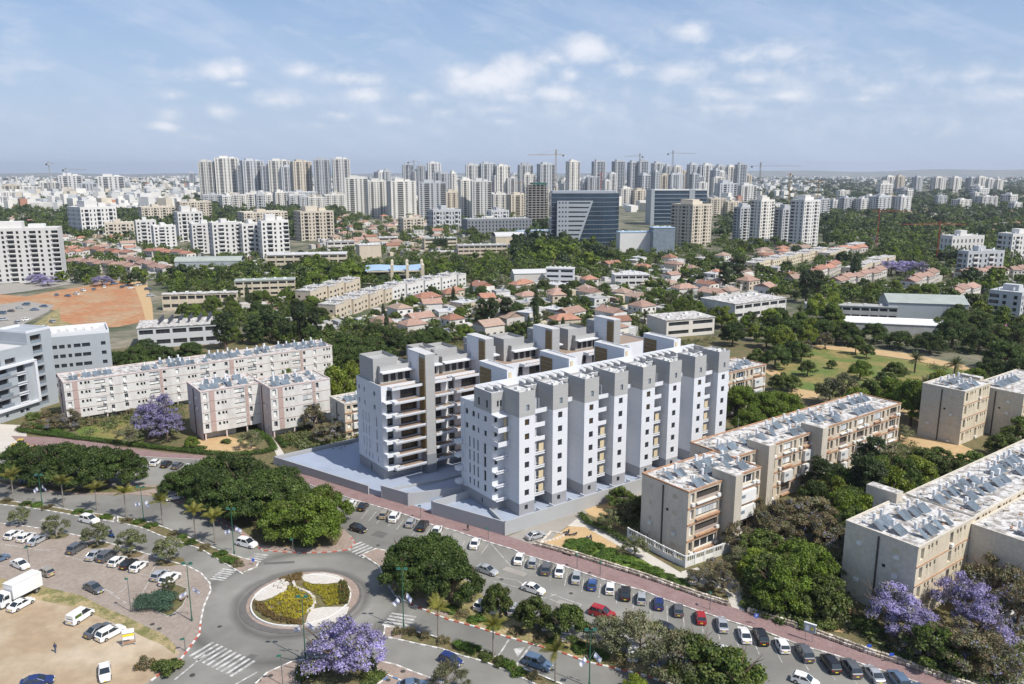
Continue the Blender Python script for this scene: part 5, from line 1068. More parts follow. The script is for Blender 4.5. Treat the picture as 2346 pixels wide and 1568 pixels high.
# row of angled bays along the pink pavement : u, v (middle of the car), type, colour, label
ROW=[(805,1157,'sedan','white','white car at the left start of the pavement row, beside the tree clump'),(832,1162,'hatchback','black','black hatchback second in the pavement row, beside the plinth wall'),
 (881,1180,'hatchback','beige','beige silver hatchback in the pavement row beside the plinth ramp'),(905,1186,'suv','white','white people carrier beside the beige hatchback in the pavement row'),(942,1199,'hatchback','silver','bluish silver car in the pavement row before two black cars'),
 (969,1206,'suv','black','black car parked nose out beside the bluish silver car'),(1001,1217,'sedan','white','white car in the pavement row just behind the island ficus'),(1089,1246,'sedan','white','white car parked alone left of the hatched bay'),
 (1190,1281,'sedan','white','white saloon parked right of the hatched bay'),(1221,1290,'hatchback','silver','silver hatchback between a white saloon and a dark car in the row'),(1252,1304,'suv','grey','dark grey car between silver hatchback and white car in the row'),
 (1283,1309,'sedan','white','white car right of the dark grey car in the row'),(1321,1324,'sedan','silver','pale silver saloon left of the blue hatchback'),(1357,1340,'hatchback','blue','bright blue hatchback in the pavement row'),(1398,1349,'hatchback','white','white car right of the bright blue hatchback'),
 (1433,1361,'suv','black','black car right of the white car beyond the blue hatchback'),(1470,1372,'hatchback','silver','silver van-like car in the middle of the pavement row'),(1509,1384,'hatchback','navy','navy blue car left of a dark grey one in the row'),(1554,1399,'hatchback','grey','grey hatchback with pale bonnet left of the red car'),
 (1605,1416,'hatchback','red','dark red car parked in the pavement row'),(1654,1432,'sedan','silver','silver saloon right of the parked red car'),(1705,1456,'sedan','white','white saloon left of a black jeep in the row'),(1742,1460,'suv','black','black jeep between two white cars in the row'),
 (1791,1480,'hatchback','white','white hatchback right of the black jeep'),(1842,1497,'suv','grey','large dark grey car beside the white hatchback in the row'),(1902,1522,'suv','black','long black car in the lower part of the row'),(1949,1532,'suv','grey','dark grey car right of the long black car'),
 (2001,1546,'sedan','silver','silver saloon near the lower end of the row'),(2058,1560,'suv','steel blue','steel blue car at the lower end of the row'),(2110,1585,'hatchback','steel blue','blue-grey car cut by the bottom edge of the photo')]
for (u,v,k,c,l) in ROW:
    f=max(0,min(1,(u-1540)/330)); a=rad(80+12*f); car(k,c,at(u,v,.4),a+(math.pi if False else 0),l)
M_=[ # u v type colour heading label
 (821,1212,'hatchback','black',-30,'black hatchback driving behind the crosswalk near the tree clump'),(566,1246,'suv','white',-25,'white car leaving the roundabout under the tree clump'),
 (1116,1307,'sedan','silver',-35,'pale car half hidden by the island ficus'),(1222,1350,'sedan','white',-32,'white car with black glass roof driving past the row'),(1380,1406,'suv','red',-30,'bright red car driving past the parking row'),
 (1174,1396,'hatchback','silver',86,'silver car parked between round trees on the long island'),(1249,1428,'hatchback','white',95,'white car parked on the island between two round trees'),(1105,1385,'hatchback','white',60,'white car under the ficus edge on the long island'),(1140,1390,'sedan','white',75,'white car hidden behind the small round tree'),(1292,1452,'hatchback','white',95,'white car mostly hidden behind the round tree on the island'),
 (1033,1513,'hatchback','navy',-32,'dark blue car driving on the lower boulevard'),(1232,1520,'suv','steel blue',-30,'grey-blue people carrier driving on the lower boulevard'),(1530,1447,'suv','black',-35,'black car half hidden behind the thin tree crown'),(1665,1498,'sedan','white',-33,'white car half hidden behind the tree crown at bottom right'),(1448,1497,'hatchback','white',85,'white car seen through the thin tree crown'),(1500,1520,'hatchback','blue',85,'blue car seen under the thin tree crown at bottom'),(1845,1560,'hatchback','white',-33,'white hatchback driving at the bottom edge right of the trees'),
 (1228,1228,'sedan','silver',30,'silver car parked on the driveway beside the plinth wall'),
 (357,1060,'hatchback','white',86,'white car, first of the four beside the pavement at left'),(382,1064,'hatchback','black',86,'black car, second of the four beside the pavement at left'),(407,1067,'hatchback','grey',86,'grey car, third of the four beside the pavement at left'),(433,1071,'hatchback','white',86,'white car, half hidden by the ficus clump at left'),
 (70,1031,'hatchback','white',50,'white car parked behind the yellow loader'),(2,1078,'suv','black',86,'black car cut by the left edge above the boulevard'),(66,1099,'hatchback','blue',40,'blue car in the shade under the ficus row'),(400,1140,'hatchback','white',30,'white car under the left side of the ficus clump'),
 (205,1192,'suv','white',-22,'white people carrier driving on the left boulevard'),
 (32,1226,'hatchback','white',80,'white hatchback, first of three at the far left of the paved car park'),(61,1232,'hatchback','white',80,'white car, second of three at the far left of the paved car park'),(87,1239,'sedan','silver',76,'silver saloon, third of three at the far left of the paved car park'),
 (178,1257,'suv','grey',78,'dark grey car parked alone below the sparse trees'),(220,1272,'sedan','silver',78,'silver car at the left of the row of five'),(247,1275,'suv','grey',78,'large dark people carrier in the row of five'),(270,1287,'hatchback','white',78,'white car in the middle of the row of five'),(296,1293,'hatchback','black',78,'black hatchback in the row of five'),(319,1299,'hatchback','white',78,'white hatchback at the right end of the row of five'),
 (367,1319,'hatchback','silver',76,'silver car beside the white one under the last sparse tree'),(390,1328,'suv','white',76,'white car beside the juniper bed'),(47,1295,'sedan','white',-30,'white saloon parked across above the delivery truck'),(105,1312,'hatchback','beige',150,'beige grey hatchback right of the white saloon and above the grass'),(-6,1283,'sedan','steel blue',60,'blue-grey car cut by the left edge in the paved car park'),
 (215,1349,'sedan','grey',-32,'dark grey saloon driving through the paved car park'),(49,1386,'sedan','white',70,'white saloon beside the delivery truck on the dirt'),(185,1414,'van','white',72,'white van with green patch on the dirt lot'),(226,1445,'sedan','grey',62,'grey saloon beside the white estate on the dirt lot'),(254,1452,'suv','white',60,'white estate car beside the info board on the dirt lot'),
 (240,1542,'sedan','white',-62,'white saloon alone at the bottom of the dirt lot'),(85,1564,'sedan','navy',20,'dark blue car cut by the bottom edge of the dirt lot'),(945,1572,'sedan','steel blue',10,'grey blue car at the bottom edge in the blue-white bay'),
 (2335,1425,'sedan','white',20,'white car half hidden by purple trees at the right edge'),(2300,1405,'sedan','white',20,'white car between the purple trees by the cream wing')]
for (u,v,k,c,a,l) in M_:
    lot=u<470 and v>1215; o_=car(k,c,at(u,v,.5),rad(a),l,'cars in the street and lots' ,.115 if lot else .02)
    if k=='van': piece('side_decal','leaf_hedge',o_,(-1.2,-.915,1.45),(1.3,.03,.5)); piece('side_decal','leaf_hedge',o_,(-1.2,.915,1.45),(1.3,.03,.5))
# far parked cars
g_=[(x,y) for x,y in ((130,678),(155,680),(175,676),(190,668),(215,665),(240,660),(262,652),(280,660),(290,656),(300,662),(318,655),(330,652),(60,700),(45,708),(25,715),(100,704),(80,712),(10,735),(40,742),(25,755),(60,735),(5,720),(340,665),(345,680),(120,740),(100,752))]
for i,(u,v) in enumerate(g_): car(random.choice(('sedan','hatchback','suv')),random.choice(('white','white','silver','grey','steel blue')),at(u,v),random.uniform(0,3.1),'small distant car by the orange building plot','cars by the orange building plot',.02)
for i in range(46):
    u=1470+random.uniform(0,260); v=633+random.uniform(-12,26); c=random.choice(('white','white','silver','grey','black','blue','red')); car(random.choice(('sedan','hatchback','suv')),c,at(u,v),random.choice((.2,.25,1.75)),'distant %s car in the open car park before the mall'%c,'cars in the car park before the mall',.02)
for u,v in ((1900,700),(2160,735),(2200,740),(2235,745),(2185,732),(2260,742)): car('sedan',random.choice(('white','silver')),at(u,v-2),.3,'small pale car behind the white arched roof','cars behind the arched roof',.02)
def truck():
    p=at(47,1372); o=thing('delivery_truck','white box truck parked at the left edge beside the dirt lot','truck',(p[0],p[1],.11),rad(-113))
    b=MB(); b.box(-3.6,2.0,-1.2,1.2,1.0,3.6); b.build('cargo_box','car_paint_white',parent=o)
    b=MB(); b.box(-3.65,2.05,-1.23,1.23,3.6,3.66); b.build('cargo_roof','shutter_white',parent=o)
    b=MB(); loft(b,[(2.3,1.1,.55,1.05,2.6),(3.3,1.12,.5,1.02,2.65),(3.9,1.1,.45,1.05,1.6),(4.15,1.05,.45,1.02,1.0)]); b.build('cab','car_paint_white',parent=o)
    b=MB(); loft(b,[(3.36,1.0,1.65,.92,2.58),(3.98,1.03,1.5,1.0,1.62)]); b.build('windscreen','car_glass',parent=o); piece('side_window','car_glass',o,(3.0,1.09,1.95),(.8,.05,.7)); piece('side_window','car_glass',o,(3.0,-1.09,1.95),(.8,.05,.7))
    piece('chassis','frame_dark',o,(0,0,.8),(7.6,.9,.35))
    for x in(-2.4,3.1):
        for y in(-1,1): w=newobj('wheel',CAR['van'][5],o); w.location=(x,y*1.0,.45); w.scale=(1.35,1.6,1.35)
    for y in(-1,1): h=newobj('headlight',CAR['hl'],o); h.location=(4.15,y*.8,.75); piece('mirror','frame_dark',o,(3.7,y*1.3,2.0),(.1,.2,.4))
truck()
def loader():
    p=at(48,1031); o=thing('wheel_loader','yellow digger loader standing in the pale yard at left','loader',(p[0],p[1],.02),rad(15))
    piece('body','car_paint_yellow',o,(-.8,0,1.3),(2.6,1.6,1.0)); piece('cab','car_glass',o,(.2,0,2.3),(1.3,1.3,1.2)); piece('cab_roof','car_paint_yellow',o,(.2,0,2.95),(1.5,1.5,.15))
    b=MB(); b.tube((.9,.5,1.6),(2.6,.5,.7),.12,n=6); b.tube((.9,-.5,1.6),(2.6,-.5,.7),.12,n=6); b.build('arm','car_paint_yellow',parent=o); b=MB(); b.rbox(2.9,0,.7,2.0,.15,.95,0,1.1); b.build('bucket','rust_band',parent=o)
    for x in(-1.4,1.1):
        for y in(-1,1): w=newobj('wheel',CAR['van'][5],o); w.location=(x,y*.85,.6); w.scale=(1.8,1.8,1.8)
loader()
def person(p,a,label,top='cloth_navy',leg='cloth_jeans',z=.02,walk_=.25):
    o=thing('person',label,'person',(p[0],p[1],z),a)
    me=bpy.data.meshes.new('body'); s=walk_
    V=[(0,0,.95),(0,0,1.2),(0,0,1.42),(0,0,1.52),(0,0,1.66),(.0,.18,1.42),(.02,.24,1.14),(.12,.26,.92),(0,-.18,1.42),(-.02,-.24,1.14),(-.10,-.26,.92),(0,.09,.90),(s*.5,.09,.50),(s*.6,.09,.08),(s*.6+.16,.1,.05),(0,-.09,.90),(-s*.4,-.09,.50),(-s*1.0,-.09,.10),(-s*1.0+.16,-.1,.05)]
    Ed=[(0,1),(1,2),(2,3),(3,4),(2,5),(5,6),(6,7),(2,8),(8,9),(9,10),(0,11),(11,12),(12,13),(13,14),(0,15),(15,16),(16,17),(17,18)]
    Rr=[.15,.14,.15,.055,.105,.07,.045,.035,.07,.045,.035,.095,.07,.05,.045,.095,.07,.05,.045]
    me.from_pydata(V,Ed,[]); ob=newobj('body',me,o); me.materials.append(MATS[leg]); me.materials.append(MATS[top]); me.materials.append(MATS['skin'])
    md=ob.modifiers.new('skin','SKIN'); 
    for i,r in enumerate(Rr): me.skin_vertices[0].data[i].radius=(r,r)
    me.skin_vertices[0].data[0].use_root=True; sd=ob.modifiers.new('sub','SUBSURF'); sd.levels=1; sd.render_levels=1
    dg=bpy.context.evaluated_depsgraph_get(); ev=ob.evaluated_get(dg); nm=bpy.data.meshes.new_from_object(ev); nm.name='body'; ob.modifiers.clear(); ob.data=nm
    while len(nm.materials)<3: nm.materials.append(None)
    for i,m in enumerate((leg,top,'skin')): nm.materials[i]=MATS[m]
    for pl_ in nm.polygons:
        z_=pl_.center.z; pl_.material_index=0 if z_<.98 and abs(pl_.center.y)<.19 else (2 if z_>1.49 or (z_<.97 and abs(pl_.center.y)>=.19) else 1); pl_.use_smooth=True
    h=MB(); 
    for k in range(5):
        r0=.115*math.cos(k*.31); r1=.115*math.cos((k+1)*.31); h.tube((-.01,0,1.66+.12*math.sin(k*.31)),(-.01,0,1.66+.12*math.sin((k+1)*.31)),r0,r1,n=10,cap=k==4)
    h.build('hair','cloth_black',parent=o)
person(at(128,1497),rad(100),'person in dark blue top and jeans walking across the dirt lot',z=.11)
person(at(1072,1218),rad(-40),'person in dark clothes walking on the pink pavement below the plinth wall','cloth_black','cloth_black',.13)
def scooter():
    p=at(256,1232); o=thing('scooter','blue scooter with rider on the left boulevard beside the sparse trees','scooter',(p[0],p[1],.02),rad(-25))
    b=MB(); 
    for x in(-.65,.65): b.tube((x,-.06,.28),(x,.06,.28),.28,n=12)
    b.build('wheels','tyre',parent=o); b=MB(); loft(b,[(-.8,.16,.45,.12,.85),(-.2,.18,.35,.16,.80),(.1,.16,.25,.14,.35),(.45,.16,.3,.16,1.0),(.62,.1,.6,.1,1.05)]); b.build('body','car_paint_blue',parent=o)
    piece('top_box','car_paint_blue',o,(-.85,0,1.1),(.5,.5,.45)); piece('handlebar','frame_dark',o,(.5,0,1.1),(.06,.7,.05)); piece('seat','cloth_black',o,(-.3,0,.87),(.7,.28,.1))
scooter(); _p=at(256,1231); person((_p[0],_p[1]),rad(-25),'scooter rider in dark blue on the left boulevard','cloth_navy','cloth_black',.12,.1)
# ---------------- lamps with flags ----------------
def flag_mesh():
    b=MB(); n=8; L,H=1.25,.85
    def y(x): return .10*math.sin(x*5.0)
    def strip(z0,z1,m,off=0,x0=0,x1=L):
        b.m=m
        for k in range(n):
            a=x0+(x1-x0)*k/n; c=x0+(x1-x0)*(k+1)/n
            b.quad((a,y(a)+off,z0-a*.35),(c,y(c)+off,z0-c*.35),(c,y(c)+off,z1-c*.35),(a,y(a)+off,z1-a*.35))
    strip(0,H,0)
    for off in(-.012,.012):
        strip(.08,.17,1,off); strip(H-.17,H-.08,1,off)
        b.m=1
        for s in(1,-1):
            pts=[(L/2+.17*math.sin(t),H/2+s*.17*math.cos(t)) for t in (0,2.094,4.189)]
            for i in range(3):
                p,q=pts[i],pts[(i+1)%3]; dx,dz=q[0]-p[0],q[1]-p[1]; l=math.hypot(dx,dz); nx,nz=-dz/l*.015,dx/l*.015
                b.quad((p[0]-nx,y(p[0])+off,p[1]-nz-p[0]*.35),(q[0]-nx,y(q[0])+off,q[1]-nz-q[0]*.35),(q[0]+nx,y(q[0])+off,q[1]+nz-q[0]*.35),(p[0]+nx,y(p[0])+off,p[1]+nz-p[0]*.35))
    return b.mesh('flag','flag_white','flag_blue')
FLAG=flag_mesh()
def lamp(p,H,label,flags=True,z=.14,a=0,heads=2):
    o=thing('street_lamp',label,'street lamp',(p[0],p[1],z),a,'tall green street lamps')
    b=MB(); b.tube((0,0,0),(0,0,.9),.16,.13); b.tube((0,0,.9),(0,0,H),.10,.055); b.build('pole','lamp_green',parent=o)
    for s in ((-1,1) if heads==2 else (1,)):
        b=MB(); b.tube((0,0,H-.15),(s*.45,0,H+.1),.04,n=6); b.build('arm','lamp_green',parent=o)
        b=MB(); b.rbox(s*.6,0,.7,.42,H-.02,H+.26,0,.7); b.build('lamp_head','lamp_green',parent=o); piece('lamp_glass','headlight',o,(s*.6,0,H-.05),(.5,.32,.06))
    if flags:
        b=MB(); b.tube((0,0,H*.5),(.7,.1,H*.5+1.3),.025,n=5); b.tube((0,0,H*.45),(-.6,-.1,H*.45+1.2),.025,n=5); b.build('flag_pole','steel',parent=o)
        g=random.Random(H); 
        for (x,z,r) in ((.5,H*.5+.25,g.uniform(-.9,.5)),(-.45,H*.45+.2,g.uniform(2.6,4.0))):
            f=newobj('flag',FLAG,o); f.location=(x,0,z); f.rotation_euler=(g.uniform(-.3,.3),g.uniform(.0,.6),r)
for (u,v,vt,l) in ((97,1157,1090,'tall green lamp with blue-white flags, farthest left in the boulevard median'),(330,1197,1118,'tall green lamp with flags standing between palms of the left median'),(537,1272,1168,'tall green lamp with flags at the nose of the left median'),(440,1424,1294,'tall green lamp with flags at the corner of the paved car park'),(700,1512,1370,'tall green lamp with flags in front of the roundabout bed'),(925,1443,1306,'tall green lamp with flags at the right crosswalk median'),(1350,1575,1446,'tall green lamp with flags on the bottom edge beside the thin trees')):
    p=at(u,v); lamp(p,height_at(vt,p[1]),l)
def post(p,H,label,z=.12,heads=1):
    o=thing('lamp_post',label,'lamp post',(p[0],p[1],z),random.uniform(0,6),'small dark lamp posts')
    b=MB(); b.tube((0,0,0),(0,0,H),.07,.05); b.build('pole','lamp_grey',parent=o); b=MB(); b.rbox(.3,0,.7,.4,H,H+.18,0,.7); b.build('lamp_head','lamp_green',parent=o)
for (u,v,vt,l) in ((300,1403,1330,'dark lamp post on the paved car park edge by the grass verge'),(68,1297,1257,'dark lamp post beside the white saloon in the car park'),(425,1493,1466,'short lamp post at the car park corner by the crosswalk'),(648,1572,1505,'lamp post on the paved plaza at the bottom edge'),(964,1187,1160,'lamp post on the pink pavement at the plinth ramp'),(1119,1237,1212,'lamp post on the pink pavement near the plinth corner'),(1322,1304,1274,'lamp post on the pink pavement above the row, left one'),(1375,1320,1288,'lamp post on the pink pavement above the row, right one'),(1626,1398,1362,'lamp post beside the stone wall above the parked red car'),(672,1266,1236,'grey post under the bright green tree at the roundabout'),(977,1385,1355,'blue topped sign post at the island nose')):
    p=at(u,v); post(p,max(1.5,height_at(vt,p[1])),l)
def sign(u,v,vt,label,w=.6,h=.6,mat='flag_blue',txt=None):
    p=at(u,v); H=height_at(vt,p[1]); o=thing('road_sign',label,'road sign',(p[0],p[1],.12),0)
    b=MB(); b.tube((0,0,0),(0,0,H),.035,n=6); b.build('pole','steel',parent=o); piece('sign_panel',mat,o,(0,-.06,H-h/2),(w,.05,h))
    if txt:
        c=bpy.data.curves.new('lettering','FONT'); c.body=txt; c.size=h*.9; c.extrude=.01; c.align_x='CENTER'; c.align_y='CENTER'; t=newobj('lettering',c,o); t.location=(0,-.10,H-h/2); t.rotation_euler=(math.pi/2,0,0); c.materials.append(MATS['flag_white']); me=bpy.data.meshes.new_from_object(t); t2=newobj('lettering',me,o); t2.location=t.location; t2.rotation_euler=t.rotation_euler; bpy.data.objects.remove(t); t2.name='lettering'
sign(1731,1432,1408,'blue parking sign with white P beside the stone wall gap',.7,.7,'flag_blue','P'); sign(1989,1500,1478,'small blue sign above the lower right wall',.7,.5); sign(2040,1520,1498,'small blue and yellow sign above the lower right wall',.7,.5); sign(581,1296,1281,'small blue sign at the nose of the left median',.5,.6)
def kiosk_sign():
    p=at(1853,1470); o=thing('notice_board','pale blue notice panel on posts at the pink pavement','notice board',(p[0],p[1],.12),rad(-35))
    for x in(-.6,.6): b=MB(); b.tube((x,0,0),(x,0,3.0),.05,n=6); b.build('leg','steel',parent=o)
    piece('panel','panel_grey',o,(0,0,2.3),(1.8,.25,1.5)); piece('frame','frame_white',o,(0,0,3.1),(2.0,.35,.12)); piece('poster','number_plate',o,(.35,-.14,2.3),(.4,.03,.5)); piece('poster','flag_white',o,(-.35,-.14,2.3),(.6,.03,1.0))
kiosk_sign()
def info_board():
    p=at(296,1482); o=thing('info_board','framed board of posters standing on the dirt lot beside the white estate','notice board',(p[0],p[1],.11),rad(20))
    for x in(-.9,.9): b=MB(); b.tube((x,0,0),(x*.95,.35,2.9),.05,n=6); b.tube((x,.9,0),(x*.95,.35,2.4),.04,n=5); b.build('leg','steel',parent=o)
    for i,(m,z,h) in enumerate((('flag_white',2.55,.7),('number_plate',1.9,.5),('flag_white',1.35,.5),('kerb_blue',2.2,.2))): piece('poster',m,o,(0,.22-.1*i*0,z),(1.8,.06,h),0,math.radians(-8))
    piece('base_rail','rust_band',o,(0,.2,.6),(2.0,.1,.3))
info_board()
def bench(p,a,label):
    o=thing('park_bench',label,'bench',(p[0],p[1],.12),a)
    for k in range(3): piece('slat','wood_floor',o,(0,-.18+.16*k,.45),(1.8,.13,.05))
    for k in range(2): piece('slat','wood_floor',o,(0,.32,.62+.18*k),(1.8,.04,.13))
    for x in(-.75,.75): piece('leg','frame_dark',o,(x,0,.22),(.08,.5,.44))
bench(at(1301,1273),rad(-35),'wooden bench on the pink pavement against the stone wall'); bench(at(422,1375),rad(70),'wooden bench beside the juniper bed of the car park')
def sculpture():
    p=at(1312,1228); o=thing('climbing_frame','dark twisted play sculpture in the sandy yard','sculpture',(p[0],p[1],.02),rad(-30)); g=np.random.default_rng(4)
    for k in range(6):
        b=MB(); q=np.array((g.uniform(-3,3),g.uniform(-.6,.6),.1)); 
        for j in range(4):
            r=q+np.array((g.uniform(-.9,.9),g.uniform(-.5,.5),g.uniform(.1,.7)*(1 if j<2 else -1))); b.tube(q,r,.16,.13,n=6); q=r
        b.build('frame_bar','steel_dark',parent=o)
sculpture()
def sandpit():
    o=thing('sandpit_edging','low pale stone edging round the sandy play patch','edging')
    for (p,a) in walk(W2([(1238,1245),(1275,1236),(1296,1226),(1262,1220),(1238,1245)]),.9): piece('edging_stone','stone_pale',o,(p[0],p[1],.15),(.8,.3,.3),a)
sandpit()
# manhole covers
for (u,v) in ((349,1432),(365,1442),(503,1436),(441,1548),(593,1561),(620,1550),(866,1250),(1149,1328),(1308,1360),(923,1540),(889,1560)):
    p=at(u,v); b=MB(); n=12; b.prism([(p[0]+.4*math.cos(6.283*k/n),p[1]+.4*math.sin(6.283*k/n)) for k in range(n)],.0,.128 if (v>1500 or u<400) else .018); structure(b.build('manhole_cover','pipe_dark'))
# ================= MIDDLE DISTANCE AND CITY =================
def px2m(v,Y): return None
class Apt: pass
def apt(u0,u1,vb,vt,floors,style,label,yaw=36.5,ratio=.5,glazef=.5,cat='apartment building',group='distant apartment buildings',name='apartment_building',step=0,crown=True,cols=None,seed=None,balc=True,base=None):
    """block whose lowest corner is on row vb; walls with real openings, glazing behind"""
    r=random.Random(seed if seed is not None else int(u0*7+vt))
    Yb=at((u0+u1)/2,vb)[1]; dist=math.hypot(Yb,CH); sc_=Yb*1.02/FPX
    tot=(u1-u0)*sc_; y=rad(yaw); Wf=tot/(math.cos(y)+ratio*math.sin(y)); D=Wf*ratio
    uc=u0+(D*math.sin(y))/sc_; p=at(uc,vb); H=max(4,height_at(vt,p[1]+D*.3)); 
    o=thing(name,label,cat,(p[0],p[1],0),y,group)
    wall,gl={'cream':('tower_cream','glass_dark'),'white':('tower_white','glass_dark'),'grey':('tower_grey','glass_dark'),'tan':('tower_tan','glass_dark'),'glass':('tower_grey','glass_blue'),'dark':('slate_render','glass_dark')}[style]
    fh=H/(floors+.6); big=H>32
    def rows(L,kind):
        out=[]; n=cols or max(2,int(L/4.2)); cw=L/n
        pat=[('b' if ((j+kind)%3==1 and balc) else 'w') for j in range(n)]
        for k in range(floors):
            z=fh*(k+.25); hs=[]
            for j in range(n):
                x=j*cw
                if style=='glass': hs.append((x+cw*.08,x+cw*(.92 if (j+kind)%3 else .55)))
                elif pat[j]=='b': hs.append((x+cw*.05,x+cw*.95))
                else: hs.append((x+cw*.28,x+cw*.64))
            out.append((z+fh*.12,z+fh*(.72 if style!='glass' else .85),hs))
        return out,pat,cw
    b=MB(); fr,pat,cw=rows(Wf,0); lr,_,_=rows(D,1)
    shell(b,0,Wf,0,D,0,H,f=fr,l=lr,r=(lr if yaw<5 or u0>1500 else []),depth=(1.5 if big else .7),top=False); b.quad((0,0,H-.6),(Wf,0,H-.6),(Wf,D,H-.6),(0,D,H-.6)); b.build('wall',wall,parent=o)
    b=MB(); i=1.46 if big else .66; b.box(i,Wf-i,i,D-i,.2,H-.9); stuff(b.build('glazing',gl,parent=o))
    if style in('cream','white','grey','tan') and balc:
        b=MB()
        for j,q in enumerate(pat):
            if q=='b':
                for k in range(floors): z=fh*(k+.25); b.box(j*cw,j*cw+cw,-1.1,-.02,z-.12,z+.15+(fh*.22 if H<32 else 0))
        if b.v: stuff(b.build('balcony','tower_white' if style!='tan' else 'tower_tan',parent=o))
    if crown:
        b=MB(); 
        if big: b.box(Wf*.2,Wf*.55,D*.2,D*.75,H-.6,H+fh*1.3); b.box(Wf*.62,Wf*.82,D*.3,D*.7,H-.6,H+fh*.7)
        else: b.box(Wf*.35,Wf*.55,D*.3,D*.8,H-.6,H+fh*.8)
        b.build('roof_house',wall,parent=o)
    else: piece('roof','roof_grey' if style!='white' else 'roof_white',o,(Wf/2,D/2,H-.5),(Wf-.4,D-.4,.08))
    if H<32:
        for k in range(max(2,int(Wf/5))): piece('water_tank','tank_white',o,(Wf*(k+.5)/max(2,int(Wf/5))+r.uniform(-.5,.5),D*r.uniform(.2,.8),H+.5),(.8,.8,1.5))
    return o,Wf,D,H,fh
# -- named buildings
A_=apt(-60,113,652,524,11,'white','tall cream apartment building at the left edge above the orange plot',yaw=20,ratio=.35)
apt(136,241,541,474,6,'white','white apartment block with grey end among trees at upper left',yaw=50,ratio=.9)
apt(230,297,549,510,4,'tan','low sandy apartment block right of the white one with grey end',yaw=25)
apt(306,383,509,474,5,'tan','sandy block behind the white apartment cluster, left one')
apt(395,470,508,462,7,'tan','sandy block behind the white apartment cluster, right one')
for i,(u0,u1,vb,vt,f) in enumerate(((303,352,560,505,6),(340,395,573,517,7),(392,455,555,485,7),(425,500,583,512,8),(470,545,592,510,8),(540,600,590,512,7),(585,656,592,505,8))):
    apt(u0,u1,vb,vt,f,'white','white stepped apartment block in the dense white cluster at left',yaw=30+4*(i%3),ratio=.6,group='white apartment cluster')
apt(531,641,522,486,5,'tan','brown-sided apartment block with roof boilers, behind the white cluster at right')
apt(668,755,553,484,8,'tan','tan apartment block with balconies, right of the white cluster')
apt(976,1053,529,480,4,'grey','small grey block in front of the tower row',yaw=30); apt(1115,1165,527,482,5,'grey','grey brown block left of the long dark building',yaw=30)
apt(910,968,533,500,4,'tan','brownish apartment block below the tower row',yaw=35); apt(1070,1170,530,502,4,'cream','cream block behind the long dark building',yaw=30)
apt(1055,1216,541,502,4,'dark','long dark grey cladded building left of the glass office tower',yaw=18,ratio=.35,crown=False,balc=False,name='office_building',cat='office building')
# tower row in the middle
for i,(u0,u1,vb,vt,f,s) in enumerate(((789,842,492,408,18,'cream'),(838,888,500,415,18,'cream'),(884,950,503,415,19,'cream'),(955,1020,500,418,17,'grey'),(1018,1050,495,440,12,'tan'),(1050,1082,500,412,18,'cream'),(1078,1125,502,415,17,'white'),(1125,1165,492,445,12,'cream'),(1160,1212,496,446,13,'tan'))):
    apt(u0,u1,vb,vt,f,s,'cream residential tower with dark balcony columns in the middle tower row' if s!='grey' else 'grey framed residential tower in the middle tower row',yaw=12+9*(i%3),ratio=.45,cols=(5,7,4)[i%3],group='middle tower row')
for i,(u0,u1,vt,f,s) in enumerate(((1066,1100,378,26,'white'),(1098,1135,375,26,'grey'),(1132,1168,380,25,'cream'),(1125,1160,402,20,'white'),(1160,1200,408,20,'white'),(1186,1220,378,26,'grey'),(1230,1270,376,26,'grey'),(1296,1328,370,27,'cream'),(1100,1130,415,16,'grey'),(1196,1226,400,16,'cream'))):
    apt(u0,u1,462,vt,f,s,'pale residential tower on the skyline behind the middle tower row',yaw=10+8*(i%4),ratio=.5,cols=5,group='skyline towers')
for i,(u0,u1,vt,f,s) in enumerate(((457,492,370,26,'cream'),(490,546,362,28,'cream'),(544,560,378,24,'glass'),(548,600,368,26,'grey'),(598,632,380,24,'glass'),(612,664,368,26,'cream'),(640,682,382,24,'grey'),(664,711,370,26,'tan'),(718,757,366,27,'grey'),(760,802,364,27,'white'))):
    apt(u0,u1,459,vt,f,s,'tall residential tower in the left skyline cluster',yaw=10+8*(i%4),ratio=.5,cols=6,group='left skyline cluster')
for i,(u0,u1,vb,vt,f) in enumerate(((455,512,472,446,6),(540,590,475,446,6),(585,640,473,446,6),(655,700,480,448,7),(700,740,488,452,8),(735,790,482,446,7),(640,720,470,440,7),(790,830,470,440,6))):
    apt(u0,u1,vb,vt,f,'cream' if i%3 else 'grey','low pale apartment block at the foot of the left skyline cluster',yaw=25,group='blocks below the left skyline')
for i,(u0,u1,vt,f,s) in enumerate(((921,948,378,20,'grey'),(942,980,392,16,'glass'),(978,1010,374,20,'white'),(955,975,380,20,'grey'))):
    apt(u0,u1,440,vt,f,s,'pale tower under construction in the group left of the yellow crane',yaw=15,cols=4,group='skyline towers')
for i,(u0,u1,vt,f,s) in enumerate(((1356,1387,370,22,'glass'),(1402,1432,370,22,'glass'),(1437,1462,372,22,'glass'),(1458,1485,370,22,'glass'),(1492,1522,374,22,'grey'),(1518,1540,380,20,'grey'),(1540,1562,382,20,'cream'),(1574,1600,377,20,'grey'),(1596,1618,382,20,'glass'),(1605,1634,378,20,'white'),(1636,1662,380,20,'grey'),(1658,1690,382,18,'cream'),(1684,1710,377,20,'glass'))):
    apt(u0,u1,446,vt,f,s,'slim dark glazed residential tower on the right skyline',yaw=12+6*(i%3),ratio=.7,cols=4,group='right skyline towers')
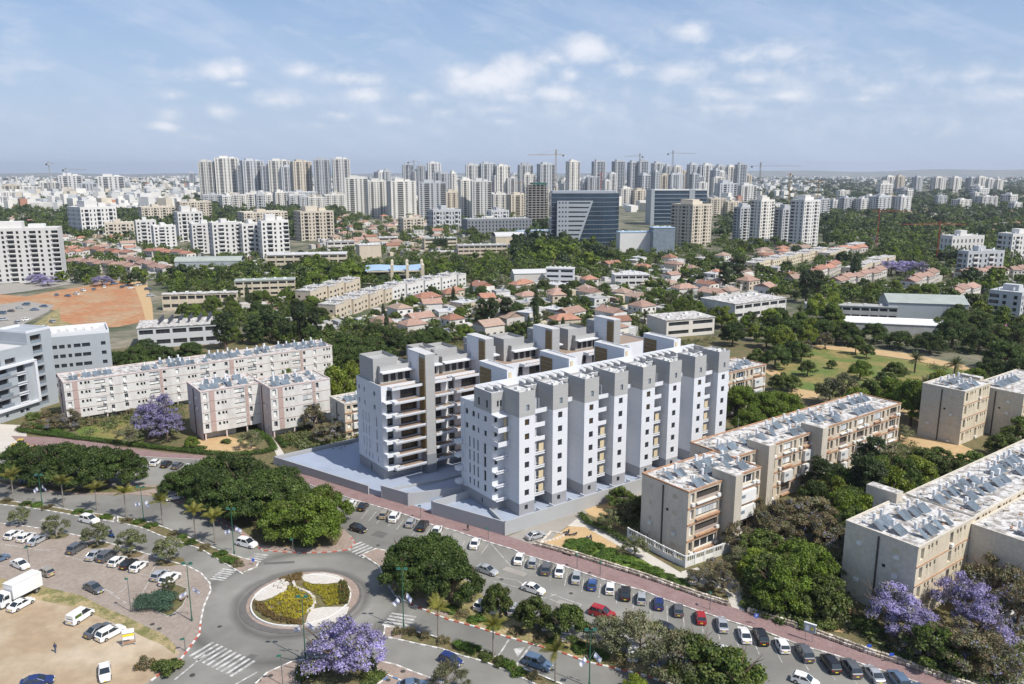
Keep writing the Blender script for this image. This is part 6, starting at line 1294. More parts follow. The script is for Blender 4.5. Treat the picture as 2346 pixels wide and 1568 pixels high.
for i,(u0,u1,vb,vt,s) in enumerate(((1418,1450,472,432,'cream'),(1448,1486,472,436,'tan'),(1330,1360,448,415,'white'),(1280,1320,446,412,'cream'),(1640,1690,470,420,'grey'),(1690,1735,468,425,'white'),(1620,1665,500,455,'tan'),(1660,1700,500,462,'tan'))):
    apt(u0,u1,vb,vt,9,s,'pale mid-rise block between the glass offices and the skyline',yaw=20,cols=5,group='mid-rise blocks')
for i,(u0,u1,vt,s) in enumerate(((2025,2055,405,'cream'),(2050,2074,404,'tan'),(2092,2116,406,'grey'),(2137,2168,407,'cream'),(2178,2204,407,'cream'),(2216,2240,408,'glass'),(2236,2262,406,'cream'),(2258,2282,410,'white'),(2278,2301,412,'cream'))):
    apt(u0,u1,441,vt,14,s,'pale high-rise block in the far right group under the hills',yaw=15+5*(i%3),cols=4,ratio=.6,group='far right high-rises')
for i,(u0,u1,vb,vt,s) in enumerate(((130,180,447,402,'white'),(88,130,450,418,'cream'),(40,88,452,428,'cream'),(0,40,452,425,'tan'),(176,216,449,420,'grey'),(218,276,446,404,'white'),(0,30,470,440,'cream'),(-30,10,480,450,'white'),(432,446,425,397,'glass'),(876,895,412,395,'grey'))):
    apt(u0,u1,vb,vt,10,s,'pale mid-rise building at the far upper left' if u0<400 else 'small lone tower on the horizon',yaw=20,cols=5,group='far left mid-rises')
apt(1544,1638,567,468,12,'tan','stepped sandy apartment tower in front of the second glass office',yaw=42,ratio=.8); 
apt(1682,1730,553,475,11,'grey','grey cream tower of the pair right of the sandy one, left half',yaw=30); apt(1722,1777,560,458,13,'cream','tall cream tower with stepped top and balconies right of the sandy tower',yaw=35,ratio=.6)
apt(1777,1830,555,478,11,'grey','grey and white stepped tower, left half of the rightmost mid tower pair',yaw=30); apt(1815,1884,567,458,13,'white','white stepped tower, right half of the rightmost mid tower pair',yaw=35,ratio=.6)
for i,(u0,u1,vb,vt) in enumerate(((1868,1905,500,455),(1900,1925,492,458),(1919,1968,492,453),(1960,2000,492,455),(1995,2052,492,450),(2050,2096,490,450))):
    apt(u0,u1,vb,vt,8,'white' if i%2 else 'grey','white apartment block in the row at right behind the park trees',yaw=35,group='white row at right')
apt(2168,2262,590,540,3,'white','white stepped public building among trees near the right edge',yaw=15,ratio=.4,crown=True,balc=False); apt(2300,2400,600,535,5,'white','white and blue building cut by the right edge',yaw=20,ratio=.4)
apt(2205,2310,632,575,4,'grey','grey terraced block with roof boilers near the right edge',yaw=15,ratio=.3); apt(2290,2420,735,668,4,'grey','grey block with white roof cut by the right edge above the arched roof',yaw=40,ratio=.6)
g_=random.Random(5)
for k in range(34):
    u=g_.choice((g_.uniform(800,1225),g_.uniform(1285,1720),g_.uniform(1285,1720))); w_=g_.uniform(16,34); t_=g_.uniform(388,424)
    apt(u,u+w_,g_.uniform(444,456),t_,g_.randint(12,22),g_.choice(('cream','white','grey','glass','tan')),'small %s in the crowded skyline'%g_.choice(('pale tower','distant tower block','slim tower')),yaw=g_.uniform(5,45),ratio=g_.uniform(.4,.9),cols=g_.choice((3,4,5)),group='crowded skyline')
for k in range(16):
    u=g_.uniform(460,800); apt(u,u+g_.uniform(22,44),g_.uniform(462,486),g_.uniform(440,452),g_.randint(5,8),g_.choice(('cream','grey','tan','white')),'low block in the jumble below the left skyline',yaw=g_.uniform(5,45),ratio=.6,group='jumble below the left skyline')
for k in range(20):
    u=g_.uniform(1860,2330); v=g_.uniform(446,492); apt(u,u+g_.uniform(22,46),v,v-g_.uniform(16,30),g_.randint(4,7),g_.choice(('cream','white','white','grey')),'low pale block in the wooded band under the far right high-rises',yaw=g_.uniform(10,45),ratio=.5,group='low blocks under the far right high-rises')
# glass office tower with slanted panel
def office_a():
    p=at(1262,566); q=at(1420,573); Wd=(1416-1262)*p[1]*1.02/FPX; H=height_at(443,p[1])
    o=thing('office_tower','curved dark glass office tower with slanted grey panel of slot windows','office tower',(p[0],p[1],0),rad(3))
    nf=12; fh=H/nf; D=30
    def outline(k=0): 
        return [(0-k,0-k),(Wd*.45,-1.5-k),(Wd*.75,.5-k),(Wd*.95,5-k*.5),(Wd+1+k,11),(Wd+k,D+k),(0-k,D+k)]
    b=MB(); b.prism(outline(-.25),0,H); b.build('glazing','glass_blue',parent=o)
    for k in range(nf):
        b=MB(); b.prism(outline(.15),fh*(k+.98)-.2,fh*(k+.98)+.05); b.build('floor_band','panel_grey',parent=o)
    b=MB(); n=24
    pts=outline(.05)
    for (pp,a) in walk(pts,3.2): b.tube((pp[0],pp[1],0),(pp[0],pp[1],H),.10,n=4,cap=False)
    b.build('mullions','frame_dark',parent=o)
    # slanted panel standing in front
    b=MB(); z0,z1=fh*1.2,H*.86; nrow=9; rh=(z1-z0)/nrow
    xr=lambda z: Wd*(.40+.20*(z-z0)/(z1-z0)); x0=Wd*.08
    yf=-3.2
    holes=[]
    for k in range(nrow):
        za=z0+rh*k; zb=za+rh; h0,h1=za+rh*.38,za+rh*.70; R0,R1=xr(za),xr(zb)
        def Q(xa,xb,xc,xd,z_0,z_1): b.quad((xa,yf,z_0),(xb,yf,z_0),(xc,yf,z_1),(xd,yf,z_1))
        Q(x0,xr(za),xr(h0),x0,za,h0); Q(x0,xr(h1),xr(zb),x0,h1,zb)
        xs_=[x0,x0+1.6,x0+3.2,x0+4.8,x0+6.4,x0+8.0,x0+9.6,xr(h0)-2.5]; Q(x0,x0+1.6,x0+1.6,x0,h0,h1); Q(x0+3.2,x0+4.8,x0+4.8,x0+3.2,h0,h1); Q(x0+6.4,x0+8,x0+8,x0+6.4,h0,h1); Q(x0+9.6,x0+11.5,x0+11.5,x0+9.6,h0,h1); Q(xr(h0)-2.2,xr(h0),xr(h1),xr(h1)-2.2,h0,h1)
    b.quad((x0,yf+2.6,z0),(x0,yf,z0),(x0,yf,z1),(x0,yf+2.6,z1)); b.quad((xr(z0),yf,z0),(xr(z0),yf+2.6,z0),(xr(z1),yf+2.6,z1),(xr(z1),yf,z1)); b.quad((x0,yf,z1),(xr(z1),yf,z1),(xr(z1),yf+2.6,z1),(x0,yf+2.6,z1))
    b.build('slanted_panel','panel_grey',parent=o)
    b=MB(); b.box(x0+.3,xr(z0)-1,yf+.4,yf+2.4,z0+.3,z1-.3); b.build('panel_glazing','glass_dark',parent=o)
    b=MB(); b.prism([(1.5,3),(Wd-4,4),(Wd-4,D-2),(1.5,D-2)],H,H+2); b.build('roof_plant','panel_grey',parent=o)
    b=MB(); 
    for k in range(6): b.box(Wd*.62+k*4.6,Wd*.62+k*4.6+3.2,-.6+k*1.2,-.2+k*1.2,.5,fh*.8)
    b.build('shop_window','glass_dark',parent=o)
office_a()
def office_b():
    p=at(1490,516); Wd=(1615-1490)*p[1]*1.02/FPX; H=height_at(437,p[1]); nf=9; fh=H/nf
    o=thing('office_tower','rectangular blue glass office tower right of the curved one','office tower',(p[0],p[1],0),rad(4))
    b=MB(); b.box(0,Wd,0,30,0,H); b.build('glazing','glass_blue',parent=o)
    for k in range(nf): b=MB(); b.box(3,Wd+.2,-.4,30.3,fh*(k+.95),fh*(k+.95)+.7); b.build('floor_band','panel_grey',parent=o)
    b=MB(); b.box(-.4,4.5,-1,30.5,0,H+1.5); b.build('end_pier','panel_grey',parent=o); b=MB(); b.box(Wd*.68,Wd*.78,-1,2,fh*2,H+1.6); b.build('pier','panel_grey',parent=o); b=MB(); b.box(-.3,Wd+.3,-.8,30.4,H,H+1.3); b.build('roof_rim','shutter_white',parent=o)
office_b()
def shed(u0,u1,vb,vt,label,wall,roofm,yaw=15,ratio=.5,kind='flat',name='hall',cat='hall',slots=0,h=None):
    Yb=at((u0+u1)/2,vb)[1]; s=Yb*1.02/FPX; tot=(u1-u0)*s; y=rad(yaw)
    ay=abs(y); Wf=tot/(math.cos(ay)+ratio*math.sin(ay)); D=Wf*ratio
    uc=u0+(D*math.sin(ay))/s if yaw>=0 else u0; p=at(uc,vb); 
    H=h or max(3,height_at(vt,p[1]+D))
    if yaw<0: pass
    o=thing(name,label,cat,(p[0],p[1],0),y)
    n=max(1,slots); b=MB(); rows=[]
    if slots:
        nf=max(1,round(H/3.8)); cw=Wf/n
        for k in range(nf): rows.append((H/nf*k+H/nf*.35,H/nf*k+H/nf*.78,[(j*cw+cw*.08,j*cw+cw*.92) for j in range(n)]))
    res=shell(b,0,Wf,0,D,0,H,f=rows,depth=.5,top=False); b.build('wall',wall,parent=o)
    for (c,w,h_,a) in res['f']: window(o,c,w,h_,a,mull=2)
    b=MB()
    if kind=='flat': b.box(-.3,Wf+.3,-.3,D+.3,H-.1,H+.25)
    elif kind=='gable': 
        e=D*.16; b.quad((-.4,-.4,H),(Wf+.4,-.4,H),(Wf+.4,D/2,H+e),(-.4,D/2,H+e)); b.quad((Wf+.4,D+.4,H),(-.4,D+.4,H),(-.4,D/2,H+e),(Wf+.4,D/2,H+e)); b.poly([(0,D,H),(0,0,H),(0,D/2,H+e)]); b.poly([(Wf,0,H),(Wf,D,H),(Wf,D/2,H+e)])
    elif kind=='arch':
        m=10; e=D*.22
        for k in range(m):
            a0=math.pi*k/m; a1=math.pi*(k+1)/m; f=lambda a:(D/2-(D/2+.3)*math.cos(a),H+e*math.sin(a))
            q0,q1=f(a0),f(a1); b.quad((-.4,q0[0],q0[1]),(Wf+.4,q0[0],q0[1]),(Wf+.4,q1[0],q1[1]),(-.4,q1[0],q1[1]))
    rf=b.build('roof',roofm,parent=o)
    if kind=='flat':
        for k in range(5): piece('roof_unit','ac_white',rf,(Wf*(.15+.17*k),D*random.uniform(.3,.7),H+.7),(random.uniform(1,2.4),1.2,random.uniform(.6,1.1)))
    return o,Wf,D,H
shed(368,532,712,672,'long beige school building with two rows of square windows','cream_wall','roof_stained',12,.16,slots=9,name='school_building',cat='school')
shed(530,668,682,640,'school wing with pale turquoise roof behind the long beige school','cream_wall','metal_roof',14,.3,slots=7,name='school_building',cat='school')
shed(603,786,618,580,'beige hall with window strip and domed skylights','cream_wall','roof_white',10,.3,slots=9)
shed(396,545,622,596,'low turquoise grey hall among shrubs by the school','panel_grey','metal_roof',8,.3,'arch')
shed(742,808,575,553,'lilac and white low building behind the school','house_white','roof_grey',20,.4,slots=4); shed(812,870,600,560,'plain cream hall in the school grounds','tan_wall','roof_white',25,.6)
shed(1043,1160,590,560,'sandy public building with column front','tan_wall','roof_grey',10,.35,slots=9); shed(965,1045,572,545,'low pale hall beside tall cypresses','cream_wall','metal_roof',15,.4,slots=3); shed(1125,1205,562,540,'hall with white curved roof left of the office tower','cream_wall','roof_white',15,.6,'arch')
shed(860,980,560,543,'long low sandy hall behind the sports canopy','tan_wall','roof_stained',15,.3,slots=5); shed(985,1090,590,575,'flat white roofed school wing','cream_wall','roof_stained',8,.35,slots=5)
shed(1416,1500,580,530,'white mall hall with red square patches','tower_white','blue_roof',5,.5); shed(1492,1545,582,520,'glass fronted mall hall with blue roof','glass_pale','blue_roof',5,.8); shed(1180,1262,548,528,'low hall with pale turquoise roof left of the office tower','panel_grey','blue_roof',15,.4)
shed(1250,1317,652,612,'small modern white building with open stair','white_render','roof_white',-8,.5,slots=2); shed(1170,1255,648,622,'white tent-like workshop with blue side','house_white','roof_white',10,.6,'gable'); shed(1405,1488,656,626,'white tented market building with tall arches','tower_white','roof_white',5,.5,slots=5)
shed(1625,1830,735,668,'white flat roofed school with sandy wall panel beside the park','white_wall','roof_stained',32,.62,slots=6,name='school_building',cat='school',h=8.5)
shed(1494,1648,775,716,'white villa with oval windows and roof heaters behind the complex','house_white','roof_stained',22,.65,name='villa',cat='villa',h=8,slots=2)
shed(1845,2040,728,672,'long low grey hall behind the lime green trees','roof_grey','roof_grey',-14,.18,slots=10,h=7)
shed(2032,2214,735,684,'grey sheet-metal gym with ridged roof','panel_grey','metal_roof',-12,.55,'gable',h=9.5)
shed(1933,2146,762,715,'brilliant white arched sports roof by the park','roof_grey','white_fabric',-14,.22,'arch',h=5)
hall_,_w,_d,_h=shed(285,486,800,728,'grey cultural hall with black roof trusses','tower_grey','roof_stained',20,.55,slots=5,h=9)
def trusses():
    o=thing('roof_trusses','black steel trusses standing on the grey cultural hall','trusses',tuple(hall_.location),rad(20))
    for k in range(6):
        b=MB(); x=_w*.25+k*_w*.12
        for z in (9.6,11.4): b.tube((x,5,z),(x+1.5,16,z+.4),.24,n=4,cap=False)
        for j in range(6): b.tube((x+.25*j,5+1.9*j,9.6),(x+.25*(j+.5),5+1.9*(j+.5),11.5),.2,n=4,cap=False); b.tube((x+.25*(j+.5),5+1.9*(j+.5),11.5),(x+.25*(j+1),5+1.9*(j+1),9.6),.2,n=4,cap=False)
        b.build('truss','steel_dark',parent=o)
trusses()
def pavilion():
    p=at(899,648); s=p[1]/FPX; o=thing('sports_canopy','pale blue arched sports canopy on six square concrete pylons','canopy',(p[0],p[1],0),rad(8))
    Wd=(965-838)*s
    for k in range(3):
        for y in (0,26): b=MB(); b.box(-1+k*10.5,1+k*10.5,y,y+2.2,0,12.0); b.rbox(k*10.5,y+1.1,2.0,2.2,12,13.3,0,.1); b.build('pylon','cream_wall',parent=o)
    b=MB(); m=8
    for k in range(m):
        for j in range(6):
            f=lambda i,l:(-18+Wd*i/m,1+25*l/6,8.0+2.6*math.sin(math.pi*l/6)+1.0*math.sin(i*.9)*.5)
            b.quad(f(k,j),f(k+1,j),f(k+1,j+1),f(k,j+1))
    b.build('canopy_roof','blue_roof',parent=o)
    b=MB(); b.box(-17,Wd-19,.9,1.4,7.2,8.1); b.build('roof_beam','cream_wall',parent=o)
pavilion()
# construction tower, cranes
def skeleton():
    p=at(1209,512); Wd=(1262-1209)*p[1]/FPX; H=height_at(424,p[1]); o=thing('unfinished_tower','raw concrete tower under construction with green netting on top','tower',(p[0],p[1],0),rad(15)); n=16
    for k in range(n): b=MB(); b.box(0,Wd,0,22,H/n*k,H/n*k+.5); b.build('floor_slab','concrete_pale',parent=o)
    b=MB()
    for i in range(6):
        for j in range(3): b.box(i*Wd/5.6,i*Wd/5.6+.8,j*10,j*10+.8,0,H)
    b.build('columns','roof_grey',parent=o); piece('core','shade_interior',o,(Wd/2,12,H/2),(Wd*.75,14,H-1)); piece('netting','lamp_green',o,(Wd*.55,9,H+1.5),(Wd*.6,18,2.5)); piece('side_wall','tower_tan',o,(Wd-2,-.3,H*.45),(3.4,1,H*.85))
skeleton()
def crane(u,vb,vt,ujl,ujr,label,mat='crane_yellow',Y=None,tilt=0,thin=1):
    p=at(u,vb); s=p[1]/FPX; H=height_at(vt,p[1]); o=thing('tower_crane',label,'crane',(p[0],p[1],0),0,'tower cranes'); w=max(1.2,s*2.1)*thin; 
    b=MB()
    for dx in(-1,1):
        for dy in(-1,1): b.tube((dx*w/2,dy*w/2,0),(dx*w/2,dy*w/2,H),w*.12,n=4,cap=False)
    n=int(H/(w*1.6))
    for k in range(n):
        z=H*k/n; z2=H*(k+1)/n; sg=1 if k%2 else -1
        b.tube((-sg*w/2,-w/2,z),(sg*w/2,-w/2,z2),w*.08,n=4,cap=False); b.tube((w/2,-sg*w/2,z),(w/2,sg*w/2,z2),w*.08,n=4,cap=False)
    b.build('mast',mat,parent=o)
    b=MB(); xl,xr=(ujl-u)*s,(ujr-u)*s; zj=H*.93 if not tilt else H*.9
    zl=zj+tilt*abs(xl); zr=zj-tilt*0
    for (xx,zz) in ((xl,zl),(xr,zr)):
        for dy in(-.4,.4): b.tube((0,dy*w,zj),(xx,dy*w*.5,zz),w*.11,n=4,cap=False)
        b.tube((0,0,zj+w),(xx,0,zz+w*.3),w*.09,n=4,cap=False); m=max(4,int(abs(xx)/w/1.6))
        for k in range(m):
            f0,f1=k/m,(k+.5)/m; b.tube((xx*f0,0.0,zj+(zz-zj)*f0),(xx*f1,0,zj+(zz-zj)*f1+w*.9*(1-f1)+.2),w*.07,n=4,cap=False)
    b.build('jib',mat,parent=o)
    b=MB(); b.tube((0,0,zj),(0,0,H),w*.35,w*.1,n=4); b.tube((0,0,H),(xl*.7,0,zj+(zl-zj)*.7+w*.5),w*.05,n=4,cap=False); b.tube((0,0,H),(xr*.7,0,zj+w*.5),w*.05,n=4,cap=False); b.build('apex_frame',mat,parent=o)
    e=xr if abs(xr)<abs(xl) else xl
    piece('counterweight','pipe_dark',o,(e*.85,0,zj-w*.7),(w*1.6,w*1.1,w*1.6)); piece('operator_cab','shutter_white',o,(w*.9,-w*.6,zj-w*.4),(w,w,w*1.1))
crane(1272,520,343,1209,1291,'yellow tower crane rising beside the unfinished concrete tower')
crane(1376,470,395,1370,1382,'slim red mast behind the curved glass office tower','crane_red')
crane(1538,450,345,1525,1590,'thin grey tower crane on the right skyline','crane_grey'); crane(1463,450,352,1430,1470,'grey tower crane behind the dark glazed towers','crane_grey')
crane(1735,500,372,1712,1826,'grey crane with long jib right of the skyline','crane_grey'); crane(1806,470,397,1798,1812,'short yellow crane mast right of the skyline'); crane(1870,490,412,1840,1880,'small yellow crane above the white row')
crane(2007,570,478,1990,2070,'red and orange crane on the building site at right','crane_red',thin=.5); crane(2145,600,508,2060,2205,'red crane with white ball at the right building site','crane_red',thin=.5)
crane(120,450,370,114,134,'thin crane at the far left horizon','crane_grey'); crane(158,450,385,150,205,'thin crane right of the first at the far left horizon','crane_grey'); crane(950,440,367,935,965,'thin crane over the unfinished pale towers','crane_grey'); crane(1192,470,417,1180,1200,'yellow crane in front of the skyline towers')
# -- row houses, boxes stepping
def rowhouse(u0,v0,u1,v1,n,label,roof='tile_red',wall='house_white',H=6.5,D=9,kind='gable',grp='row houses',hh=0):
    P=np.array(at(u0,v0)[:2]); Q=np.array(at(u1,v1)[:2]); d=(Q-P)/n; L=np.linalg.norm(d); a=math.atan2(d[1],d[0])
    for k in range(n):
        p=P+d*k+np.array((-math.sin(a),math.cos(a)))*(1.2 if k%2 else 0)
        house((p[0],p[1]),a,L-.05,D,H+(.8 if k%2 else 0),kind,roof,wall,label,grp,origin='corner')
_hp=[0]
def house(p,a,Wd,D,H,kind,roof,wall,label,group='houses',origin='c',hot=True,vent=True):
    r=random
    o=thing('house' ,label,'house',(p[0],p[1],0),a,group)
    x0,y0=(0,0) if origin=='corner' else (-Wd/2,-D/2); x1,y1=x0+Wd,y0+D
    nf=max(1,int(H/3)); b=MB(); rows=[]; n=max(2,int(Wd/3.2)); cw=Wd/n; nd=max(2,int(D/3.5)); cd=D/nd
    fr=[(3.0*k+1.0,3.0*k+2.3,[(j*cw+cw*.28,j*cw+cw*.70) for j in range(n)]) for k in range(nf) if 3.0*k+2.3<H]
    lr=[(3.0*k+1.0,3.0*k+2.3,[(j*cd+cd*.3,j*cd+cd*.65) for j in range(nd)]) for k in range(nf) if 3.0*k+2.3<H]
    res=shell(b,x0,x1,y0,y1,0,H,f=fr,l=lr,r=lr,depth=.2,top=False); b.build('wall',wall,parent=o)
    b=MB(); b.box(x0+.19,x1-.19,y0+.19,y1-.19,.1,H-.2); b.build('windows','glass_dark',parent=o)
    b=MB(); e=D*.24; ov=.45
    if kind=='gable':
        b.quad((x0-ov,y0-ov,H),(x1+ov,y0-ov,H),(x1+ov,(y0+y1)/2,H+e),(x0-ov,(y0+y1)/2,H+e)); b.quad((x1+ov,y1+ov,H),(x0-ov,y1+ov,H),(x0-ov,(y0+y1)/2,H+e),(x1+ov,(y0+y1)/2,H+e))
        b.poly([(x0,y1,H),(x0,y0,H),(x0,(y0+y1)/2,H+e*.97)]); b.poly([(x1,y0,H),(x1,y1,H),(x1,(y0+y1)/2,H+e*.97)])
    elif kind=='hip':
        c=min(Wd,D)*.38; m=(y0+y1)/2
        b.quad((x0-ov,y0-ov,H),(x1+ov,y0-ov,H),(x1-c,m,H+e),(x0+c,m,H+e)); b.quad((x1+ov,y1+ov,H),(x0-ov,y1+ov,H),(x0+c,m,H+e),(x1-c,m,H+e)); b.poly([(x0-ov,y1+ov,H),(x0-ov,y0-ov,H),(x0+c,m,H+e)]); b.poly([(x1+ov,y0-ov,H),(x1+ov,y1+ov,H),(x1-c,m,H+e)])
    else:
        b.box(x0-.1,x1+.1,y0-.1,y1+.1,H-.1,H+.35)
    rf=b.build('roof',roof,parent=o)
    if hot:
        t=newobj('water_tank',_hm['tank'],rf); t.location=(x0+Wd*.6,y0+D*.62,H+(e*.7 if kind!='flat' else .5)); s_=newobj('solar_panel',_hm['panel'],rf); s_.location=(x0+Wd*.6,y0+D*.35,H+(e*.62 if kind!='flat' else .9)); s_.rotation_euler=(rad(28),0,0)
    return o
rowhouse(110,600,208,592,6,'row house with red tiled roof left of the orange plot','tile_red'); rowhouse(150,618,300,632,9,'terraced house with pink-red roof above the orange plot','tile_pink'); rowhouse(190,588,290,600,6,'terraced house with red roof among trees at left','tile_red')
rowhouse(285,612,370,640,6,'terraced house with red roof stepping toward the school','tile_pink'); rowhouse(330,592,430,600,5,'red roofed terrace below the white cluster','tile_red'); rowhouse(0,575,90,560,6,'red tiled terrace at the far left','tile_red')
rowhouse(712,700,830,668,6,'flat roofed beige row house with roof boilers','roof_stained','tan_wall',8,10,'flat','beige row houses'); rowhouse(770,735,900,690,7,'beige pitched row house with roof boilers left of the date palms','roof_stained','tan_wall',8,10,'flat','beige row houses'); rowhouse(890,690,1068,655,9,'white and beige row house with a boiler on its roof','roof_stained','tower_white',8,10,'flat','beige row houses')
rowhouse(1730,625,1900,588,10,'cream terraced house with flat roof below the mid towers','roof_stained','cream_wall',7,10,'flat','cream terrace'); rowhouse(1900,600,1985,575,4,'cream terraced house right of the first cream terrace','roof_stained','cream_wall',7,10,'flat','cream terrace'); rowhouse(1965,640,2050,608,5,'cream terraced house beside the tall dark cypress','roof_stained','cream_wall',7.5,10,'flat','cream terrace')
rowhouse(1925,668,2035,640,6,'terraced house with pink tiled roof above the grey hall','tile_pink'); rowhouse(1865,650,1930,625,4,'terraced house with red roof right of the white school','tile_red'); rowhouse(2095,670,2155,646,4,'terraced house with pink roof above the metal gym','tile_pink'); rowhouse(2190,700,2245,680,3,'terraced house with pink roof right of the metal gym','tile_pink'); rowhouse(2210,648,2310,640,5,'terraced house with pink roof near the right edge','tile_pink'); rowhouse(1910,590,1990,585,4,'red roofed terrace by the right building site','tile_red'); rowhouse(2320,640,2380,640,3,'pink roofed terrace cut by the right edge','tile_pink')
# scattered villas
occ=[]
def free(p,r):
    for q in occ:
        if (q[0]-p[0])**2+(q[1]-p[1])**2<(q[2]+r)**2: return False
    return True
for o_ in list(COL.objects):
    if o_.parent is None and o_.get('category') in ('school','hall','villa','apartment building','apartment block','office building','canopy','house') and o_.location.y>230: occ.append((o_.location.x+8,o_.location.y+8,11 if o_['category']=='house' else 20))
def inpoly(q,P):
    c=False
    for i in range(len(P)):
        a,b=P[i],P[i-1]
        if (a[1]>q[1])!=(b[1]>q[1]) and q[0]<(b[0]-a[0])*(q[1]-a[1])/(b[1]-a[1])+a[0]: c=not c
    return c
HOUSE_COUNT=0
def village(poly,n,where,seed,roofs=('tile_red','tile_pink','tile_brown'),walls=('house_white','tower_cream','tan_wall','tower_white'),flat=.3,H=(3.4,6.6),size=(8,14),rr=9):
    g=random.Random(seed); us=[q[0] for q in poly]; vs=[q[1] for q in poly]; k=0; t=0
    names={'tile_red':'red tiled','tile_pink':'pinkish tiled','tile_brown':'brown tiled','roof_white':'flat white roofed','roof_grey':'flat grey roofed','roof_stained':'flat stained roofed'}
    while k<n and t<n*40:
        t+=1; u=g.uniform(min(us),max(us)); v=g.uniform(min(vs),max(vs))
        if not inpoly((u,v),poly): continue
        p=at(u,v)
        if not free(p,rr): continue
        occ.append((p[0],p[1],rr)); k+=1
        fl=g.random()<flat; rf=g.choice(('roof_white','roof_grey','roof_stained')) if fl else g.choice(roofs)
        house(p,rad(36.5)+g.choice((0,1.57,.2,-.3)),g.uniform(*size),g.uniform(8,11),g.uniform(*H),'flat' if fl else g.choice(('hip','gable')),rf,g.choice(walls),'%s house %s'%(names[rf],where),'houses '+where,hot=v>560)
village([(1000,640),(1420,660),(1500,740),(1420,790),(1240,760),(1000,780),(860,770),(880,720)],46,'in gardens behind the white complex',1)
village([(1330,600),(1720,600),(1860,650),(1640,700),(1420,660)],34,'below the mall car park',2,flat=.35)
village([(780,495),(1000,500),(1010,560),(900,575),(760,560)],40,'in the red quarter below the tower row',3,flat=.1,rr=11)
village([(0,470),(140,480),(130,580),(0,600)],26,'at the far left edge',4,flat=.2,rr=12)
village([(1700,590),(1900,560),(1960,600),(1800,620)],10,'below the cream mid towers',5)
village([(2000,440),(2346,450),(2346,560),(2150,540),(2020,500)],30,'in the wooded suburb at right',6,flat=.4,rr=13)
village([(130,545),(310,560),(300,620),(200,600),(130,590)],16,'left of the white cluster',7)
village([(1640,640),(1760,650),(1720,690),(1640,680)],7,'behind the white flat school',8)
# mid and far trees
TREE_N=[0]
def grove(poly,n,where,seed,kinds,H=(6,11),rr=3.0,R=None):
    g=random.Random(seed); us=[q[0] for q in poly]; vs=[q[1] for q in poly]; k=0; t=0
    while k<n and t<n*30:
        t+=1; u=g.uniform(min(us),max(us)); v=g.uniform(min(vs),max(vs))
        if not inpoly((u,v),poly): continue
        p=at(u,v)
        if not free(p,rr): continue
        occ.append((p[0],p[1],rr)); k+=1; kd=g.choice(kinds); h=g.uniform(*H); 
        plant(kd,p,h*(1.4 if 'conifer' in kd or 'cypress' in kd else 1),(h*.55 if not('conifer' in kd or 'cypress' in kd or 'palm' in kd) else (h*.16 if 'palm' not in kd else 3.4)),where,'trees '+where)
FT=['far_tree','far_tree','far_dark_tree','far_light_tree','far_light_tree']
grove([(1000,640),(1420,660),(1500,740),(1420,800),(1240,780),(1000,790),(830,780),(860,700)],100,'in the gardens behind the white complex',11,['broad_tree','broad_tree','bright_tree','ficus_tree','date_palm','olive_tree','far_conifer'],(4,9),3.2)
grove([(1330,600),(1720,600),(1880,640),(1640,700),(1420,660)],60,'below the mall car park',12,FT+['date_palm','far_conifer'],(5,10),4)
grove([(1420,680),(1640,700),(1650,760),(1500,740)],22,'beside the white villa',13,['date_palm','date_palm','broad_tree','bright_tree'],(6,10),4)
grove([(1640,730),(1900,720),(1940,780),(1750,800),(1650,790)],26,'above the park lawn path',14,['ficus_tree','bright_tree','lime_tree','date_palm','broad_tree'],(7,12),5)
grove([(700,610),(830,640),(790,690),(700,680)],24,'around the sports canopy',15,['far_tree','far_light_tree','bright_tree'],(9,15),6)
grove([(820,640),(1100,600),(1200,640),(1060,660),(900,665)],50,'between the sports canopy and the workshops',16,FT,(6,11),5)
grove([(1170,545),(1290,560),(1400,590),(1400,625),(1180,610)],44,'at the foot of the curved office tower',17,FT+['far_dark_tree'],(9,17),6)
grove([(100,610),(340,630),(330,655),(120,650)],34,'between the terraces and the orange plot',18,FT,(6,10),6)
grove([(360,600),(480,640),(700,600),(650,650),(400,660)],34,'around the turquoise school halls',19,FT,(6,11),6)
grove([(400,640),(700,690),(620,720),(420,745)],24,'before the long beige school',20,['bright_tree','broad_tree','far_conifer'],(6,11),5)
grove([(480,735),(760,700),(760,790),(500,790)],26,'behind the long white block',21,['broad_tree','ficus_tree','bright_tree'],(5,9),5)
grove([(0,490),(800,470),(790,540),(650,560),(130,560),(0,570)],26,'in the wooded belt left of the tower row',22,['far_dark_tree','far_tree','far_conifer'],(9,16),9)
grove([(1180,520),(1300,530),(1500,560),(1450,590),(960,560),(760,575)],22,'around the halls below the tower row',23,FT,(8,14),8)
grove([(1640,560),(1920,545),(2140,560),(2346,600),(2346,680),(2050,660),(1700,640)],50,'in the green quarter at right',24,FT+['far_conifer'],(8,14),6)
grove([(1880,490),(2346,430),(2346,600),(2100,560),(1900,545)],26,'in the dark wood at the right',25,['far_dark_tree','far_dark_tree','far_tree','far_conifer'],(11,18),9)
grove([(1830,655),(2346,690),(2346,770),(2220,730),(1900,680)],60,'between the pink roofs and the gym',26,FT+['bright_tree','lime_tree'],(6,11),5)
grove([(2190,740),(2346,760),(2346,840),(2230,800),(2150,770)],24,'beyond the park path at the right',27,['ficus_tree','broad_tree','date_palm'],(7,11),5)
grove([(0,600),(60,640),(30,660),(0,660)],6,'beside the tall building at the left edge',28,FT,(6,9),5)
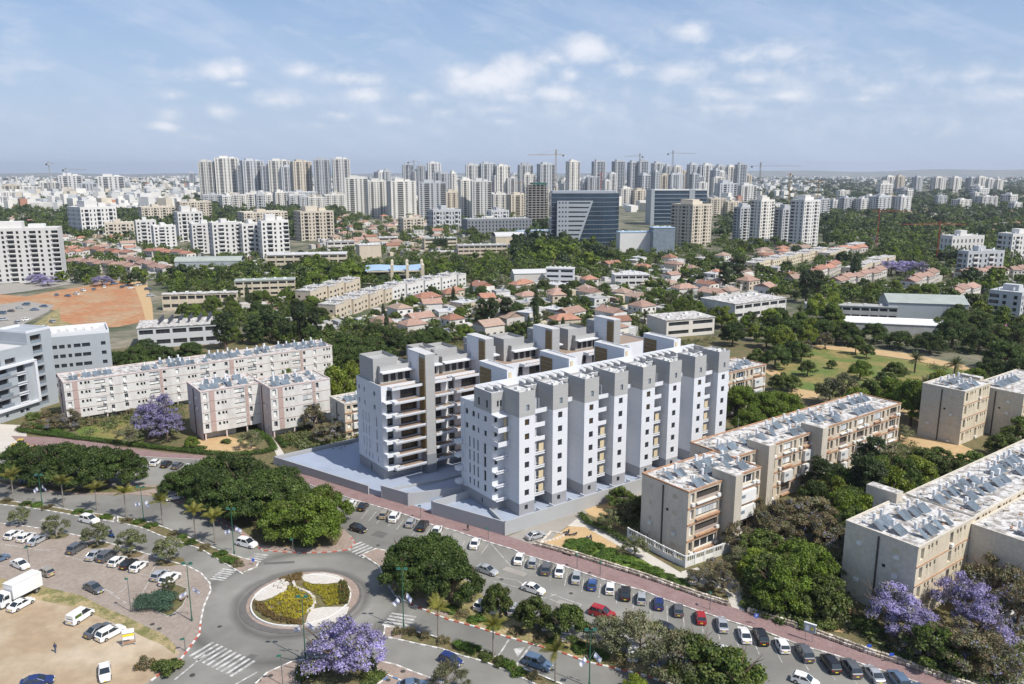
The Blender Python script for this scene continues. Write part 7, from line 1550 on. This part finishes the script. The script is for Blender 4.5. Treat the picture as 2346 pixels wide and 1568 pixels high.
for (u,v,h,r,k,w) in ((1228,745,19,1.7,'cypress_tree','in the gardens behind the white complex'),(1958,650,22,4.0,'cypress_tree','beside the cream terrace'),(1105,755,15,4,'pine_tree','in front of the red villas'),(1130,758,16,3.6,'pine_tree','in front of the red villas'),(1160,752,15,4,'pine_tree','in front of the red villas'),(1660,665,18,5,'pine_tree','left of the white flat school'),(1690,655,20,6,'pine_tree','left of the white flat school'),(1845,695,19,6,'pine_tree','behind the white flat school'),(1870,685,17,5,'pine_tree','behind the white flat school')): plant(k,at(u,v),h,r,w)
for k in range(5): plant('far_conifer',at(998+6*k,572),12,2.2,'in the tight cypress group by the low hall')
for (u,v,r) in ((2040,632,12),(2075,632,12),(2105,636,10)): plant('jacaranda_tree',at(u,v),12,r*.8,'in full bloom behind the pink roofs at right')
for (u,v) in ((85,650),(110,655),(235,655)): plant('jacaranda_tree',at(u,v),7,7,'near the tall building at the left edge')
# beyond the individually placed ones: masses of small buildings and tree crowns
def far_mass():
    g=np.random.default_rng(77); mats=['tower_cream','tower_white','tower_grey','tower_tan','tile_red']
    b=MB(); n=0
    while n<5200:
        Y=1500*(6.5**g.random()); X=Y*g.uniform(-.78,.80); u,v=scr((X,Y,0))
        if u>1880 and v>425 : continue
        if 440<u<800 and v>450: continue
        dens=math.sin(X*.0016+1)*math.sin(Y*.0013+2)
        if dens<-.35 and g.random()<.8: continue
        s=g.uniform(9,20)*(1+Y/9000); h=g.choice([7,10,14,18,24])*g.uniform(.8,1.2)*(.75 if u>1700 else 1); b.m=int(g.choice([0,1,2,3,4],p=[.38,.36,.14,.11,.01])); b.rbox(X,Y,s,s*.7,0,h,g.uniform(0,3)); n+=1
    stuff(b.build('distant_city_blocks',*mats))
    # tree clumps of the distance
    bl=[]
    while len(bl)<5200:
        Y=900*(8.0**g.random()); X=Y*g.uniform(-.78,.80); u,v=scr((X,Y,0))
        if 1300<u<1640 and v>440: continue
        if 780<u<1220 and v>470: continue
        if u<1700 and 445>v and g.random()<.5: continue
        s=g.uniform(5,9)*(1+Y/4500); bl.append((X,Y,s*.5,s,s*.55))
    stuff(newobj('distant_tree_crowns',leaf_mesh('distant_tree_crowns',bl,int(len(bl)*26),.5,['leaf_dark','leaf_ficus','leaf_mid'],[.6,.25,.15],9,.3,rel=True)))
    # tree crowns of the middle distance that merge into masses
    bl=[]; k=0
    areas=[([(0,428),(455,432),(455,470),(0,470)],330,(7,12)),([(1880,480),(2346,430),(2346,610),(2100,600),(1900,560)],420,(6,10)),([(1640,555),(2346,590),(2346,700),(1860,700),(1640,660)],380,(3.5,6)),([(0,455),(800,455),(790,540),(650,560),(130,560),(0,570)],620,(6,10)),([(0,560),(360,560),(700,600),(700,690),(400,690),(330,630),(0,640)],330,(3.5,6)),([(700,580),(1640,560),(1640,640),(1000,660),(700,690)],700,(3.0,6.0)),([(830,690),(1000,640),(1640,620),(1650,700),(1500,760),(1000,790),(760,800),(500,790),(490,730)],620,(2.2,4.2)),([(780,480),(1660,480),(1660,560),(780,570)],260,(5,8))]
    for poly,m,(r0,r1) in areas:
        us=[q[0] for q in poly]; vs=[q[1] for q in poly]; k=0; t=0
        while k<m and t<m*20:
            t+=1; u=g.uniform(min(us),max(us)); v=g.uniform(min(vs),max(vs))
            if not inpoly((u,v),poly): continue
            p=at(u,v); s=g.uniform(r0,r1)
            if not free(p,s*.4-1.5): continue
            if 1230<u<1640 and v<560: continue
            k+=1
            for j in range(3): a=g.uniform(0,6.28); q=s*.45*g.random(); bl.append((p[0]+q*math.cos(a),p[1]+q*math.sin(a),s*(.55+.35*j*.6),s*g.uniform(.5,.75),s*g.uniform(.4,.55)))
    stuff(newobj('merged_tree_crowns',leaf_mesh('merged_tree_crowns',bl,int(len(bl)*42),.36,['leaf_mid','leaf_ficus','leaf_bright','leaf_olive'],[.38,.20,.24,.18],12,.35,rel=True)))
    # sheds, carports and extensions that fill the quarters between the houses
    b=MB()
    for poly,m in (([(1000,640),(1420,660),(1640,650),(1700,690),(1500,740),(1420,790),(1240,760),(1000,780),(860,770),(880,720)],330),([(1200,600),(1720,600),(1860,650),(1640,700),(1180,650)],260),([(780,500),(1050,520),(1200,570),(900,590),(700,570)],180),([(0,480),(330,560),(330,620),(0,610)],200),([(130,560),(700,600),(700,640),(330,640)],110),([(1900,600),(2346,620),(2346,690),(1900,670)],120),([(1900,470),(2346,440),(2346,600),(1950,560)],330),([(500,700),(900,680),(860,770),(700,760)],110)):
        us=[q[0] for q in poly]; vs=[q[1] for q in poly]; k=0
        while k<m:
            u=g.uniform(min(us),max(us)); v=g.uniform(min(vs),max(vs)); 
            if not inpoly((u,v),poly): continue
            k+=1; p=at(u,v)
            if not free(p,-3.5): continue
            b.m=int(g.choice(5,p=[.3,.25,.2,.15,.1])); b.rbox(p[0],p[1],g.uniform(3.5,8),g.uniform(3,5),0,g.uniform(2.4,4.2),.64+float(g.choice([0,1.57])))
    stuff(b.build('sheds_and_carports','house_white','roof_grey','cream_wall','roof_white','tile_brown'))
    # undergrowth of the gardens near the old blocks and behind the complex
    bl=[]; P=[[(1000,640),(1420,660),(1640,700),(1650,790),(1500,800),(1240,790),(1000,800),(760,820),(720,760),(860,700)],[(1720,1160),(1950,1180),(1940,1440),(1850,1430),(1760,1410),(1700,1380)],[(1960,1000),(2100,1020),(2200,1100),(2100,1150),(1880,1180),(1850,1130)],[(1980,1470),(2346,1480),(2346,1568),(2180,1560)],[(650,1000),(830,990),(800,1040),(700,1045)],[(130,950),(420,900),(420,1000),(200,1000)],[(1680,900),(1830,910),(1830,960),(1690,1000)],[(1840,700),(2346,700),(2346,830),(2100,800),(1900,790)],[(1640,640),(2346,620),(2346,700),(1840,700)],[(1400,1190),(1470,1165),(1475,1230)],[(2100,830),(2346,880),(2346,1000),(2250,960)]]
    for poly,m in zip(P,(1500,800,420,300,200,260,220,600,600,60,200)):
        us=[q[0] for q in poly]; vs=[q[1] for q in poly]; k=0
        while k<m:
            u=g.uniform(min(us),max(us)); v=g.uniform(min(vs),max(vs)); 
            if not inpoly((u,v),poly): continue
            p=at(u,v); k+=1
            if poly is P[0] and not free(p,-4): continue
            s=g.uniform(.8,2.0)*(1+p[1]/900); bl.append((p[0],p[1],.3*s,s,s*.55))
    stuff(newobj('undergrowth',leaf_mesh('undergrowth',bl,210000,.42,['leaf_mid','leaf_olive','leaf_ficus','leaf_brown'],[.35,.25,.25,.15],10,.4)))
far_mass()
# ================= LABELS: look-alikes get their place in the row =================
ORD=['first','second','third','fourth','fifth','sixth','seventh','eighth','ninth','tenth','eleventh','twelfth','thirteenth','fourteenth','fifteenth','sixteenth','seventeenth','eighteenth','nineteenth','twentieth']
ORD+=['twenty-'+x for x in ORD[:9]]+['thirtieth']+['thirty-'+x for x in ORD[:9]]+['fortieth']+['forty-'+x for x in ORD[:9]]
def finish_labels():
    bpy.context.view_layer.update()
    d={}
    for o in COL.objects:
        if o.parent is None and 'label' in o: d.setdefault(o['label'],[]).append(o)
    for l,os_ in d.items():
        if len(os_)<2: continue
        os_.sort(key=lambda o: scr((o.location.x,o.location.y,0))[0]); n=len(os_)
        for i,o in enumerate(os_):
            if n<=len(ORD): t='%s from the left'%ORD[i] if i<n-1 or n<3 else 'rightmost'
            elif i<12: t='%s from the left'%ORD[i]
            elif i>=n-12: t='%s from the right'%ORD[n-1-i]
            else: t='number %d from the left'%(i+1)
            o['label']=l+', '+t
finish_labels()
# ================= HAZE =================
def haze():
    b=MB(); b.box(-16500,16500,-700,16500,-1.0,210); o=b.build('haze','white_render'); m=bpy.data.materials.new('haze_air'); m.use_nodes=True; nt=m.node_tree; nt.nodes.clear()
    v=nt.nodes.new('ShaderNodeVolumePrincipled'); v.inputs['Color'].default_value=(.80,.87,1,1); v.inputs['Density'].default_value=HAZE_D; v.inputs['Anisotropy'].default_value=.2
    out=nt.nodes.new('ShaderNodeOutputMaterial'); nt.links.new(v.outputs[0],out.inputs['Volume']); o.data.materials.clear(); o.data.materials.append(m); stuff(o)
HAZE_D=6.0e-5
haze()
